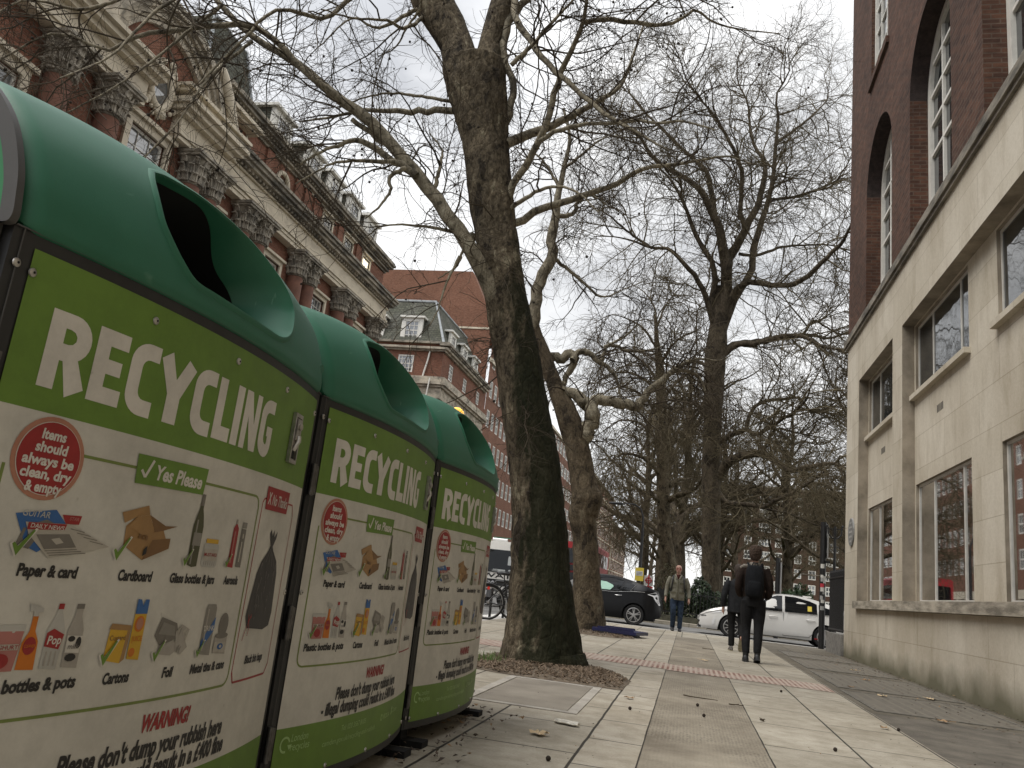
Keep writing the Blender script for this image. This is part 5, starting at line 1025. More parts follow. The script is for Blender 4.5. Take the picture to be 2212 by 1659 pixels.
def spawn(P, R, per, rng, n, L0, r0, r1, ang=(35, 70), t0=.15, jit=.22, grav=0.0, up=0.0, tl=.55, pw=1.0):
    m_, npt, _ = P.shape; cnt = rng.poisson(per, m_) if np.isscalar(per) else np.asarray(per); idx = np.repeat(np.arange(m_), cnt); K = len(idx)
    if K == 0: return np.zeros((0, n, 3)), np.zeros((0, n))
    t = t0 + (1 - t0) * rng.random(K) ** pw; x = t * (npt - 1); i = np.minimum(x.astype(int), npt - 2); f = (x - i)[:, None]
    p = P[idx, i] * (1 - f) + P[idx, i + 1] * f; T = P[idx, i + 1] - P[idx, i]; T /= np.linalg.norm(T, axis=1, keepdims=True) + 1e-9
    rp = R[idx, i] * (1 - f[:, 0]) + R[idx, i + 1] * f[:, 0]
    q = np.cross(T, rng.normal(0, 1, (K, 3))); q /= np.linalg.norm(q, axis=1, keepdims=True) + 1e-9
    a = np.radians(rng.uniform(ang[0], ang[1], K))[:, None]; d = np.cos(a) * T + np.sin(a) * q; d[:, 2] += up; d /= np.linalg.norm(d, axis=1, keepdims=True)
    Ln = L0 * (1.15 - tl * t) * rng.uniform(.55, 1.35, K); out_ = [p]
    for j in range(n - 1):
        d = d + jit * rng.normal(0, 1, (K, 3)); d[:, 2] -= grav * (j + 1) / n; d /= np.linalg.norm(d, axis=1, keepdims=True)
        p = p + d * (Ln / (n - 1))[:, None]; out_.append(p)
    ra = np.minimum(rp * .72, r0 * rng.uniform(.7, 1.3, K)); rb = np.minimum(ra * .6, r1)
    return np.stack(out_, 1), ra[:, None] + (rb - ra)[:, None] * np.linspace(0, 1, n)[None, :]
def seedballs(tips, rng, n, r, drop, name, parent, k=5):
    s_ = MB(); sel = tips[rng.choice(len(tips), min(n, len(tips)), replace=False)]
    for p in sel: s_.ball((p[0], p[1], p[2] - drop * rng.uniform(.5, 1.4)), r * rng.uniform(.8, 1.2), 6)
    tag(s_.build(name, m_seed, parent, smooth=180), kind='stuff')
def px2(pts, Y, f=None):
    out_ = []
    if hasattr(Y, '__len__') and len(Y) != len(pts): Y = np.interp(np.linspace(0, 1, len(pts)), np.linspace(0, 1, len(Y)), Y)
    for i, p in enumerate(pts):
        x, y = f(p[0], p[1]) if f else p[:2]; out_.append(atY(x, y, Y[i] if hasattr(Y, '__len__') else Y))
    return out_
cq = lambda x0, y0, s: (lambda x, y: ((x0 + x / s) / 1.1573, (y0 + y / s) / 1.1573))
f5, f6, f7, fr0 = cq(1300, 0, 1.843), cq(640, 0, 1.8434), cq(1300, 800, 2.37), cq(0, 0, 2.592)
def trunk_rings(rows, Y, k=44, n=110, seed=0, lump=.05, flare=0.0, rid=.06):
    """rows: (y, left, right) outline read from the photograph, foot first, on a trunk standing at distance Y"""
    R = []; rows = np.array(rows, float); u = np.linspace(0, len(rows) - 1, n)
    yy, ll, rr_ = (np.interp(u, np.arange(len(rows)), rows[:, i]) for i in range(3)); out_ = []
    C0 = [(atY(l_, y, Y) + atY(r_, y, Y)) / 2 for y, l_, r_ in zip(yy, ll, rr_)]; W_ = [np.linalg.norm(atY(l_, y, Y) - atY(r_, y, Y)) / 2 for y, l_, r_ in zip(yy, ll, rr_)]
    C0 = np.array(C0); z0 = C0[0][2]
    for i in range(n):
        ring = []
        T_ = C0[min(i + 1, n - 1)] - C0[max(i - 1, 0)]; T_ /= np.linalg.norm(T_); ex = np.array([1, 0, 0]) - T_ * T_[0]; ex /= np.linalg.norm(ex); ey = np.cross(T_, ex)
        for j in range(k):
            a = 2 * math.pi * j / k; ca, sa = math.cos(a), math.sin(a); nv = Vector((ca * 1.6, sa * 1.6, C0[i][2] * 1.3 + seed))
            rad = W_[i] * (1 - rid * .28 + lump * mnoise.noise(nv) + lump * .6 * mnoise.noise(nv * 3.1) + rid * abs(mnoise.noise(Vector((ca * 7, sa * 7, C0[i][2] * 3 + seed)))) + rid * .7 * abs(mnoise.noise(Vector((ca * 19, sa * 19, C0[i][2] * 9 + seed))))) + flare * max(0, 1 - (C0[i][2] - z0) / .5) ** 2 * (.5 + .5 * math.sin(a * 4 + seed)) * W_[i]
            ring.append(tuple(C0[i] + ex * ca * rad + ey * sa * rad))
        out_.append(ring)
    return out_, C0, np.array(W_)

# ---- the big leaning tree
rng = np.random.default_rng(7)
T1Y = 9.3
t1 = empty('plane_tree', tuple(atY(1172, 1440, T1Y)[:2]) + (0,), 'big bare plane tree with thick mossy trunk beside the recycling bins', 'tree')
inv1 = Matrix.Translation((-t1.location[0], -t1.location[1], 0))
def own(o, e, inv): o.parent = e; o.matrix_parent_inverse = inv; return o
tm = MB()
rows = [(1462, 1078, 1268), (1440, 1082, 1263), (1415, 1086, 1255), (1380, 1092, 1249), (1300, 1098, 1238), (1200, 1104, 1224), (1123, 1108, 1219), (1000, 1100, 1207), (900, 1086, 1188), (800, 1073, 1170), (700, 1058, 1150), (600, 1042, 1129), (500, 1026, 1112), (400, 1012, 1105), (300, 1000, 1096), (240, 983, 1094), (190, 968, 1090), (150, 962, 1088)]
rg, c1, _w = trunk_rings(rows, T1Y + .0, seed=2.3, lump=.09, flare=.12, n=260, k=72); tm.rings(rg, 0)
rg, _, _ = trunk_rings([(190, 968, 1060), (150, 960, 1040), (100, 953, 1020), (50, 924, 1000), (0, 893, 975), (-60, 868, 945), (-160, 830, 900)], T1Y, k=30, n=40, seed=5.1, lump=.06); tm.rings(rg, 0)
rg, _, _ = trunk_rings([(200, 1010, 1091), (150, 1022, 1088), (100, 1034, 1087), (50, 1048, 1100), (0, 1064, 1118), (-60, 1076, 1138), (-160, 1090, 1160)], T1Y + .15, k=26, n=36, seed=8.8, lump=.06); tm.rings(rg, 0)
own(tm.build('trunk', m_bark1, smooth=180), t1, inv1)
LB, TW = Limbs(), Limbs(); lim = []
def limb(pts, Y, r, f=None, n=22, k=9, wob=.25, store=None, LB_=None):
    P, R = resamp(px2(pts, Y, f), r, n, rng, wob); (LB_ or LB).put(P[None], R[None], k); (lim if store is None else store).append((P, R))
Y9 = T1Y
limb([(1100, 700), (1075, 650), (1045, 590), (1003, 515), (952, 440), (880, 350), (800, 262), (722, 205), (640, 135), (553, 83), (467, 0), (420, -80)], np.linspace(Y9, 7.9, 12), [.11, .105, .09, .08, .072, .055, .038, .025], n=30, k=12, wob=.1)
limb([(740, 810), (640, 740), (540, 680), (460, 645), (400, 665), (300, 700), (200, 760)], np.linspace(8.6, 8.0, 7), [.05, .04, .025, .012], f6)
limb([(1003, 515), (900, 365), (830, 310), (760, 255)], np.linspace(9.05, 8.5, 4), [.05, .045, .04, .03])
limb([(640, 745), (500, 742), (380, 747), (280, 790), (180, 850)], np.linspace(8.4, 7.6, 5), [.03, .02, .012, .008], f6)
limb([(690, 775), (612, 820), (620, 880), (560, 960), (500, 1010)], 8.4, [.03, .022, .015, .008], f6)
limb([(822, 865), (850, 760), (856, 690), (800, 612)], 8.8, [.03, .02, .014, .008], f6)
limb([(935, 508), (800, 515), (650, 515), (500, 508), (350, 540), (200, 560)], np.linspace(Y9, 9.8, 6), [.05, .04, .025, .012], f6)
limb([(915, 470), (780, 445), (620, 430), (480, 455), (380, 500)], Y9, [.025, .02, .012, .008], f6)
limb([(1010, 1100), (930, 1072), (760, 1042), (590, 1040), (500, 1100)], np.linspace(Y9, 8.4, 5), [.035, .022, .012, .007], f6)
limb([(1005, 1075), (965, 1130), (925, 1225), (840, 1285)], 8.9, [.03, .02, .012, .007], f6)
limb([(940, 1180), (880, 1300), (840, 1420), (800, 1500)], 8.7, [.02, .014, .009, .006], f6)
limb([(790, 60), (690, 130), (600, 95), (450, 85), (300, 40)], np.linspace(Y9, 7.2, 5), [.03, .022, .014, .008], f6)
limb([(735, 215), (655, 150), (553, 60), (400, 63), (283, 83), (230, 110), (120, 70), (0, 130)], np.linspace(8.2, 6.4, 7), [.04, .035, .02, .01])
limb([(545, 90), (470, 150), (420, 210), (380, 270), (300, 350)], np.linspace(7.9, 6.8, 5), [.022, .016, .01, .006])
limb([(480, 10), (380, 90), (290, 160), (210, 210), (100, 260)], np.linspace(7.6, 6.2, 5), [.022, .016, .01, .006])
limb([(420, -80), (300, -20), (180, 20), (60, 0), (-60, 60)], np.linspace(7.6, 5.8, 5), [.03, .022, .014, .008])
limb([(560, -150), (430, -40), (330, 30), (240, 120), (130, 170)], np.linspace(7.5, 5.6, 5), [.03, .022, .014, .008])
limb([(880, -60), (780, -20), (700, 40), (600, 20), (520, 90), (430, 180)], np.linspace(9, 7.0, 6), [.04, .03, .02, .01])
limb([(900, 20), (820, 60), (760, 40), (690, 100)], np.linspace(9, 8.2, 4), [.03, .02, .012, .008])
# right hand side
limb([(1145, 665), (1190, 640), (1290, 610), (1401, 562), (1480, 520), (1590, 460), (1680, 390), (1740, 250), (1790, 100)], np.linspace(Y9, 10.4, 9), [.075, .06, .045, .028, .012], f6, wob=.15)
limb([(1120, 990), (1205, 820), (1290, 680), (1345, 550), (1401, 350), (1456, 220), (1506, 100), (1530, -40)], np.linspace(Y9, 8.2, 8), [.05, .045, .04, .03, .02], f6, wob=.15)
limb([(90, 650), (200, 590), (330, 570), (520, 560), (640, 565), (760, 560), (900, 600)], np.linspace(8.7, 8.0, 7), [.03, .022, .016, .008], f5)
limb([(-100, 1035), (0, 1020), (80, 970), (200, 930), (320, 890), (440, 850), (560, 780), (700, 760), (850, 735), (960, 720), (1080, 760)], np.linspace(Y9, 9.9, 11), [.055, .05, .04, .03, .018, .008], f5, wob=.15)
limb([(1185, -20), (1200, 90), (1270, 200), (1401, 350), (1590, 510), (1740, 600), (1900, 700)], np.linspace(Y9, 8.0, 7), [.05, .045, .035, .022, .01], f6)
limb([(285, 105), (430, 90), (560, 112), (650, 120), (740, 90), (810, 45), (870, 90), (1000, 132), (1200, 155)], np.linspace(8.4, 9.4, 9), [.03, .028, .02, .014, .007], f5)
limb([(1120, 150), (1150, 280), (1190, 400), (1170, 500), (1130, 600)], Y9 + .1, [.035, .045, .05, .06], f6, k=10)
limb([(1080, 285), (1088, 380), (1096, 470), (1108, 560), (1121, 640), (1130, 740), (1134, 850)], Y9 + .1, [.06, .085, .095, .10, .10, .09, .05], k=12, wob=.05)
limb([(1085, 130), (1095, 60), (1130, 10), (1180, -60), (1280, -140)], Y9 + .1, [.05, .06, .05, .04, .03])
limb([(-40, 300), (60, 200), (190, 60), (300, -60)], 8.6, [.03, .025, .018, .012], f5)
limb([(700, -80), (760, 20), (700, 120), (640, 220), (560, 260)], np.linspace(8.6, 9.2, 5), [.025, .018, .012, .006], f6)
limb([(1130, 1000), (1215, 930), (1300, 880), (1400, 860), (1500, 900), (1580, 980)], np.linspace(Y9, 8.5, 5), [.035, .025, .015, .008], f6)
own(LB.build('limbs', m_limb, None), t1, inv1)
def dress(lims, TWs, rng, n2, L2, r2, n3, L3, r3, n4, L4, r4, grav=.12, up=0.05, n_l=14):
    P = np.stack([resamp(p, r, n_l)[0] for p, r in lims]); R = np.stack([resamp(p, r, n_l)[1] for p, r in lims])
    ln = np.linalg.norm(np.diff(P, axis=1), axis=2).sum(1); c2 = rng.poisson(np.clip(n2 * ln, 2, 60))
    P2, R2 = spawn(P, R, c2, rng, 9, L2, r2[0], r2[1], (30, 75), .12, .20, grav, up); TWs.put(P2, R2, 5)
    P3, R3 = spawn(P2, R2, n3, rng, 7, L3, r3[0], r3[1], (28, 70), .12, .24, grav, 0); TWs.put(P3, R3, 4)
    P4, R4 = spawn(P3, R3, n4, rng, 5, L4, r4[0], r4[1], (28, 70), .1, .26, grav * .5, 0); TWs.put(P4, R4, 3)
    return P4[:, -1]
tips = dress(lim, TW, rng, 2.6, 1.5, (.011, .0042), 6.0, .7, (.0052, .0028), 5.0, .36, (.0032, .002), grav=.10)
own(TW.build('twigs', m_twig, None, False), t1, inv1)
seedballs(tips, rng, 260, .017, .05, 'seed_balls', None); own(bpy.data.objects['seed_balls'], t1, inv1)

# ---- the second, gnarled street tree
rng = np.random.default_rng(21); T2Y = 17.6
t2 = empty('plane_tree', tuple(atY(1268, 1370, T2Y)[:2]) + (0,), 'gnarled plane tree with twisted pale limbs just behind the big mossy one', 'tree'); inv2 = Matrix.Translation((-t2.location[0], -t2.location[1], 0))
tm = MB(); rows = [(1382, 1216, 1316), (1368, 1222, 1310), (1330, 1230, 1306), (1261, 1238, 1298), (1200, 1238, 1293), (1150, 1236, 1289), (1112, 1227, 1290), (1095, 1232, 1298), (1078, 1233, 1303), (1058, 1233, 1292), (1025, 1230, 1283), (985, 1224, 1276), (950, 1219, 1268), (915, 1206, 1258), (880, 1196, 1242), (840, 1184, 1218), (800, 1172, 1202), (760, 1160, 1188), (720, 1146, 1170), (694, 1140, 1163)]
rg, c2_, _w = trunk_rings(rows, T2Y, seed=4.4, lump=.09, flare=.06, n=110, k=36); tm.rings(rg, 0)
own(tm.build('trunk', m_bark2, smooth=180), t2, inv2)
LB, TW, lim = Limbs(), Limbs(), []
limb([(40, 1540), (60, 1480), (90, 1300), (150, 1180), (140, 1100), (165, 1000), (175, 900), (200, 780), (230, 640), (200, 500)], np.linspace(T2Y, 17, 10), [.15, .14, .13, .11, .08, .05, .03], f5, k=11, wob=.1, n=28)
limb([(335, 830), (365, 740), (395, 670), (430, 600), (430, 540), (400, 500), (380, 480), (350, 450), (290, 430), (215, 400)], T2Y, [.15, .17, .165, .15, .13, .10], f7, k=11, wob=.12, n=26)
limb([(425, 590), (420, 530), (450, 475), (520, 480), (620, 500), (700, 515), (725, 470), (780, 410), (865, 340), (920, 300), (1000, 305), (1050, 330), (1090, 400), (1110, 500)], np.linspace(T2Y, 18.6, 14), [.12, .13, .12, .11, .09, .07, .05, .035, .02], f7, k=11, wob=.15, n=40)
limb([(250, 560), (215, 440), (160, 310), (175, 235), (205, 215), (245, 240), (285, 195), (318, 215), (320, 250), (300, 290), (268, 340), (262, 390)], T2Y + .3, [.13, .12, .12, .11, .10, .08, .05], f7, k=10, wob=.12, n=34)
limb([(310, 240), (340, 195), (390, 185), (450, 235), (530, 290), (580, 380), (600, 470)], np.linspace(T2Y, 18.2, 7), [.08, .07, .06, .04, .02], f7, wob=.2)
limb([(155, 1185), (220, 1240), (300, 1310), (380, 1370), (460, 1340), (560, 1300)], np.linspace(T2Y, 18.4, 6), [.05, .04, .03, .018, .01], f5)
limb([(165, 1000), (240, 985), (270, 930), (330, 900), (420, 960)], T2Y, [.06, .05, .03, .015], f5)
limb([(180, 860), (120, 760), (60, 700), (-20, 680)], T2Y, [.04, .03, .02, .01], f5)
limb([(200, 780), (300, 700), (380, 640), (480, 620)], T2Y, [.04, .03, .02, .01], f5)
limb([(870, 335), (960, 260), (1060, 230), (1180, 240), (1260, 200)], np.linspace(18.2, 19, 5), [.05, .035, .02, .01], f7)
limb([(265, 380), (200, 350), (110, 370), (60, 420)], T2Y, [.04, .03, .02, .01], f7)
limb([(500, 160), (560, 150), (640, 185), (760, 180), (860, 150)], T2Y + .6, [.05, .04, .03, .015], f7)
limb([(480, 240), (500, 190), (510, 155), (620, 100), (700, 20)], T2Y + .5, [.05, .04, .03, .015], f7)
own(LB.build('limbs', m_limb, None), t2, inv2)
tips = dress(lim, TW, rng, 3.6, 1.8, (.017, .006), 6.5, .8, (.008, .004), 5.0, .42, (.005, .003), grav=.14)
own(TW.build('twigs', m_twig, None, False), t2, inv2)
seedballs(tips, rng, 120, .02, .06, 'seed_balls', None); own(bpy.data.objects['seed_balls.001'], t2, inv2)

# ---- the tall park tree
rng = np.random.default_rng(33); T3Y = 37.0
t3 = empty('plane_tree', tuple(atY(1538, 1330, T3Y)[:2]) + (0,), 'tallest bare plane tree in the park, with wide spreading crown and straight brown trunk', 'tree'); inv3 = Matrix.Translation((-t3.location[0], -t3.location[1], 0))
tm = MB(); rows = [(1350, 1508, 1568), (1320, 1512, 1562), (1260, 1515, 1558), (1150, 1516, 1556), (1000, 1516, 1557), (900, 1520, 1560), (830, 1522, 1564), (780, 1522, 1567), (740, 1527, 1571), (700, 1533, 1571), (660, 1538, 1566), (620, 1538, 1562)]
rg, _, _ = trunk_rings(rows, T3Y, seed=9.4, lump=.06, n=90, k=28); tm.rings(rg, 0); own(tm.build('trunk', m_bark3, smooth=180), t3, inv3)
LB, TW, lim = Limbs(), Limbs(), []
def plimb(pts, r, f=f5, ys=0.0, n=26, k=8, base=None, wob=.15):
    b0 = base or T3Y; m_ = len(pts); limb(pts, b0 + np.linspace(0, 1, m_) ** 1.2 * ys, [q * .82 for q in r], f, n, k, wob)
plimb([(930, 1480), (950, 1330), (945, 1220), (930, 1130), (915, 1040), (870, 950), (830, 880), (760, 820), (640, 750), (590, 690), (540, 620), (440, 560), (360, 480)], [.34, .32, .27, .22, .18, .14, .10, .06, .03], ys=-4)
plimb([(900, 1020), (885, 900), (860, 790), (830, 760), (720, 660), (640, 580), (560, 500), (500, 420), (470, 330)], [.17, .15, .12, .09, .06, .03], ys=3)
plimb([(940, 1230), (990, 1150), (1040, 1060), (1090, 960), (1110, 880), (1130, 760), (1090, 690), (1060, 600), (1050, 480), (1000, 360), (1010, 240)], [.26, .24, .2, .16, .12, .08, .05, .03], ys=2)
plimb([(1040, 1060), (1015, 980), (1020, 880), (1020, 780), (980, 680), (930, 590), (900, 540), (780, 390), (740, 280), (700, 180)], [.15, .13, .12, .1, .07, .04, .02], ys=-3)
plimb([(930, 1540), (985, 1380), (1060, 1260), (1080, 1130), (1120, 1000), (1150, 900), (1170, 780), (1180, 640), (1190, 540), (1180, 440), (1240, 330), (1230, 220)], [.22, .2, .18, .14, .11, .08, .05, .02], ys=-2)
plimb([(1178, 660), (1290, 580), (1380, 500), (1420, 440), (1400, 340)], [.10, .08, .05, .03, .02], ys=2)
plimb([(1150, 920), (1250, 910), (1350, 880), (1430, 860), (1480, 800), (1530, 720)], [.10, .08, .06, .04, .02], ys=-3)
plimb([(925, 1500), (980, 1350), (1060, 1300), (1150, 1315), (1250, 1310), (1330, 1270), (1400, 1200), (1480, 1120), (1510, 1070), (1560, 960)], [.17, .17, .15, .13, .09, .05], ys=-5)
plimb([(1010, 1170), (1090, 1175), (1200, 1140), (1300, 1130), (1440, 1130), (1540, 1180)], [.10, .09, .07, .05, .03], ys=3)
plimb([(915, 1560), (885, 1400), (900, 1300), (890, 1220), (840, 1140), (800, 1060), (770, 980), (730, 890), (690, 820), (640, 770), (560, 640), (480, 600)], [.2, .18, .15, .13, .1, .07, .04, .02], ys=-2)
plimb([(910, 1580), (868, 1410), (820, 1290), (760, 1220), (690, 1150), (600, 1140), (520, 1110), (430, 1090), (340, 1090)], [.17, .15, .13, .1, .07, .04, .02], ys=-5)
plimb([(610, 1145), (500, 1070), (420, 1000), (350, 960), (280, 940)], [.08, .07, .05, .03, .015], ys=-3)
plimb([(930, 1640), (1000, 1590), (1100, 1580), (1200, 1550), (1300, 1550), (1400, 1600), (1510, 1610)], [.18, .17, .15, .12, .08, .04], ys=-3)
plimb([(1300, 1550), (1350, 1480), (1400, 1500), (1480, 1540), (1560, 1520)], [.08, .07, .05, .03], ys=-1)
plimb([(1170, 200), (1290, 140), (1400, 130), (1500, 110), (1600, 100), (1720, 90), (1830, 110), (1940, 75)], [.19, .18, .15, .12, .09, .05], f7, ys=4)
plimb([(1150, 750), (1230, 690), (1340, 650), (1400, 680), (1500, 620), (1600, 560), (1690, 480), (1720, 400)], [.16, .15, .12, .1, .07, .03], f7, ys=-4)
plimb([(1340, 655), (1370, 540), (1450, 480), (1560, 470), (1650, 460), (1740, 550), (1850, 500), (1930, 430)], [.11, .1, .09, .07, .05, .03], f7, ys=-2)
plimb([(1160, 960), (1220, 860), (1300, 810), (1430, 790), (1520, 840), (1600, 890), (1700, 870), (1850, 850), (1940, 880)], [.26, .25, .22, .19, .17, .13, .09, .05], f7, ys=-5)
plimb([(1440, 790), (1480, 690), (1530, 645), (1610, 660), (1700, 680), (1800, 700)], [.09, .08, .06, .04, .02], f7, ys=-2)
plimb([(1175, 1020), (1230, 1080), (1330, 1090), (1450, 1105), (1530, 1060), (1640, 1010), (1720, 960), (1800, 900)], [.13, .12, .11, .1, .07, .04], f7, ys=-6)
plimb([(1460, 1120), (1600, 1150), (1740, 1210), (1860, 1260), (1950, 1310)], [.05, .05, .04, .03], f7, ys=-3)
plimb([(1140, 300), (1060, 250), (980, 260), (900, 300), (820, 380)], [.12, .1, .08, .05, .02], f7, ys=3)
plimb([(1120, 600), (1040, 500), (960, 470), (880, 500), (800, 600)], [.1, .08, .06, .04, .02], f7, ys=-3)
own(LB.build('limbs', m_bark3, None), t3, inv3)
tips = dress(lim, TW, rng, 2.7, 3.9, (.032, .011), 8, 1.9, (.014, .007), 7.0, .85, (.0085, .0055), grav=.06, n_l=18)
own(TW.build('twigs', m_twigf, None, False), t3, inv3)
seedballs(tips, rng, 200, .03, .1, 'seed_balls', None); own(bpy.data.objects['seed_balls.002'], t3, inv3)

# ---- its neighbour with the forked trunk
rng = np.random.default_rng(44); T4Y = 43.0
t4 = empty('plane_tree', tuple(atY(1450, 1310, T4Y)[:2]) + (0,), 'forked bare plane tree with drooping twigs, standing behind the park railing', 'tree'); inv4 = Matrix.Translation((-t4.location[0], -t4.location[1], 0))
tm = MB(); rg, _, _ = trunk_rings([(1320, 1428, 1474), (1280, 1430, 1470), (1220, 1427, 1462), (1150, 1420, 1450), (1080, 1418, 1446), (1000, 1418, 1444), (900, 1418, 1442), (800, 1416, 1436), (740, 1413, 1425), (680, 1413, 1418)], T4Y, seed=1.7, lump=.07, n=90, k=24); tm.rings(rg, 0); own(tm.build('trunk', m_bark2, smooth=180), t4, inv4)
LB, TW, lim = Limbs(), Limbs(), []
f7b = f7
for pts, r, ys in (([(890, 1420), (915, 1280), (945, 1200), (1000, 1130), (1060, 1090), (1100, 980)], [.26, .24, .2, .16, .1, .05], 3), ([(870, 1080), (920, 1045), (980, 1025), (1040, 1000), (1080, 940)], [.2, .18, .15, .1, .05], -3), ([(880, 980), (930, 945), (1000, 940), (1060, 900)], [.15, .12, .08, .04], 3),
        ([(850, 1290), (770, 1250), (690, 1200), (620, 1130), (560, 1120)], [.13, .11, .08, .05, .02], -4), ([(640, 1150), (560, 1190), (480, 1220)], [.05, .04, .02], -2), ([(845, 1090), (760, 1030), (690, 1000), (610, 1020), (540, 1060)], [.12, .1, .07, .04, .02], -5), ([(840, 930), (760, 840), (680, 800), (590, 800), (500, 860)], [.13, .11, .08, .05, .02], -4),
        ([(835, 760), (760, 650), (680, 600), (580, 600), (490, 660)], [.12, .1, .08, .05, .02], 4), ([(830, 600), (760, 480), (660, 410), (560, 400), (470, 460)], [.12, .1, .07, .04, .02], -3), ([(830, 500), (900, 400), (980, 330), (1060, 320)], [.12, .1, .07, .03], 3), ([(825, 380), (740, 260), (640, 190), (540, 180), (440, 230)], [.1, .08, .06, .03, .02], 3), ([(820, 300), (880, 180), (960, 100), (1050, 60)], [.1, .08, .05, .03], -3), ([(815, 180), (740, 60), (650, 0), (540, -30), (440, 20)], [.09, .07, .05, .03, .02], -2), ([(810, 100), (800, -60), (740, -160), (650, -220)], [.08, .06, .04, .02], 2), ([(805, 60), (860, -80), (930, -170), (1000, -240)], [.08, .06, .04, .02], 2), ([(840, 800), (920, 720), (1000, 690), (1060, 740)], [.1, .08, .06, .03], -4), ([(820, 420), (700, 330), (600, 310), (500, 340), (400, 420)], [.1, .08, .06, .04, .02], 1)):
    plimb(pts, r, f7, ys, base=T4Y)
own(LB.build('limbs', m_bark2, None), t4, inv4)
tips = dress(lim, TW, rng, 2.5, 3.2, (.030, .011), 7.5, 1.6, (.016, .008), 6.0, .66, (.0095, .006), grav=.24, n_l=16)
own(TW.build('twigs', m_twigf, None, False), t4, inv4)

# ---- more park trees, three grown shapes set down again at other spots
def grow(seed, H, spread, rt):
    rng_ = np.random.default_rng(seed); e_ = empty('bare_tree'); LB_, TW_ = Limbs(), Limbs(); n = 16
    z = np.linspace(0, H * .8, n); tr = np.stack([np.cumsum(rng_.normal(0, .09, n)), np.cumsum(rng_.normal(0, .09, n)), z], -1); tr[0, :2] = 0; rad = rt * (1 - .82 * (z / z[-1]) ** .9)
    t_ = Limbs(); t_.put(tr[None], rad[None], 12); t_.build('trunk', m_bark3, e_)
    P, R = spawn(tr[None], rad[None], np.array([24]), rng_, 14, spread, rt * .42, .02, (38, 78), .22, .16, -.05, .25, .45); LB_.put(P, R, 6)
    P1, R1 = spawn(P, R, 5, rng_, 10, spread * .45, rt * .16, .015, (30, 65), .25, .2, .03, .1); LB_.put(P1, R1, 5); LB_.build('limbs', m_bark3, e_)
    P2, R2 = spawn(P1, R1, 5, rng_, 8, 2.2, .026, .010, (28, 70), .1, .22, .12, 0); TW_.put(P2, R2, 4)
    P3, R3 = spawn(P2, R2, 7, rng_, 6, 1.0, .013, .008, (28, 70), .08, .26, .15, 0); TW_.put(P3, R3, 3); TW_.build('twigs', m_twigf, e_, False)
    return e_
protos = [grow(101, 19, 7.0, .42), grow(202, 23, 8.0, .5), grow(303, 16, 6.0, .36)]
spots = [(-.6, 55, 1, .4), (-3.4, 64, 0, 1.9), (1.8, 60, 2, 2.7), (6.2, 58, 0, 4.0), (9.6, 50, 2, .9), (13.5, 66, 1, 3.3), (5.0, 96, 1, 2.2), (19, 92, 2, .2), (-3.0, 88, 1, 5.9), (12.5, 112, 0, 3.0), (-5.0, 116, 0, .8)]
LT = ['tall slender bare tree directly behind the forked plane tree', 'small bare tree showing low beside the lamp post at the street edge of the park', 'bare tree standing between the forked tree and the tall straight trunk', 'bare tree just right of the tall straight trunk', 'short bare tree over the round evergreen shrub', 'tall bare tree near the corner of the stone building', 'far bare tree behind the tall straight trunk', 'far short bare tree before the apartment windows', 'far bare tree along the park edge by the street', 'far bare tree before the left of the apartment block', 'farthest small bare tree where street and park meet']
for i, (x, y, k, rz) in enumerate(spots):
    o = protos[k] if not any(s_[2] == k for s_ in spots[:i]) else copy_tree(protos[k])
    o.location = (x, y, .05); o.rotation_euler = (0, 0, rz); s_ = .92 + .16 * ((i * 37) % 10) / 10; o.scale = (s_, s_, s_); tag(o, LT[i], 'tree', 'bare park trees')
# ------------------------------------------------------------------ vehicles
m_blackpaint = mat('black car paint', (.005, .005, .006), .3, spec=.35); m_whitepaint = mat('white car paint', (.66, .65, .62), .28, coat=1.0, var=.04, scale=2)
m_tyre = mat('tyre rubber', (.014, .014, .014), .85, var=.2, scale=20); m_alloy = mat('alloy rim', (.52, .51, .49), .3, metal=.8); m_arch = mat('wheel well', (.004, .004, .004), .9)
m_carglass = glassmat('car glass', (.008, .009, .010), ior=1.38); m_trim = mat('black trim', (.015, .015, .016), .5); m_chrome = mat('bright trim', (.6, .6, .6), .2, metal=1.0)
m_clear = mat('clear lamp lens', (.72, .72, .72), .12, coat=1.0); m_redl = mat('red lamp lens', (.35, .01, .012), .2, coat=1.0); m_mint = mat('mint paper notice', (.42, .66, .54), .7); m_yel = mat('yellow sticker', (.62, .48, .06), .6)
m_plate = mat('number plate', (.6, .59, .55), .5); m_under = mat('underbody', (.01, .01, .01), .8)
def interp(T): xs, zs = zip(*T); return lambda x: float(np.interp(x, xs, zs))
def smoothi(T):
    C2 = catmull([(a, b_) for a, b_ in T], 12); return lambda x: float(np.interp(x, C2[:, 0], C2[:, 1]))
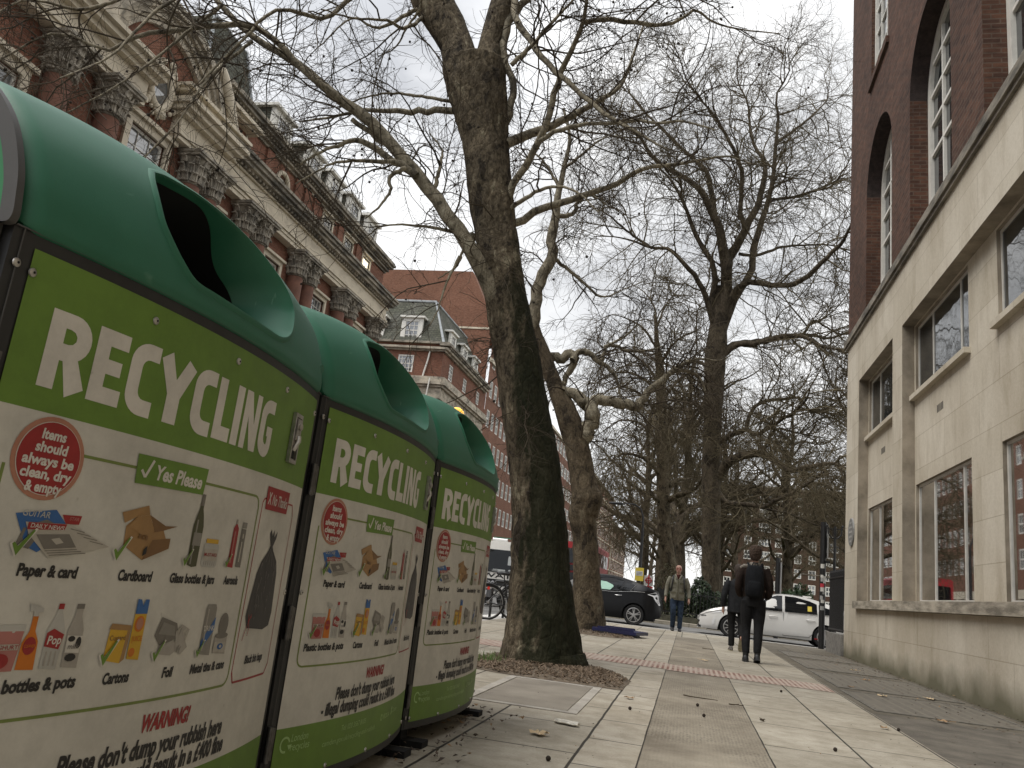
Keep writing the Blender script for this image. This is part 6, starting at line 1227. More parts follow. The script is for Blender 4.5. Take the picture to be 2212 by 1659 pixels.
def wheel(x, y, r, parent, side=-1, spokes='v', name='wheel'):
    t = MB(); prof = [(r * .70, -.09), (r * .93, -.105), (r, -.075), (r, .075), (r * .93, .105), (r * .70, .09)]
    t.lathe(prof, (0, 0, 0), 36, 0, 'y'); o = t.build(name, m_tyre, parent, smooth=40); o.location = (x, y, r)
    q = MB(); ys = side * .085
    q.lathe([(r * .62, ys), (r * .72, ys), (r * .72, ys + side * .012), (r * .66, ys + side * .016), (r * .62, ys)], k=36, axis='y', cap=False)
    n = 5 if spokes == 'v' else 10
    for i in range(n):
        for off in ((-.16, .16) if spokes == 'v' else (0,)):
            a = 2 * math.pi * i / n + math.pi / 2
            p0 = (r * .12 * math.cos(a + off), ys + side * .004, r * .12 * math.sin(a + off)); p1 = (r * .64 * math.cos(a + off), ys + side * .006, r * .64 * math.sin(a + off)); q.tube([p0, p1], [.022 if spokes == 'v' else .018, .013], 6)
    q.lathe([(.0001, ys + side * .016), (r * .17, ys + side * .014), (r * .19, ys), (r * .19, ys - side * .02)], k=20, axis='y')
    q.build('rim', m_alloy, o, smooth=40)
    d = MB(); d.lathe([(.0001, ys - side * .03), (r * .7, ys - side * .03)], k=24, axis='y', cap=False); d.build('brake_disc', m_arch, o)
def hatchback(loc, label, paint, top, belt, sill, wheels, wr, L_, Wd, glass, front_x, kind):
    """five door hatchback standing along x; front towards -x, near side at y = 0"""
    e_ = empty('parked_car', loc, label, 'car')
    topf, beltf, sillf = smoothi(top), smoothi(belt), smoothi(sill)
    hw = Wd / 2; n = 150; xs = np.linspace(0, L_, n)
    def plan(x):                                   # half width in plan, rounded ends
        f = min(x, L_ - x); r = .75; k = 1 - (1 - min(1, f / r)) ** 2.6 * .30; return hw * k
    def yside(x, z):                                 # near side surface
        b_, t_ = beltf(x), topf(x); w = plan(x)
        if z <= b_: u = (z - .18) / max(.05, b_ - .18); bow = .03 * (1 - (2 * min(max(u, 0), 1) - .75) ** 2 * .9) - .03; return hw - w - bow * 1.0 + (.035 if u < .12 else 0) * (1 - u / .12 if u < .12 else 0)
        u = (z - b_) / max(.05, t_ - b_); return hw - w + .02 + .20 * u ** 1.25 * min(1, (t_ - b_) / .35)
    def zb(x):
        z = sillf(x)
        for wx in wheels:
            d = abs(x - wx); R_ = wr + .055
            if d < R_: z = max(z, wr + math.sqrt(R_ * R_ - d * d) * 1.0)
        return z
    xs = np.array(sorted(set(np.round(np.concatenate([xs, *[np.linspace(w_ - wr - .054, w_ + wr + .054, 40) for w_ in wheels]]), 4))))
    rings = []
    for x in xs:
        b0, b_, t_ = zb(x), beltf(x), topf(x); b_ = min(b_, t_ - .01); b0 = min(b0, b_ - .03); side = []
        for u in np.linspace(0, 1, 9): z = b0 + (b_ - b0) * u; side.append((x, yside(x, z), z))
        for u in np.linspace(0, 1, 8)[1:]: z = b_ + (t_ - b_) * u * .93; side.append((x, yside(x, z), z))
        ye = side[-1][1]
        topc = [(x, ye + (hw - ye) * u, side[-1][2] + (t_ - side[-1][2]) * math.sin(u * math.pi / 2) ** .8) for u in (.06, .16, .32, .6, 1.0)]
        half = side + topc; rings.append(half + [(p[0], Wd - p[1], p[2]) for p in half[-2::-1]])
    bm_ = MB(); bm_.rings(rings, 0, True, False); body = bm_.build('body', paint, e_, smooth=35)
    un = MB(); un.box(.25, L_ - .2, .16, Wd - .16, .17, .5); 
    for wx in wheels: un.box(wx - wr - .03, wx + wr + .03, .20, Wd - .2, .2, wr * 2 + .06)
    un.build('underbody', m_under, e_)
    gl = MB(); pil = MB()
    for poly in glass:
        dense = []
        for i in range(len(poly)):
            a, b_ = np.array(poly[i]), np.array(poly[(i + 1) % len(poly)]); k = max(1, int(np.linalg.norm(b_ - a) / .06))
            dense += [tuple(a + (b_ - a) * j / k) for j in range(k)]
        g = MB(); g.poly([dense], lambda u, v, d: (u, yside(u, v) - .008, v)); g.build('window', m_carglass, e_); g = MB(); g.poly([dense], lambda u, v, d: (u, Wd - yside(u, v) + .008, v)); g.build('window', m_carglass, e_)
    for wx in wheels:
        for s_, yy in ((-1, .115), (1, Wd - .115)): wheel(wx, yy, wr, e_, s_, kind)
    return e_, yside, topf
# --- white saloon-backed hatch on the right
CY = 26.75; top = [(0, .52), (.06, .62), (.35, .78), (.8, .90), (1.2, .97), (1.5, 1.10), (1.9, 1.32), (2.25, 1.44), (2.6, 1.475), (3.0, 1.455), (3.5, 1.37), (4.0, 1.22), (4.35, 1.10), (4.5, .98), (4.56, .80)]
belt = [(0, .50), (.06, .58), (.5, .74), (1.1, .84), (1.6, .885), (2.4, .905), (3.2, .925), (3.9, .96), (4.4, .98), (4.56, .76)]; sill = [(0, .30), (.1, .21), (.6, .19), (2.2, .20), (3.9, .20), (4.4, .28), (4.56, .42)]
gls = [[(1.58, .925), (1.98, 1.29), (2.28, 1.395), (2.42, 1.40), (2.42, .935)], [(2.50, .938), (2.50, 1.40), (2.8, 1.395), (3.2, 1.325), (3.42, 1.25), (3.42, .955)], [(3.47, .958), (3.47, 1.235), (3.9, 1.11), (4.02, 1.04), (3.98, .985)]]
wc, ys_, _t = hatchback((.38, CY, -.125), 'white hatchback crossing the end of the pavement, nose to the left', m_whitepaint, top, belt, sill, (.95, 3.65), .315, 4.56, 1.76, gls, 0, 'y')
def onside(name, poly, m, parent, ys, off=.012, th=.0):
    g = MB(); g.poly([poly], lambda u, v, d: (u, ys(u, v) - off, v)); return g.build(name, m, parent)
hl = MB(); hl.poly([[(.16, .66), (.34, .715), (.62, .76), (.70, .745), (.60, .70), (.42, .655)]], lambda u, v, d: (u, ys_(u, v) - .012, v)); hl.build('headlight', m_clear, wc); 
fl = MB(); fl.poly([[(.40, .30), (.46, .36), (.47, .52), (.43, .50), (.385, .42)]], lambda u, v, d: (u, ys_(u, v) - .014, v)); fl.build('fog_light', m_clear, wc)
gp = MB(); gp.box(-.012, .03, .25, 1.5, .36, .42); gp.box(-.02, .06, .18, 1.58, .21, .27); gp.poly([[(.02, .555), (.1, .575), (.22, .58), (.2, .56), (.08, .54)]], lambda u, v, d: (u, ys_(u, v) - .012, v)); gp.build('grille', m_trim, wc)
npl = MB(); npl.box(-.03, -.012, .62, 1.14, .42, .53); npl.build('number_plate', m_plate, wc)
sk = MB(); sk.box(-.05, .25, .2, 1.56, .19, .22); sk.build('front_spoiler', m_whitepaint, wc)
dr = MB()
for pts in ([(2.46, .25), (2.46, .92)], [(1.42, .30), (1.40, .60), (1.50, .87)], [(2.46, .25), (3.2, .27), (3.45, .55)], [(3.45, .55), (3.62, .75), (3.6, .93)]): dr.tube([(u, ys_(u, v) - .004, v) for u, v in pts], .006, 5)
dr.build('door_seam', m_trim, wc)
for x in (2.16, 3.24):
    h_ = MB(); h_.tube([(x - .12, ys_(x, .76) - .01, .765), (x - .10, ys_(x, .76) - .035, .768), (x + .10, ys_(x, .76) - .035, .772), (x + .12, ys_(x, .76) - .01, .772)], .014, 8); h_.build('door_handle', m_whitepaint, wc, smooth=60)
mi = MB(); mi.ball((1.72, -.08, .97), .085, 14, 0, (1.1, 1.1, .8)); mi.tube([(1.72, .02, .93), (1.72, -.06, .95)], .02, 6); mi.build('wing_mirror', m_whitepaint, wc, smooth=60)
onside('sticker', [(3.15, 1.02), (3.27, 1.025), (3.27, 1.17), (3.15, 1.165)], m_yel, wc, ys_, .02); rl = MB(); rl.box(3.35, 3.45, -.001, .03, .24, .27); rl.build('reflector', m_redl, wc)
fn = MB(); fn.box(3.1, 3.35, .8, .96, 1.43, 1.475); fn.build('roof_aerial', m_whitepaint, wc)
# --- black hatch on the left
top2 = [(0, .55), (.06, .66), (.5, .82), (1.0, .93), (1.35, 1.06), (1.8, 1.33), (2.2, 1.46), (2.6, 1.49), (3.0, 1.465), (3.5, 1.37), (3.9, 1.26), (4.2, 1.16), (4.34, 1.10), (4.42, .95), (4.47, .70)]
belt2 = [(0, .52), (.06, .6), (.6, .76), (1.3, .88), (2.2, .93), (3.0, .97), (3.6, 1.02), (4.1, 1.06), (4.34, 1.03), (4.47, .62)]
gls2 = [[(1.6, .96), (2.0, 1.33), (2.25, 1.40), (2.25, .965)], [(2.32, .97), (2.32, 1.41), (2.7, 1.425), (3.05, 1.395), (3.3, 1.33), (3.12, 1.005)], [(3.2, 1.02), (3.37, 1.31), (3.62, 1.235), (3.5, 1.06)]]
bc, yb_, _t = hatchback((-5.28, 27.05, -.125), 'black hatchback waiting at the junction, half hidden by the gnarled trunk', m_blackpaint, top2, belt2, sill, (.92, 3.65), .315, 4.47, 1.74, gls2, 0, 'v')
def strip3(name, pts, m, parent, w=.03):
    g = MB(); g.tube(pts, w, 8); return g.build(name, m, parent, smooth=60)
tl = MB(); tl.poly([[(4.04, .985), (4.30, 1.085), (4.37, 1.03), (4.40, .85), (4.455, .70), (4.42, .67), (4.30, .80), (4.22, .93), (4.12, .965)]], lambda u, v, d: (u, yb_(u, v) - .012, v)); tl.poly([[(0, 0), (.25, .02), (.25, .10), (0, .12)]], lambda u, v, d: (4.47 - .1 * 0 + .004, .1 + u, .72 + v * 2)); tl.build('tail_light', m_clear, bc)
ln = MB(); ln.tube([(u, yb_(u, v) - .008, v) for u, v in ((2.2, .945), (3.0, .965), (3.5, 1.02), (3.62, 1.03), (3.95, 1.045))], .012, 6); ln.tube([(u, yb_(u, v) - .012, v) for u, v in ((3.5, 1.04), (3.66, 1.22))], .010, 6); ln.build('window_trim', m_chrome, bc)
h_ = MB(); h_.tube([(3.02, yb_(3.0, .86) - .01, .862), (3.05, yb_(3.0, .86) - .035, .86), (3.2, yb_(3.2, .86) - .035, .868), (3.23, yb_(3.2, .86) - .01, .872)], .014, 8); h_.build('door_handle', m_chrome, bc, smooth=60)
onside('window_notice', [(2.40, 1.0), (2.40, 1.27), (2.72, 1.25), (2.93, 1.17), (2.96, 1.12), (2.86, 1.01)], m_mint, bc, yb_, .016); sp = MB(); sp.tube([(4.05, .12, 1.205), (4.05, 1.62, 1.205)], .018, 8); sp.build('rear_spoiler', m_blackpaint, bc)

# --- tipper lorry facing the camera
LXc, LYc, LZ = -7.55, 34.5, -.34
lo = empty('lorry', (LXc, LYc, LZ), 'white lorry facing the camera on the road, partly behind the bicycles', 'lorry'); m_lwhite = mat('lorry cab paint', (.80, .78, .72), .4, var=.05); m_blk = mat('black grille', (.012, .012, .012), .5); m_orange = mat('amber beacon', (.6, .12, .02), .3); m_lgreen = mat('green roof board', (.05, .16, .1), .6); m_dgrey = mat('bumper grey', (.10, .10, .10), .6)
def rr_prof(x0, x1, z0, z1, r=.12): return rrect(x0, x1, z0, z1, r, 6)
c = MB(); yo = lambda z: .0 if z < 1.35 else .16 * ((z - 1.35) / 1.35) ** 1.3
def capf(u, v, d): return (u, yo(v) + d, v)
prof = [(-1.12, .55), (1.12, .55), (1.14, .9), (1.14, 1.3), (1.10, 2.0), (1.06, 2.5), (.95, 2.66), (.6, 2.72), (-.6, 2.72), (-.95, 2.66), (-1.06, 2.5), (-1.10, 2.0), (-1.14, 1.3), (-1.14, .9)]
c.prism(prof, capf, 0, 1.7); c.build('cab', m_lwhite, lo)
g = MB(); g.poly([rrect(-1.0, 1.0, 1.42, 2.36, .12, 6)], capf, -.012, 0); g.build('windscreen', m_carglass, lo)
g = MB(); g.prism(rrect(-.92, .92, .88, 1.14, .05, 4), capf, -.02, .02); g.build('grille', m_blk, lo)
g = MB(); g.box(-1.16, 1.16, -.05, .4, .38, .74); g.build('bumper', m_dgrey, lo)
for s_ in (-1, 1):
    g = MB(); g.poly([rrect(s_ * .86 - .2, s_ * .86 + .2, .48, .66, .05, 4)], lambda u, v, d: (u, -.055, v)); g.build('headlight', m_clear, lo)
    g = MB(); g.box(s_ * 1.28 - .1, s_ * 1.28 + .1, -.12, .02, 1.5, 2.0); g.tube([(s_ * 1.08, .1, 2.2), (s_ * 1.28, -.05, 2.1), (s_ * 1.28, -.05, 2.0)], .02, 6); g.build('wing_mirror', m_blk, lo)
    for y in (1.1, 4.2):
        g = MB(); g.lathe([(.25, -.14), (.46, -.15), (.48, -.1), (.48, .1), (.46, .15), (.25, .14)], (s_ * .92, y, .48), 28, 0, 'x'); g.build('wheel', m_tyre, lo, smooth=40)
g = MB(); g.box(-.42, .36, -.062, -.05, .50, .62); g.build('number_plate', m_plate, lo)
tm_ = MB(); text('LK06 WTR', -.38, .32, .52, .075, 0, 1, .02, 0, tm_, lambda u, v, d: (u, -.066, v)); tm_.build('plate_lettering', m_blk, lo)
tm_ = MB(); text('WATER', -.98, .98, 1.20, .17, 0, 1, .02, 0, tm_, lambda u, v, d: (u, yo(v) - .012, v)); tm_.build('cab_lettering', m_blk, lo)
tm_ = MB(); text('DAF', -.78, -.2, .97, .10, 0, 1, .03, 0, tm_, lambda u, v, d: (u, -.026, v)); tm_.build('grille_lettering', m_chrome, lo)
g = MB(); g.box(-.72, 1.0, .4, .55, 2.86, 2.9, 0); g.tube([(-.75, .45, 2.79), (-.1, .45, 2.79)], .075, 10, 1); g.tube([(.1, .45, 2.80), (1.0, .45, 2.80)], .06, 10, 2); g.build('light_bar', [m_lgreen, m_clear, m_orange], lo)
g = MB(); g.box(.2, .25, -.05, .1, 2.3, 2.7); g.box(.2, .75, -.05, 0, 2.62, 2.66); g.box(.55, .75, -.08, .0, 2.42, 2.62); g.build('kerb_mirror', m_blk, lo)
g = MB(); g.tube([(-.5, -.03, 1.42), (.25, -.03, 1.5)], .012, 5); g.tube([(-.9, -.03, 1.42), (-.3, -.03, 1.52)], .012, 5); g.build('wiper', m_blk, lo)
pp = MB(); pp.poly([[(-.55, 1.45), (.05, 1.45), (.02, 1.55), (-.5, 1.55)]], capf, -.016, 0); pp.poly([ell(.35, 1.52, .2, .07, 12)], capf, -.016, 0); pp.poly([rrect(.1, .75, 1.75, 2.12, .03, 3)], capf, -.016, 0); pp.build('dashboard_papers', mat('dash papers', (.45, .47, .46), .7), lo)
g = MB(); g.box(-1.15, 1.15, 1.85, 6.5, .9, 2.55); g.box(-.45, .45, 1.6, 6.3, .45, .9); g.build('load_body', m_dgrey, lo)
# --- red bus further back
bs = empty('bus', (-7.75, 58, -.5), 'red double decker bus glimpsed between the two street tree trunks', 'bus'); m_bus = mat('bus red', (.36, .015, .02), .4); m_busd = mat('bus front dark', (.02, .02, .022), .3)
g = MB(); g.prism(rrect(-1.27, 1.27, .35, 4.42, .22, 6), lambda u, v, d: (u, (0 if v < 2.4 else .10 * (v - 2.4)) + d, v), 0, 10.5); g.build('body', m_bus, bs, smooth=40)
for (z0, z1, nm) in ((1.15, 2.3, 'windscreen'), (2.95, 3.95, 'upper_windscreen')):
    g = MB(); g.poly([rrect(-1.12, 1.12, z0, z1, .12, 5)], lambda u, v, d: (u, (0 if v < 2.4 else .10 * (v - 2.4)) - .015, v)); g.build(nm, m_carglass, bs)
g = MB(); g.poly([rrect(-.8, .8, 2.42, 2.82, .05, 4)], lambda u, v, d: (u, -.012, v)); g.build('destination_blind', m_busd, bs)
for s_ in (-1, 1):
    for (z0, z1) in ((1.3, 2.2), (2.95, 3.9)):
        g = MB(); g.box(s_ * 1.27 - .01, s_ * 1.27 + .01, .6, 10, z0, z1); g.build('side_window', m_carglass, bs)
    for y in (2.2, 8.0):
        g = MB(); g.lathe([(.2, -.13), (.48, -.13), (.5, -.08), (.5, .08), (.48, .13), (.2, .13)], (s_ * 1.12, y, .5), 24, 0, 'x'); g.build('wheel', m_tyre, bs, smooth=40)
g = MB(); g.box(-1.0, -.55, -.02, .0, .75, .95); g.box(.55, 1.0, -.02, 0, .75, .95); g.build('headlight', m_clear, bs)

# --- bicycles on their stand
m_bike = mat('black bicycle frame', (.012, .012, .013), .35); m_spoke = mat('spokes', (.35, .35, .35), .4, metal=.8); m_redr = mat('red reflector', (.5, .03, .02), .25, emit=(.5, .03, .02), es=.2)
def bicycle(loc, rz, label, bag=True, lean=.06):
    e_ = empty('bicycle', loc, label, 'bicycle', 'bicycles at the kerbside stand', rz); e_.rotation_euler = (lean, 0, rz)
    for x in (0, 1.02):
        w = MB(); w.tube([(x + .335 * math.cos(a), 0, .345 + .335 * math.sin(a)) for a in np.linspace(0, 2 * math.pi, 41)], .019, 8, cap=False); o = w.build('wheel', m_tyre, e_, smooth=180)
        s_ = MB(); s_.tube([(x + .308 * math.cos(a), 0, .345 + .308 * math.sin(a)) for a in np.linspace(0, 2 * math.pi, 41)], .011, 6, cap=False)
        for i in range(20): a = i * math.pi / 10; s_.tube([(x + .02 * math.cos(a + .6), .02 * (-1) ** i, .345 + .02 * math.sin(a + .6)), (x + .305 * math.cos(a), 0, .345 + .305 * math.sin(a))], .0016, 4)
        s_.tube([(x, -.06, .345), (x, .06, .345)], .022, 10); s_.build('spokes', m_spoke, o)
    f = MB(); bb, st_, hd, rw, fw = (.44, 0, .30), (.30, 0, .80), (.86, 0, .82), (0, 0, .345), (1.02, 0, .345)
    for a, b_, r in ((bb, st_, .017), (bb, hd, .019), (st_, (.87, 0, .86), .015)): f.tube([a, b_], r, 10)
    for s_ in (-.05, .05): f.tube([(0, s_, .345), (.41, s_ * .6, .30)], .010, 6); f.tube([(0, s_, .345), (.31, s_ * .4, .78)], .009, 6); f.tube([(.88, s_ * .6, .75), (.96, s_, .5), (1.02, s_, .345)], .012, 6)
    f.tube([(.84, 0, .98), (.88, 0, .72)], .018, 8); f.build('frame', m_bike, e_, smooth=60)
    q = MB(); q.tube([(.30, 0, .78), (.275, 0, .93)], .013, 8); q.rings([[(x, w_ * math.cos(a), .945 + .03 * math.sin(a)) for a in np.linspace(0, 2 * math.pi, 11)[:-1]] for x, w_ in ((.12, .055), (.18, .075), (.27, .06), (.38, .025), (.42, .012))]); q.build('saddle', m_bike, e_, smooth=60)
    q = MB(); q.tube([(.84, 0, .98), (.90, 0, 1.02)], .014, 8); q.tube([(.82, -.29, 1.04), (.88, -.2, 1.03), (.90, 0, 1.02), (.88, .2, 1.03), (.82, .29, 1.04)], .012, 8); q.build('handlebar', m_bike, e_, smooth=60)
    q = MB(); q.lathe([(.02, -.006), (.09, -.006), (.09, .006), (.02, .006)], (.44, -.06, .30), 24, 0, 'y'); q.tube([(.44, -.075, .30), (.52, -.085, .16)], .010, 6); q.tube([(.44, .075, .30), (.36, .085, .44)], .010, 6); q.box(.47, .57, -.15, -.08, .15, .17); q.box(.31, .41, .08, .15, .43, .45); q.build('crankset', m_spoke, e_, smooth=40)
    q = MB(); q.box(-.04, .0, -.04, .04, .60, .66) ; q.build('rear_reflector', m_redr, e_)
    q = MB(); q.tube([(-.02 + .37 * math.cos(a), 0, .345 + .37 * math.sin(a)) for a in np.linspace(.5, 2.9, 14)], .022, 6); q.build('mudguard', m_bike, e_)
    if bag: q = MB(); q.prism(rrect(-.12, .30, .72, .80, .02, 3), lambda u, v, d: (u, d, v), -.07, .07); q.prism(rrect(.02, .30, .80, .92, .05, 4), lambda u, v, d: (u, d, v), -.08, .08); q.build('rack_bag', m_bike, e_)
    return e_
bicycle((-3.98, 16.9, 0), .42, 'black bicycle with red rear reflector, standing at the kerb rack left of the mossy tree', False); bicycle((-3.72, 18.2, 0), .8, 'second black bicycle locked behind the first one at the kerb rack', False, -.08)
stands = []
for yy in (17.1, 18.4):
    st = MB(); stands.append(st); st.tube([(-3.95, yy - .02, 0), (-3.95, yy, .7), (-3.90, yy + .05, .78), (-3.35, yy + .3, .78), (-3.30, yy + .33, .7), (-3.30, yy + .33, 0)], .028, 8)
# ------------------------------------------------------------------ people
m_skin = mat('skin', (.40, .235, .175), .6, var=.08, scale=30); m_skinr = mat('ruddy skin', (.37, .215, .165), .6, var=.1, scale=25)
def cloth(n, c, v=.2, bs=70): return mat(n, c, .9, var=v, scale=14, spec=.15, bump=.5, bscale=bs)
def skinned(name, parts, m, parent, voxel=.011, smooth_it=3):
    """join tapered limbs into one continuous surface"""
    mb = MB()
    for pts in parts:                     # list of (x, y, z, rx, ry)
        P = np.array([p[:3] for p in pts], float); rx = np.array([p[3] for p in pts]); ry = np.array([p[4] if len(p) > 4 else p[3] for p in pts]); n = len(P); k = 16
        u = np.linspace(0, n - 1, max(n * 3, 6)); C2 = np.stack([np.interp(u, range(n), P[:, i]) for i in range(3)], -1)
        if n > 2: Cc = catmull(np.column_stack([P, rx, ry]), 5)
        else: Cc = np.column_stack([C2, np.interp(u, range(n), rx), np.interp(u, range(n), ry)])
        T_ = np.gradient(Cc[:, :3], axis=0); T_ /= np.linalg.norm(T_, axis=1)[:, None] + 1e-9; rings = []
        for q, t in zip(Cc, T_):
            ex = np.array([1., 0, 0]) - t * t[0]
            if np.linalg.norm(ex) < .3: ex = np.array([0, 1., 0]) - t * t[1]
            ex /= np.linalg.norm(ex); ey = np.cross(t, ex); rings.append([tuple(q[:3] + ex * q[3] * math.cos(a) + ey * q[4] * math.sin(a)) for a in np.linspace(0, 2 * math.pi, k + 1)[:-1]])
        r0, r1 = rings[0], rings[-1]
        def capr(r, s_): c = np.mean(r, axis=0); return [tuple(c + (np.array(p) - c) * s_) for p in r]
        mb.rings([capr(r0, .05)] + rings + [capr(r1, .05)])
    o = mb.build(name, m, None); md = o.modifiers.new('r', 'REMESH'); md.mode = 'VOXEL'; md.voxel_size = voxel
    sm_ = o.modifiers.new('s', 'SMOOTH'); sm_.iterations = smooth_it; sm_.factor = .5
    bpy.context.view_layer.update(); me = bpy.data.meshes.new_from_object(o.evaluated_get(bpy.context.evaluated_depsgraph_get())); me.name = name
    old = o.data; o.modifiers.clear(); o.data = me; bpy.data.meshes.remove(old); me.materials.clear(); me.materials.append(m); me.shade_smooth()
    if parent: o.parent = parent
    return o
def hand(wr, d, side, fwd, s=1.0, curl=.5):
    """palm, four bent fingers of unequal length and a thumb; wr wrist, d pointing down the arm"""
    wr, d, fwd = (np.array(v, float) for v in (wr, d, fwd)); d /= np.linalg.norm(d); fwd = fwd - d * fwd.dot(d); fwd /= np.linalg.norm(fwd); inn = np.cross(d, fwd) * side; parts = []
    pal = [wr, wr + d * .045 * s, wr + d * .09 * s]; parts.append([(*pal[0], .024 * s, .020 * s), (*pal[1], .030 * s, .034 * s), (*pal[2], .026 * s, .036 * s)])
    for i, ln in enumerate((.066, .075, .070, .055)):
        b0 = wr + d * .088 * s + fwd * (.027 - .018 * i) * s; b1 = b0 + (d * .8 + inn * .3 * curl) * ln * .5 * s; b2 = b1 + (d * .5 + inn * .9 * curl) * ln * .5 * s
        parts.append([(*b0, .0095 * s), (*b1, .0085 * s), (*b2, .0065 * s)])
    t0 = wr + d * .03 * s + fwd * .026 * s; t1 = t0 + (d * .7 + fwd * .55 + inn * .25) * .04 * s; t2 = t1 + (d * .9 + fwd * .1 + inn * .4) * .032 * s; parts.append([(*t0, .013 * s), (*t1, .010 * s), (*t2, .008 * s)]); return parts
# local frame: the figure faces -y, x to its left as seen from the front is +x, feet at z = 0
def head_parts(z, y=0.0, s=1.0):
    return [[(0, y + .01, z - .20, .052 * s, .055 * s), (0, y + .0, z - .13, .050 * s, .055 * s), (0, y - .0, z - .07, .05, .055)], [(0, y - .018, z - .095, .040 * s, .050 * s), (0, y - .018, z - .06, .058 * s, .076 * s), (0, y - .008, z + .0, .071 * s, .092 * s), (0, y + .002, z + .055, .075 * s, .096 * s), (0, y + .006, z + .095, .060 * s, .078 * s), (0, y + .006, z + .112, .03 * s, .04 * s)],
            [(0, y - .095, z + .01, .011, .012), (0, y - .108, z - .018, .014, .014), (0, y - .095, z - .03, .014, .010)], [(.073 * s, y + .01, z + .02, .009, .016), (.078 * s, y + .012, z, .010, .018), (.073 * s, y + .008, z - .025, .008, .011)], [(-.073 * s, y + .01, z + .02, .009, .016), (-.078 * s, y + .012, z, .010, .018), (-.073 * s, y + .008, z - .025, .008, .011)]]
def shoe(x, y, z, m, parent, pitch=0.0, s=1.0, name='shoe', soles=None):
    """shoe with its heel at (x, y, z); pitch > 0 lifts the heel"""
    sh = MB(); R_ = []
    for t, w, h0, h1 in ((-.045, .028, .0, .07), (-.03, .036, .0, .09), (.03, .040, .0, .10), (.08, .042, .0, .085), (.14, .048, .0, .062), (.20, .046, .002, .05), (.24, .034, .006, .04), (.258, .016, .012, .03)):
        R_.append([(x + w * math.cos(a) * s, y - t * s, z + (h0 + h1) / 2 * s + (h1 - h0) / 2 * math.sin(a) * (1 if math.sin(a) > 0 else .98) * s) for a in np.linspace(0, 2 * math.pi, 15)[:-1]])
    pv_ = np.array([x, y - .20 * s, z]); ca, sa = math.cos(pitch), math.sin(pitch)
    def rot(p): q = np.array(p) - pv_; return tuple(pv_ + np.array([q[0], q[1] * ca - q[2] * sa, q[1] * sa + q[2] * ca]))
    sh.rings([[rot(p) for p in r] for r in R_], 0)
    sh.rings([[rot((x + w * .96 * c_ * s, y - t * s, z + (.0 if k else .018) * s)) for c_ in (-1, 1) for k in ((0, 1) if c_ < 0 else (1, 0))] for t, w in ((-.047, .028), (.03, .040), (.14, .049), (.22, .042), (.26, .018))], 1)
    return sh.build(name, [m, soles or m_trim], parent, smooth=50)
def person(loc, rz, label):
    return empty('person', loc, label, 'person', None, rz)
# --- man in the khaki jacket coming towards the camera
pz = person((-.27, 23.1, 0), .05, 'man in khaki jacket, blue jeans and red glasses walking towards the camera')
legs_m = [[(.095, .02, .90, .085, .095), (.095, .0, .72, .080, .088), (.10, -.03, .50, .062, .066), (.102, -.02, .30, .055, .060), (.105, .0, .10, .040, .045)], [(-.085, .0, .90, .085, .095), (-.09, -.04, .72, .080, .088), (-.085, -.10, .50, .062, .068), (-.08, -.02, .28, .055, .06), (-.08, .06, .11, .040, .045)]]
arm_m = lambda s: [(s * .205, .0, 1.37, .055), (s * .25, .01, 1.24, .052, .056), (s * .285, .02, 1.06, .042), (s * .30, -.02, .93, .036), (s * .305, -.05, .83, .028)]
body = [[(0, 0, .86, .145, .10), (0, 0, 1.0, .14, .10), (0, .0, 1.2, .165, .11), (0, .01, 1.36, .16, .095), (0, .01, 1.43, .08, .06)]] + head_parts(1.60) + legs_m + [arm_m(1), arm_m(-1)]
for s in (1, -1): body += hand((s * .305, -.05, .84), (s * .02, -.15, -1), s, (0, -1, 0), 1.05)
skinned('body', body, m_skinr, pz, .010)
m_khaki = cloth('khaki jacket', (.185, .178, .142)); m_jean = cloth('blue denim', (.026, .040, .066), .35); m_shoe = mat('dark shoes', (.012, .012, .014), .6)
jk = [[(0, .0, .80, .19, .135), (0, 0, .92, .195, .14), (0, -.005, 1.05, .195, .14), (0, .0, 1.22, .205, .135), (0, .01, 1.36, .19, .115), (0, .015, 1.43, .10, .075)]]
for s in (1, -1): jk.append([(s * .185, .01, 1.385, .070, .072), (s * .25, .01, 1.24, .066, .072), (s * .285, .02, 1.06, .058, .062), (s * .30, -.02, .93, .050, .055), (s * .304, -.045, .865, .046, .05)])
jk.append([(.085, -.02, 1.43, .028, .05), (.06, -.085, 1.40, .024, .035), (.035, -.11, 1.34, .02, .03)]); jk.append([(-.085, -.02, 1.43, .028, .05), (-.06, -.085, 1.40, .024, .035), (-.035, -.11, 1.34, .02, .03)]); jk.append([(-.09, .05, 1.45, .03, .03), (0, .085, 1.46, .03, .03), (.09, .05, 1.45, .03, .03)])
J = skinned('jacket', jk, m_khaki, pz, .011)
m_khd = cloth('khaki pocket flap', (.12, .112, .078)); m_khl = cloth('khaki seam', (.235, .225, .16))
for s in (1, -1):
    for (z0, z1, w) in ((1.13, 1.25, .105), (.86, 1.0, .12)):
        q = MB(); q.prism(rrect(s * .105 - w / 2, s * .105 + w / 2, z0, z1, .012, 3), lambda u, v, d: (u, -.132 + .35 * max(0, abs(u) - .06) - (.01 if v < 1.05 else 0) + d, v), -.014, .03, 0); q.prism(rrect(s * .105 - w / 2 - .004, s * .105 + w / 2 + .004, z1 - .04, z1 + .006, .008, 3), lambda u, v, d: (u, -.147 + .35 * max(0, abs(u) - .06) - (.01 if v < 1.05 else 0) + d, v), -.008, .02, 1); q.build('pocket', [m_khaki, m_khd], J)
    q = MB(); q.tube([(s * .115, .07, 1.43), (s * .135, -.07, 1.415), (s * .150, -.125, 1.30), (s * .165, -.128, 1.15), (s * .185, -.08, 1.02)], .019, 8); q.build('rucksack_strap', m_trim, pz, smooth=180)
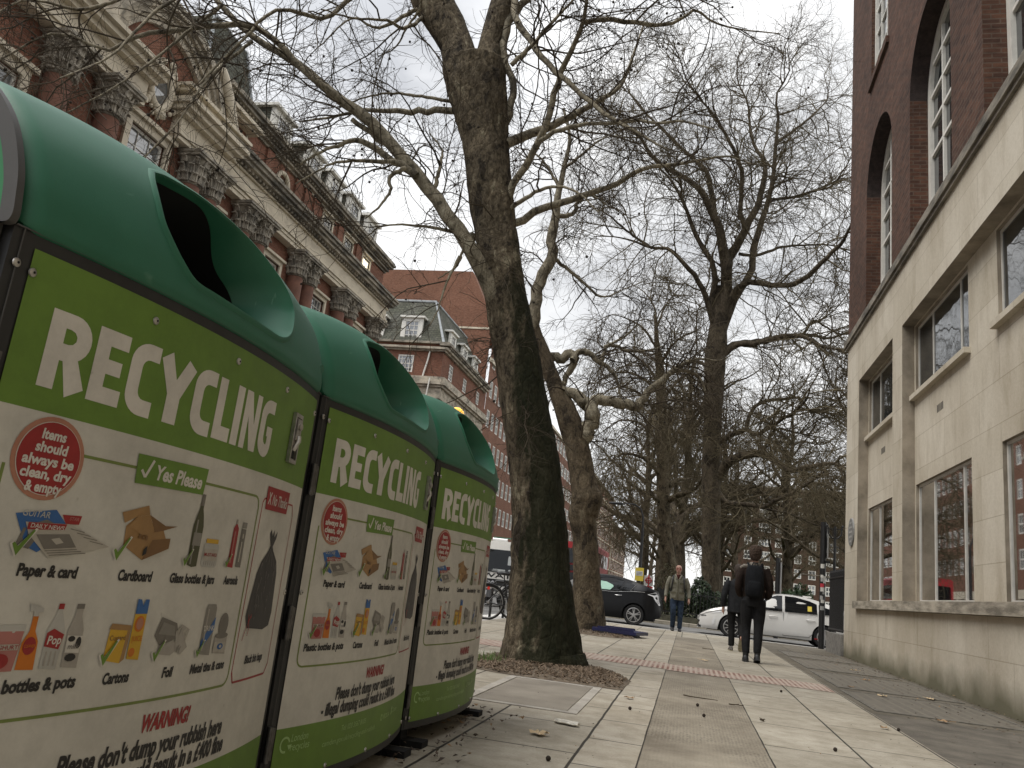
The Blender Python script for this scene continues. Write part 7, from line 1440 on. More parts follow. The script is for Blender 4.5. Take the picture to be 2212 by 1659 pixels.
q = MB(); q.box(-.012, .012, -.152, -.13, .82, 1.33); q.build('zip', m_khd, J)
q = MB(); q.prism(rrect(-.15, .15, .98, 1.40, .06, 5), lambda u, v, d: (u, d, v), .12, .25); q.build('rucksack', m_trim, pz)
TR = skinned('trousers', [[(0, 0, .78, .165, .12), (0, 0, .86, .168, .122), (0, 0, .94, .158, .115)], [(.095, .02, .86, .095, .105), (.097, .0, .70, .090, .098), (.10, -.03, .50, .075, .080), (.103, -.02, .30, .068, .074), (.106, .0, .08, .062, .072)], [(-.085, .0, .86, .095, .105), (-.09, -.04, .70, .090, .098), (-.085, -.10, .50, .075, .08), (-.08, -.02, .28, .068, .074), (-.08, .06, .09, .062, .072)]], m_jean, pz, .011)
shoe(.108, .04, 0, m_shoe, pz); shoe(-.08, .12, .01, m_shoe, pz, .25)
q = MB()
for s in (1, -1): q.tube([(s * .034 + .026 * math.cos(a), -.098 - .004 * math.cos(a) * s, 1.612 + .018 * math.sin(a)) for a in np.linspace(0, 2 * math.pi, 17)], .0045, 6, cap=False); q.tube([(s * .06, -.09, 1.618), (s * .077, .0, 1.615)], .004, 6)
q.tube([(-.01, -.105, 1.614), (.01, -.105, 1.614)], .004, 6); q.build('spectacles', mat('red spectacle frames', (.30, .015, .015), .3), pz)
m_hairg = mat('short grey hair', (.20, .165, .135), .9, var=.3, scale=60)
skinned('hair', [[(.066, .03, 1.66, .018, .05), (.074, .035, 1.60, .014, .045), (.066, .05, 1.555, .012, .03)], [(-.066, .03, 1.66, .018, .05), (-.074, .035, 1.60, .014, .045), (-.066, .05, 1.555, .012, .03)], [(-.06, .075, 1.62, .03, .05), (0, .10, 1.62, .03, .05), (.06, .075, 1.62, .03, .05)]], m_hairg, pz, .008)
ft = MB(); ft.tube([(-.022, -.094, 1.548), (0, -.099, 1.546), (.022, -.094, 1.548)], .0055, 6); ft.build('mouth', mat('lips', (.26, .09, .075), .6), pz)
ey = MB()
for s in (1, -1): ey.ball((s * .033, -.088, 1.612), .011, 8); ey.box(s * .033 - .02, s * .033 + .02, -.099, -.09, 1.634, 1.640)
ey.build('eyes', mat('eyes dark', (.05, .035, .03), .4), pz)
sc_ = skinned('scarf', [[(-.06, -.01, 1.445, .03), (0, -.07, 1.43, .032), (.06, -.01, 1.445, .03)], [(0, -.085, 1.42, .05, .03), (0, -.10, 1.34, .035, .02)]], cloth('dark red jumper', (.05, .015, .012)), pz, .010)
# --- the walker with the backpack, seen from behind (faces +y)
bp = person((1.03, 14.05, 0), math.pi - .06, 'walker in dark jacket carrying a black backpack, seen from behind')
def leg(s, pts): return pts
lg = [[(.092, 0, .95, .085, .095), (.10, -.02, .75, .078, .088), (.10, -.05, .52, .058, .064), (.095, .0, .30, .052, .060), (.085, .03, .12, .036, .042)], [(-.092, 0, .95, .085, .095), (-.095, .0, .75, .078, .088), (-.09, .03, .52, .058, .064), (-.085, .10, .30, .052, .060), (-.08, .13, .14, .036, .042)]]
am = lambda s, yb: [(s * .185, .0, 1.42, .055), (s * .22, .03, 1.28, .05), (s * .24, .02, 1.12, .042), (s * .21, -.07, 1.02, .036), (s * .14, -.15, 1.06, .030)]
body = [[(0, 0, .92, .15, .105), (0, 0, 1.06, .13, .095), (0, 0, 1.25, .155, .105), (0, .01, 1.42, .155, .09), (0, .01, 1.49, .07, .055)]] + head_parts(1.655, 0, 1.06) + lg + [am(1, 0), am(-1, 0)]
for s in (1, -1): body += hand((s * .14, -.15, 1.06), (-s * .7, -.5, .25), s, (0, 0, 1), 1.0, .9)
skinned('body', body, m_skin, bp, .010)
m_djk = cloth('dark brown jacket', (.022, .015, .012), .3); m_gsh = cloth('grey shoulder cloth', (.20, .18, .155)); m_dtr = cloth('charcoal trousers', (.016, .016, .017), .25)
jk = [[(0, 0, .98, .17, .125), (0, 0, 1.1, .165, .12), (0, 0, 1.26, .185, .125), (0, .01, 1.42, .185, .11), (0, .015, 1.495, .09, .07)]]
for s in (1, -1): jk.append([(s * .165, .0, 1.44, .070, .07), (s * .222, .03, 1.28, .066), (s * .242, .02, 1.12, .058), (s * .212, -.07, 1.02, .05), (s * .16, -.14, 1.05, .042)])
J = skinned('jacket', jk, m_djk, bp, .011)
skinned('scarf', [[(-.075, .02, 1.50, .032, .04), (0, .07, 1.505, .03, .04), (.075, .02, 1.50, .032, .04)], [(.10, .06, 1.475, .035, .03), (.165, .04, 1.455, .045, .03), (.205, .02, 1.42, .05, .04)]], m_gsh, bp, .009)
skinned('trousers', [[(0, 0, .86, .168, .13), (0, .01, .95, .165, .13), (0, 0, 1.04, .15, .115)], [(.092, 0, .95, .102, .112), (.10, -.02, .75, .097, .106), (.10, -.05, .52, .076, .082), (.095, .0, .30, .067, .075), (.086, .03, .13, .056, .064)], [(-.092, 0, .95, .102, .112), (-.095, .0, .75, .097, .106), (-.09, .03, .52, .076, .082), (-.085, .10, .30, .067, .075), (-.08, .13, .15, .056, .064)]], m_dtr, bp, .011)
m_boot = mat('black boots', (.010, .010, .010), .5)
for (x, y, z, p) in ((.088, .06, 0, 0), (-.085, .16, .0, .18)):
    o = shoe(x, y, z, m_boot, bp, p, 1.14, 'boot'); q = MB(); q.tube([(x, y - .02, z + .06 + p * .25), (x, y - .025, z + .20 + p * .2)], [.045, .05], 14); q.build('boot_shaft', m_boot, o, smooth=60)
m_pack = cloth('black backpack nylon', (.010, .011, .013), .25, 120)
pk_ = skinned('backpack', [[(0, .17, 1.0, .13, .07), (0, .19, 1.1, .145, .095), (0, .19, 1.28, .145, .095), (0, .17, 1.42, .13, .075), (0, .15, 1.475, .10, .05)], [(0, .26, 1.02, .10, .04), (0, .275, 1.12, .105, .045), (0, .265, 1.22, .10, .035)]], m_pack, bp, .011)
q = MB(); q.tube([(-.05, .16, 1.47), (-.03, .155, 1.525), (.03, .155, 1.525), (.05, .16, 1.47)], .010, 8); q.build('grab_handle', m_pack, pk_, smooth=60)
for s in (1, -1): q = MB(); q.tube([(s * .085, .12, 1.46), (s * .11, .03, 1.515), (s * .125, -.08, 1.46), (s * .13, -.13, 1.32), (s * .14, -.10, 1.15)], .02, 8); q.build('strap', m_pack, pk_, smooth=180)
m_hairb = mat('curly brown hair', (.060, .038, .026), .95, var=.5, scale=70, bump=1.0, bscale=120)
skinned('hair', [[(0, .0, 1.80, .035, .05), (0, .01, 1.775, .075, .09), (0, .025, 1.72, .092, .108), (0, .035, 1.66, .090, .098), (0, .05, 1.60, .068, .066), (0, .055, 1.565, .045, .04)]] + [[(.082 * math.cos(a) * w, .03 + .09 * math.sin(a) * w, z + .02 * math.sin(i * 5.3), .020), (.086 * math.cos(a + .25) * w, .03 + .094 * math.sin(a + .25) * w, z + .025 + .015 * math.sin(i * 3.1), .017)] for z, w in ((1.62, .85), (1.66, 1), (1.70, 1.03), (1.735, .98), (1.77, .78)) for i, a in enumerate(np.linspace(-.5 + z * 9 % .5, math.pi + .5, 9))], m_hairb, bp, .008, 1)
# --- the companion just ahead, mostly hidden
cp = person((.93, 16.75, 0), math.pi + .04, 'person in dark coat and trainers walking ahead of the backpack wearer')
lg = [[(.085, 0, .84, .08, .09), (.09, -.03, .66, .072, .08), (.085, -.03, .46, .055, .06), (.08, .0, .27, .048, .055), (.08, .03, .10, .034, .04)], [(-.085, .0, .84, .08, .09), (-.09, .03, .66, .072, .08), (-.085, .06, .46, .055, .06), (-.085, .18, .32, .048, .055), (-.085, .30, .24, .034, .04)]]
am = lambda s: [(s * .18, .0, 1.26, .05), (s * .225, .03, 1.12, .046), (s * .25, .04, .96, .04), (s * .25, .0, .84, .034), (s * .25, -.03, .76, .027)]
body = [[(0, 0, .80, .145, .10), (0, 0, .95, .13, .095), (0, 0, 1.1, .145, .10), (0, .01, 1.26, .14, .085), (0, .01, 1.32, .07, .055)]] + head_parts(1.465) + lg + [am(1), am(-1)]
for s in (1, -1): body += hand((s * .25, -.03, .77), (0, -.1, -1), s, (0, -1, 0), .95)
skinned('body', body, m_skin, cp, .011)
m_coat = cloth('charcoal coat', (.020, .021, .023), .3); ck = [[(0, 0, .70, .185, .13), (0, 0, .85, .18, .13), (0, 0, 1.05, .175, .125), (0, .01, 1.22, .175, .11), (0, .015, 1.33, .09, .075)]]
for s in (1, -1): ck.append([(s * .16, .0, 1.28, .065), (s * .228, .03, 1.12, .062), (s * .253, .04, .96, .055), (s * .252, .0, .85, .048), (s * .25, -.02, .795, .046)])
skinned('coat', ck, m_coat, cp, .012)
skinned('trousers', [[(0, 0, .72, .155, .115), (0, 0, .82, .15, .11)], [(.085, 0, .80, .088, .098), (.09, -.03, .64, .080, .088), (.085, -.03, .46, .066, .07), (.08, .0, .27, .060, .066), (.08, .03, .09, .055, .062)], [(-.085, .0, .80, .088, .098), (-.09, .03, .64, .080, .088), (-.085, .06, .46, .066, .07), (-.085, .17, .33, .060, .066), (-.085, .27, .26, .055, .06)]], cloth('black trousers', (.012, .012, .012)), cp, .012)
m_trn = mat('grey trainers', (.12, .11, .10), .7, var=.4, scale=30); m_sole = mat('pale trainer sole', (.30, .27, .19), .8, var=.4, scale=25)
shoe(.08, .06, 0, m_trn, cp, 0, .98, 'trainer', m_sole); shoe(-.085, .30, .045, m_trn, cp, 1.05, .98, 'trainer', m_sole)
skinned('hair', [[(0, .0, 1.60, .04, .05), (0, .01, 1.57, .075, .09), (0, .02, 1.51, .085, .10), (0, .03, 1.44, .08, .085), (0, .05, 1.36, .06, .05)]], mat('dark brown hair', (.035, .024, .018), .8, var=.4, scale=80), cp, .009)
# ------------------------------------------------------------------ street furniture, railings, plants, litter
m_iron = mat('black painted iron', (.010, .010, .010), .5, var=.3, scale=20); m_sgn = mat('sign back grey', (.28, .28, .27), .5, var=.1); m_sgw = mat('sign white', (.62, .62, .6), .5); m_sgr = mat('sign red', (.42, .02, .025), .5); m_sgb = mat('sign blue', (.02, .04, .22), .5)
for s_, lb_ in zip(stands, ('black tubular steel bicycle stand at the kerb, beside the bicycle with the red reflector', 'farther black tubular bicycle stand at the kerb, holding the second bicycle')): tag(s_.build('bicycle_stand', m_iron, smooth=60), lb_, 'bike stand', 'bicycle stands at the kerb')
# lamp column with the yellow notice
lp = empty('street_lamp', (-1.72, 30.4, -.12), 'tall black street lamp post with a yellow notice strapped to it', 'street lamp')
q = MB(); q.lathe([(.10, 0), (.10, 1.1), (.065, 1.2), (.05, 3.2)], k=14); P_ = [(0, 0, 3.1), (-.02, 0, 3.7), (-.12, 0, 3.98), (-.34, 0, 4.12), (-.62, 0, 4.13), (-.8, 0, 4.1)]; q.tube(P_, [.05, .035, .03, .026, .022, .022], 10); q.build('post', m_iron, lp, smooth=60)
q = MB(); q.rings([[(x, w * math.cos(a), 4.10 + h * math.sin(a)) for a in np.linspace(0, 2 * math.pi, 13)[:-1]] for x, w, h in ((-.75, .03, .02), (-.85, .10, .05), (-1.1, .12, .055), (-1.3, .05, .03))]); q.build('lamp_head', m_iron, lp, smooth=60)
q = MB(); q.box(-.15, .15, -.13, -.12, 1.42, 1.88, 0); q.box(-.12, .12, -.135, -.131, 1.60, 1.76, 1)
for i in range(3): q.box(-.10, .10, -.138, -.1355, 1.625 + i * .045, 1.638 + i * .045, 2)
q.build('notice', [m_yel, m_sgw, m_trim], lp)
# bus stop flag
bs_ = empty('bus_stop', (-2.05, 45, -.1), 'white bus stop flag with red roundel on a slim post', 'bus stop')
q = MB(); q.tube([(0, 0, 0), (0, 0, 2.0)], .045, 10); q.build('post', m_sgr, bs_)
q = MB(); q.box(-.24, .24, -.03, .0, 1.42, 1.95, 0); q.box(-.24, .24, -.032, -.0305, 1.30, 1.40, 1)
q.tube([(.14 * math.cos(a), -.036, 1.70 + .14 * math.sin(a)) for a in np.linspace(0, 2 * math.pi, 29)], .025, 6, 1, False); q.box(-.2, .2, -.066, -.034, 1.68, 1.72, 1); q.build('flag', [m_sgw, m_sgr], bs_)
q = MB(); q.box(-.52, -.28, -.02, .0, 1.78, 2.08, 0); q.build('letter_tile', m_sgr, bs_)
tm_ = MB(); text('K', -.47, -.34, 1.84, .18, 0, 1, .03, 0, tm_, lambda u, v, d: (u, -.026, v)); tm_.build('tile_letter', m_sgw, bs_)
# belisha style amber globe
bb = empty('beacon', (-5.3, 17.4, -.15), 'lit amber globe beacon showing just above the end recycling bin', 'beacon'); q = MB()
for i in range(7): q.tube([(0, 0, i * .6), (0, 0, (i + 1) * .6 - .001)], .045, 12, i % 2)
q.build('post', [m_iron, m_sgw], bb)
m_amb = mat('amber globe', (.8, .35, .03), .4, emit=(1.0, .30, .02), es=.5); q = MB(); q.ball((0, 0, 4.44), .165, 24); gl_ = q.build('globe', m_amb, bb, smooth=180)
m_ambl = mat('amber lamp points', (1, .8, .3), .4, emit=(1.0, .50, .06), es=.85); q = MB()
for i in range(5):
    for j in range(16): a = j * math.pi / 8 + i * .2; b_ = -.1 + i * .32; q.ball((.163 * math.cos(b_) * math.cos(a), .163 * math.cos(b_) * math.sin(a), 4.44 + .163 * math.sin(b_)), .018, 6)
q.build('lamp_points', m_ambl, gl_)
# sign post with stickers at the corner
sg = empty('sign_post', (3.40, 23.15, 0), 'black sign post covered with stickers at the corner of the pavement', 'sign post')
q = MB(); q.tube([(0, 0, 0), (0, 0, 3.22)], .075, 16); q.build('post', m_iron, sg, smooth=60)
q = MB(); q.box(.085, .105, -.16, .36, 2.28, 3.12, 0); R_ = [(.0835, .10 + .175 * math.cos(a), 2.76 + .26 * math.sin(a)) for a in np.linspace(0, 2 * math.pi, 33)]; q.tube(R_, .022, 6, 1, False); q.box(.079, .084, -.08, .28, 2.34, 2.42, 1); q.build('sign_plate', [m_sgn, m_iron], sg)
tm_ = MB(); text('20', 0, .20, 2.66, .18, 0, 1, .03, 0, tm_, lambda u, v, d: (.0825, .0 + u, v)); tm_.build('sign_figures', m_iron, sg)
m_stk = [mat('sticker white', (.55, .54, .5), .7), mat('sticker red', (.45, .03, .05), .6), mat('sticker grey', (.3, .3, .29), .7)]
rr = random.Random(3)
for (z, h_, w, c, dx) in ((2.02, .11, .10, 0, -.02), (1.78, .07, .07, 0, -.03), (1.68, .10, .08, 2, -.02), (1.64, .18, .08, 0, .045), (1.53, .10, .10, 1, -.02), (1.43, .11, .10, 0, -.01), (1.36, .07, .07, 2, .03), (1.22, .10, .08, 2, -.03), (1.14, .08, .09, 0, 0.0), (.96, .10, .10, 2, -.01)):
    q = MB(); a0 = -math.pi / 2 + dx / .075; da = w / .075 / 2
    q.add([(.0775 * math.cos(a), .0775 * math.sin(a), zz_) for zz_ in (z, z + h_) for a in np.linspace(a0 - da, a0 + da, 6)], [(i, i + 1, i + 7, i + 6) for i in range(5)]); q.build('sticker', m_stk[c], sg)
q = MB(); q.box(.06, .16, -.10, .0, 2.16, 2.22); q.build('bracket', m_iron, sg)
# thinner post behind
tp_ = empty('sign_post', (3.05, 31.0, -.12), 'slim dark sign post with a narrow edge-on plate beside the evergreen shrub', 'sign post'); q = MB(); q.tube([(0, 0, 0), (0, 0, 2.75)], .075, 12); q.build('post', m_iron, tp_, smooth=60); q = MB(); q.box(.09, .13, -.1, .5, 1.5, 2.6); q.build('sign_plate', m_sgn, tp_)
# corner plinth and iron railings by the stone building
pb = MB(); pb.box(3.36, 3.75, 20.12, 22.15, 0, .46); tag(pb.build('plinth_wall', mat('granite plinth', (.20, .19, .17), .85, var=.3, scale=12, bump=.3, bscale=60)), 'low grey stone plinth wall under the iron railings', 'wall')
rl = empty('railing', (3.42, 21.1, .46), 'tall black iron railing on the plinth at the corner of the stone building', 'railing'); q = MB()
inv = Matrix.Translation((-3.42, -21.1, -.46))
for i in range(20): y = 20.2 + i * .097; q.tube([(3.42, y, .5), (3.42, y, 1.86)], .013, 6); q.tube([(3.42, y, 1.86), (3.42, y, 1.93)], [.018, .002], 6)
for z in (.53, 1.72): q.box(3.40, 3.44, 20.14, 22.1, z, z + .035)
own(q.build('bars', m_iron), rl, inv)
ls = empty('lamp_bracket', (3.66, 23.0, .0), 'old black iron lamp standard with curled trident arms beside the corner railing', 'lamp standard'); q = MB(); q.tube([(0, 0, 0), (0, 0, 3.12)], [.045, .03], 10)
for s in (-1, 1): q.tube([(0, 0, 2.80), (s * .08, 0, 2.82), (s * .16, 0, 2.92), (s * .17, 0, 3.08), (s * .19, 0, 3.14)], .018, 8); q.ball((s * .19, 0, 3.13), .03, 8)
q.box(-.19, .19, -.012, .012, 3.04, 3.065); q.tube([(-.05, 0, 2.85), (-.05, 0, 3.08)], .010, 6); q.tube([(.05, 0, 2.85), (.05, 0, 3.08)], .010, 6); q.tube([(.04 + .05 * math.cos(a), 0, 2.55 + .05 * math.sin(a)) for a in np.linspace(0, 5, 14)], .010, 6); q.build('standard', m_iron, ls, smooth=60)
# park fence
fx0, fx1, fy = -1.15, 14.0, 32.6
pf = empty('park_fence', (fx0, fy, 0), 'black iron park railing on a low mossy stone kerb across the side street', 'fence'); inv = Matrix.Translation((-fx0, -fy, 0))
q = MB(); n = int((fx1 - fx0) / .125)
for i in range(n): x = fx0 + i * .125; q.box(x - .011, x + .011, fy - .011, fy + .011, .2, 1.16 + (.0 if i % 8 else .12)); q.tube([(x, fy, 1.16), (x, fy, 1.24)], [.018, .002], 5)
for z in (.32, 1.02): q.box(fx0, fx1, fy - .02, fy + .02, z, z + .035)
for i in range(0, 130): y = fy + i * .3; q.box(fx0 - .011, fx0 + .011, y - .011, y + .011, .2, 1.18)
own(q.build('bars', m_iron), pf, inv); q = MB(); q.box(fx0 - .2, fx1, fy - .18, fy + .18, -.1, .2); own(q.build('kerb_base', mat('dark mossy kerb', (.06, .058, .04), .9, var=.4, scale=5)), pf, inv)
# evergreen shrubs
def leafmat(n, c, c2): m = mat(n, c, .5, col2=c2, scale=3.0, spec=.4); return m
m_lf1 = leafmat('dark laurel leaves', (.014, .026, .012), (.035, .055, .022)); m_lf2 = leafmat('glossy shrub leaves', (.025, .055, .02), (.06, .105, .035)); m_lf3 = leafmat('pale undergrowth', (.06, .055, .025), (.12, .105, .05))
def shrub(name, loc, size, n, leaf, m, label, seed, cat='shrub', stems=7):
    r_ = np.random.default_rng(seed); e_ = empty(name, loc, label, cat); a = r_.normal(0, 1, (n, 3)); a /= np.linalg.norm(a, axis=1)[:, None]; rad = .55 + .45 * r_.random(n) ** .5
    lump = np.array([.78 + .32 * mnoise.noise(Vector(tuple(v * 1.9 + seed))) + .12 * mnoise.noise(Vector(tuple(v * 5 + seed))) for v in a]); p = a * (rad * lump)[:, None] * np.array(size) + np.array([0, 0, size[2] * .85]); p[:, 2] = np.abs(p[:, 2])
    nd_ = a + r_.normal(0, .7, (n, 3)); nd_ /= np.linalg.norm(nd_, axis=1)[:, None]; u = np.cross(nd_, r_.normal(0, 1, (n, 3))); u /= np.linalg.norm(u, axis=1)[:, None]; w = np.cross(nd_, u); L_ = leaf * r_.uniform(.6, 1.4, n)[:, None]
    V = np.stack([p - u * L_, p + w * L_ * .42 + nd_ * L_ * .1, p + u * L_, p - w * L_ * .42 + nd_ * L_ * .1], 1).reshape(-1, 3)
    mb = MB(); mb.add(V, [(4 * i, 4 * i + 1, 4 * i + 2, 4 * i + 3) for i in range(n)]); mb.build('foliage', m, e_)
    s_ = MB()
    for i in range(stems): s_.tube([(r_.normal(0, .08), r_.normal(0, .08), 0), (r_.normal(0, .25) * size[0], r_.normal(0, .25) * size[1], size[2] * .9)], [.03, .01], 6)
    s_.build('stems', m_twig, e_); return e_
shrub('evergreen_shrub', (4.45, 37.2, .05), (.82, .8, 1.15), 2600, .075, m_lf2, 'rounded green evergreen shrub above the roof of the white car', 5)
for i, (x, y, sx, sz, lb_) in enumerate([(-.3, 34.2, .75, .95, 'dark evergreen bush behind the railing, just left of the khaki jacket man'), (.5, 33.9, .6, 1.05, 'dark evergreen bush behind the railing, just right of the khaki jacket man'), (1.35, 34.6, .8, .75, 'low dark bush behind the railing at the nose of the white car'), (2.4, 34.4, .8, .7, 'low dark bush behind the white car, hidden by the walkers'), (6.2, 35.0, .9, .8, 'low dark bush behind the rear of the white car')]):
    shrub('evergreen_bush', (x, y, .03), (sx, .7, sz), 1500, .075, m_lf1, lb_, 20 + i)
for i, (x, y, s, lb_) in enumerate([(-.9, 41.5, 1.0, 'pale yellow green winter undergrowth at the foot of the forked tree'), (1.0, 39.5, .8, 'pale undergrowth between the forked tree and the straight trunk'), (2.6, 42, .9, 'pale undergrowth right of the straight trunk')]):
    shrub('undergrowth_bush', (x, y, .03), (s, .8, 1.5 * s), 900, .06, m_lf3, lb_, 40 + i, 'bush')
# tree pits
m_soil = mat('tree pit soil', (.085, .064, .044), .95, col2=(.20, .16, .115), scale=14, bump=1, bscale=60); m_chip = mat('bark chips', (.22, .165, .11), .9, col2=(.09, .06, .04), scale=25)
def pit(poly, seed, hgt, n):
    r_ = random.Random(seed); cx = sum(p[0] for p in poly) / len(poly); cy = sum(p[1] for p in poly) / len(poly); q = MB(); rings = []
    for s, z in ((1.0, .004), (.92, .018), (.6, hgt * .7), (.3, hgt), (.02, hgt)):
        ring = []
        for i in range(len(poly)):
            a, b_ = poly[i], poly[(i + 1) % len(poly)]
            for k in range(6): t = k / 6; x, y = a[0] + (b_[0] - a[0]) * t, a[1] + (b_[1] - a[1]) * t; j = .03 * (r_.random() - .5); ring.append((cx + (x - cx) * (s + j), cy + (y - cy) * (s + j), z + .012 * r_.random() * (s < .99)))
        rings.append(ring)
    q.rings(rings, 0, False); structure(q.build('tree_pit_soil', m_soil, smooth=60)); c = MB()
    for i in range(n):
        k = r_.randrange(len(poly)); a, b_ = poly[k], poly[(k + 1) % len(poly)]; t, s = r_.random(), r_.random() ** .5 * .97; x, y = cx + (a[0] + (b_[0] - a[0]) * t - cx) * s, cy + (a[1] + (b_[1] - a[1]) * t - cy) * s
        z = .022 + hgt * max(0, 1 - s) * 1.3; l_, w, an = r_.uniform(.008, .022), r_.uniform(.004, .009), r_.uniform(0, 6.3); ca, sa = math.cos(an), math.sin(an); tz = r_.uniform(-.01, .01)
        c.add([(x + dx * ca - dy * sa, y + dx * sa + dy * ca, z + (tz if dx > 0 else -tz) + dz) for dz in (0, .004) for dx, dy in ((-l_, -w), (l_, -w), (l_, w), (-l_, w))], [(0, 3, 2, 1), (4, 5, 6, 7), (0, 1, 5, 4), (1, 2, 6, 5), (2, 3, 7, 6), (3, 0, 4, 7)])
    tag(c.build('bark_chips', m_chip), kind='stuff')
pit([(-1.98, 7.86), (-1.55, 7.72), (-.52, 7.72), (-.50, 8.6), (-.75, 9.3), (-1.3, 9.9), (-2.1, 9.6), (-2.2, 8.5)], 4, .02, 2600)
pit([(-2.5, 16.0), (-1.3, 15.9), (-.95, 16.5), (-.95, 18.6), (-2.6, 18.8)], 5, .02, 900)
gt = MB(); rr = random.Random(8)
for i in range(90): x, y = rr.gauss(-1.93, .07), rr.gauss(8.55, .1); h_ = rr.uniform(.04, .13); dx, dy = rr.uniform(-.04, .04), rr.uniform(-.04, .04); gt.add([(x - .003, y, .02), (x + .003, y, .02), (x + dx + .001, y + dy, .02 + h_)], [(0, 1, 2)])
tag(gt.build('grass', mat('grass blades', (.10, .16, .04), .8)), kind='stuff')
# blue plastic barrier base lying by the second tree
bl = empty('barrier_panel', (-1.35, 17.2, 0), 'dark blue plastic panel lying flat on the pavement beside the gnarled trunk', 'panel'); m_blue = mat('blue plastic', (.007, .008, .055), .4, var=.2)
q = MB(); q.prism([(-.45, -.35), (.42, -.42), (.50, -.15), (.62, .25), (.40, .42), (-.5, .42)], lambda u, v, d: (u, v, d), .05, .11); q.build('board', m_blue, bl); q = MB()
for (a, b_) in (((-.40, .36), (.35, .36)), ((-.35, -.30), (.36, -.34))): q.box(a[0], b_[0], a[1] - .03, a[1] + .03, .112, .15)
q.box(-.1, .12, -.1, -.04, .1105, .115); q.build('edge_rib', m_blue, bl); q = MB(); q.box(-.4, .45, -.38, -.2, 0, .06); q.box(-.4, .45, .2, .38, 0, .06); q.build('foot', m_trim, bl)
# litter
m_dleaf = [mat('dead plane leaf', (.36, .235, .125), .8, col2=(.20, .12, .06), scale=30), mat('pale dead leaf', (.52, .40, .25), .8)]
def leafmesh(seed, m):
    r_ = random.Random(seed); n = 22; pts = [(0, 0, .006)]
    for i in range(n): a = 2 * math.pi * i / n; s = .055 * (.45 + .55 * abs(math.cos(2.5 * a + .3))) * r_.uniform(.85, 1.15); pts.append((s * math.cos(a), s * math.sin(a), .004 + .02 * r_.random() * abs(math.sin(a * 1.5))))
    q = MB(); q.add(pts, [(0, i + 1, (i + 1) % n + 1) for i in range(n)]); q.tube([(.03, 0, .006), (.1, .01, .012)], .002, 4); return q.mesh('fallen_leaf', m)
lms = [leafmesh(i, m_dleaf[i % 2]) for i in range(4)]
LV = [(2.36, 8.75, 'pale star shaped dead leaf near the stone wall, nearest to the lower right corner'), (2.25, 10.7, 'crumpled pale leaf on the first cellar light panel'), (2.55, 13.1, 'pale leaf on the second cellar light panel, by the wall'), (-.78, 4.95, 'brown curled leaf on the slabs in front of the end bin'), (2.05, 11.5, 'small leaf on the edge of the cellar light panels'), (2.9, 11.2, 'brown leaf tight against the foot of the stone wall'), (1.62, 7.6, 'small dark leaf where slabs meet the tarmac'), (2.75, 15.2, 'dead leaf on the third cellar light panel'), (-.42, 7.2, 'small brown leaf right of the access cover'), (.3, 12.9, 'brown leaf on the slabs beyond the ribbed red band')]
for i, (x, y, lb_) in enumerate(LV):
    o = bpy.data.objects.new('fallen_leaf', lms[i % 4]); COL.objects.link(o); o.location = (x, y, .008); o.rotation_euler = (0, 0, i * 1.7); s = (.75 if i in (4, 6, 8) else 1.15); o.scale = (s, s, s); tag(o, lb_, 'leaf', 'dead leaves on the pavement')
q = MB(); r_ = random.Random(4); q.rings([[(x, .045 * math.cos(a) * w + r_.uniform(-.008, .008), .012 + .012 * math.sin(a) + r_.uniform(0, .01)) for a in np.linspace(0, 2 * math.pi, 9)[:-1]] for x, w in ((-.08, .5), (-.045, .8), (0, .65), (.045, .85), (.08, .4))]); o = q.build('paper_scrap', mat('dirty paper', (.58, .55, .48), .8, var=.25, scale=40), loc=(-.69, 5.45, 0)); o.rotation_euler = (0, 0, -.25); tag(o, 'crumpled white paper scrap on the slabs below the access cover', 'litter')
for i, (x, y, l_, rz, lb_) in enumerate([(.16, 7.9, .30, -.15, 'long thin stick lying across the worn asphalt strip'), (.46, 7.75, .14, .4, 'short forked twig at the right edge of the asphalt strip'), (.62, 7.0, .10, 1.2, 'small twig on the slabs right of the asphalt strip'), (.42, 16.1, .22, -.3, 'dark stick beyond the ribbed band, left of the walkers')]):
    r_ = random.Random(i); q = MB(); q.tube([(t * l_ - l_ / 2, .012 * r_.uniform(-1, 1), .01 + .006 * r_.random()) for t in np.linspace(0, 1, 6)], [.006, .006, .005, .005, .004, .003], 6)
    if i in (1, 2): q.tube([(0, 0, .012), (.04, .04, .016)], .003, 5)
    o = q.build('stick', m_twig, loc=(x, y, 0)); o.rotation_euler = (0, 0, rz); tag(o, lb_, 'stick')
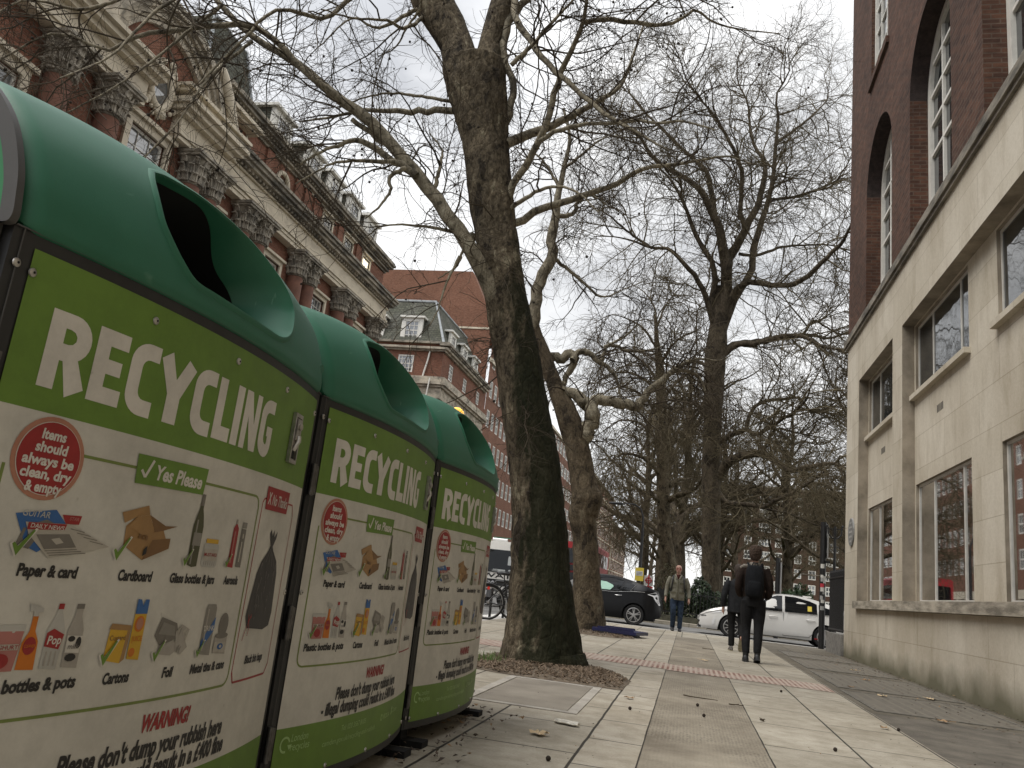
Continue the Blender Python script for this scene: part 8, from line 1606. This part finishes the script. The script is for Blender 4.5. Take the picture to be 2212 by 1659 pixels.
SB = [(.17, 6.75, 'round brown seed ball at the middle of the worn asphalt strip'), (.13, 7.35, 'round brown seed ball just beyond the stick on the asphalt strip'), (-.37, 6.55, 'round brown seed ball on the slabs right of the access cover'), (-.62, 4.3, 'round brown seed ball near the bottom edge, by the bins'), (.98, 6.0, 'round brown seed ball on the slabs right of the asphalt strip'), (1.05, 4.75, 'round brown seed ball lowest on the right hand slabs'), (1.02, 9.6, 'round brown seed ball beside the ribbed band'), (1.72, 7.6, 'dark seed ball on the tarmac by the wall')]
for x, y, lb_ in SB: q = MB(); q.ball((0, 0, .013), .0135, 10); tag(q.build('seed_ball', m_seed, smooth=180, loc=(x, y, 0)), lb_, 'seed ball', 'seed balls on the pavement')
# wet leaf litter swept under the bins
lt = MB(); rr = random.Random(31)
for i in range(420):
    y = rr.uniform(1.5, 5.6); x = -1.25 + .30 * (rr.random() ** 1.6) * (1 if rr.random() < .5 else -1.4); l_ = rr.uniform(.008, .022); a = rr.uniform(0, 6.3); z = .006 + rr.random() * .012; ca, sa = math.cos(a), math.sin(a)
    lt.add([(x + u * ca - v * sa, y + u * sa + v * ca, z + rr.uniform(0, .018)) for u, v in ((-l_, 0), (-l_ * .2, -l_ * .5), (l_, 0), (-l_ * .1, l_ * .55))], [(0, 1, 2, 3)], 0 if rr.random() < .8 else 1)
for i in range(700):
    y = rr.uniform(5.0, 20.0); x = 3.40 - .9 * rr.random() ** 2.2 if rr.random() < .75 else rr.uniform(1.8, 3.3); l_ = rr.uniform(.006, .024); a = rr.uniform(0, 6.3); z = .014 + rr.random() * .008; ca, sa = math.cos(a), math.sin(a)
    lt.add([(x + u * ca - v * sa, y + u * sa + v * ca, z + rr.uniform(0, .012)) for u, v in ((-l_, 0), (-l_ * .2, -l_ * .5), (l_, 0), (-l_ * .1, l_ * .55))], [(0, 1, 2, 3)], 0 if rr.random() < .9 else 1)
for i in range(260):
    y = 3.5 + 16 * rr.random() ** 1.5; x = rr.uniform(-1.2, 1.8); l_ = rr.uniform(.003, .009); a = rr.uniform(0, 6.3); z = .008; ca, sa = math.cos(a), math.sin(a)
    lt.add([(x + u * ca - v * sa, y + u * sa + v * ca, z + rr.uniform(0, .008)) for u, v in ((-l_, 0), (-l_ * .2, -l_ * .5), (l_, 0), (-l_ * .1, l_ * .55))], [(0, 1, 2, 3)], 0 if rr.random() < .8 else 1)
tag(lt.build('leaf_litter', [mat('wet dead leaves', (.06, .038, .022), .6, var=.4, scale=30), m_dleaf[0]]), kind='stuff')
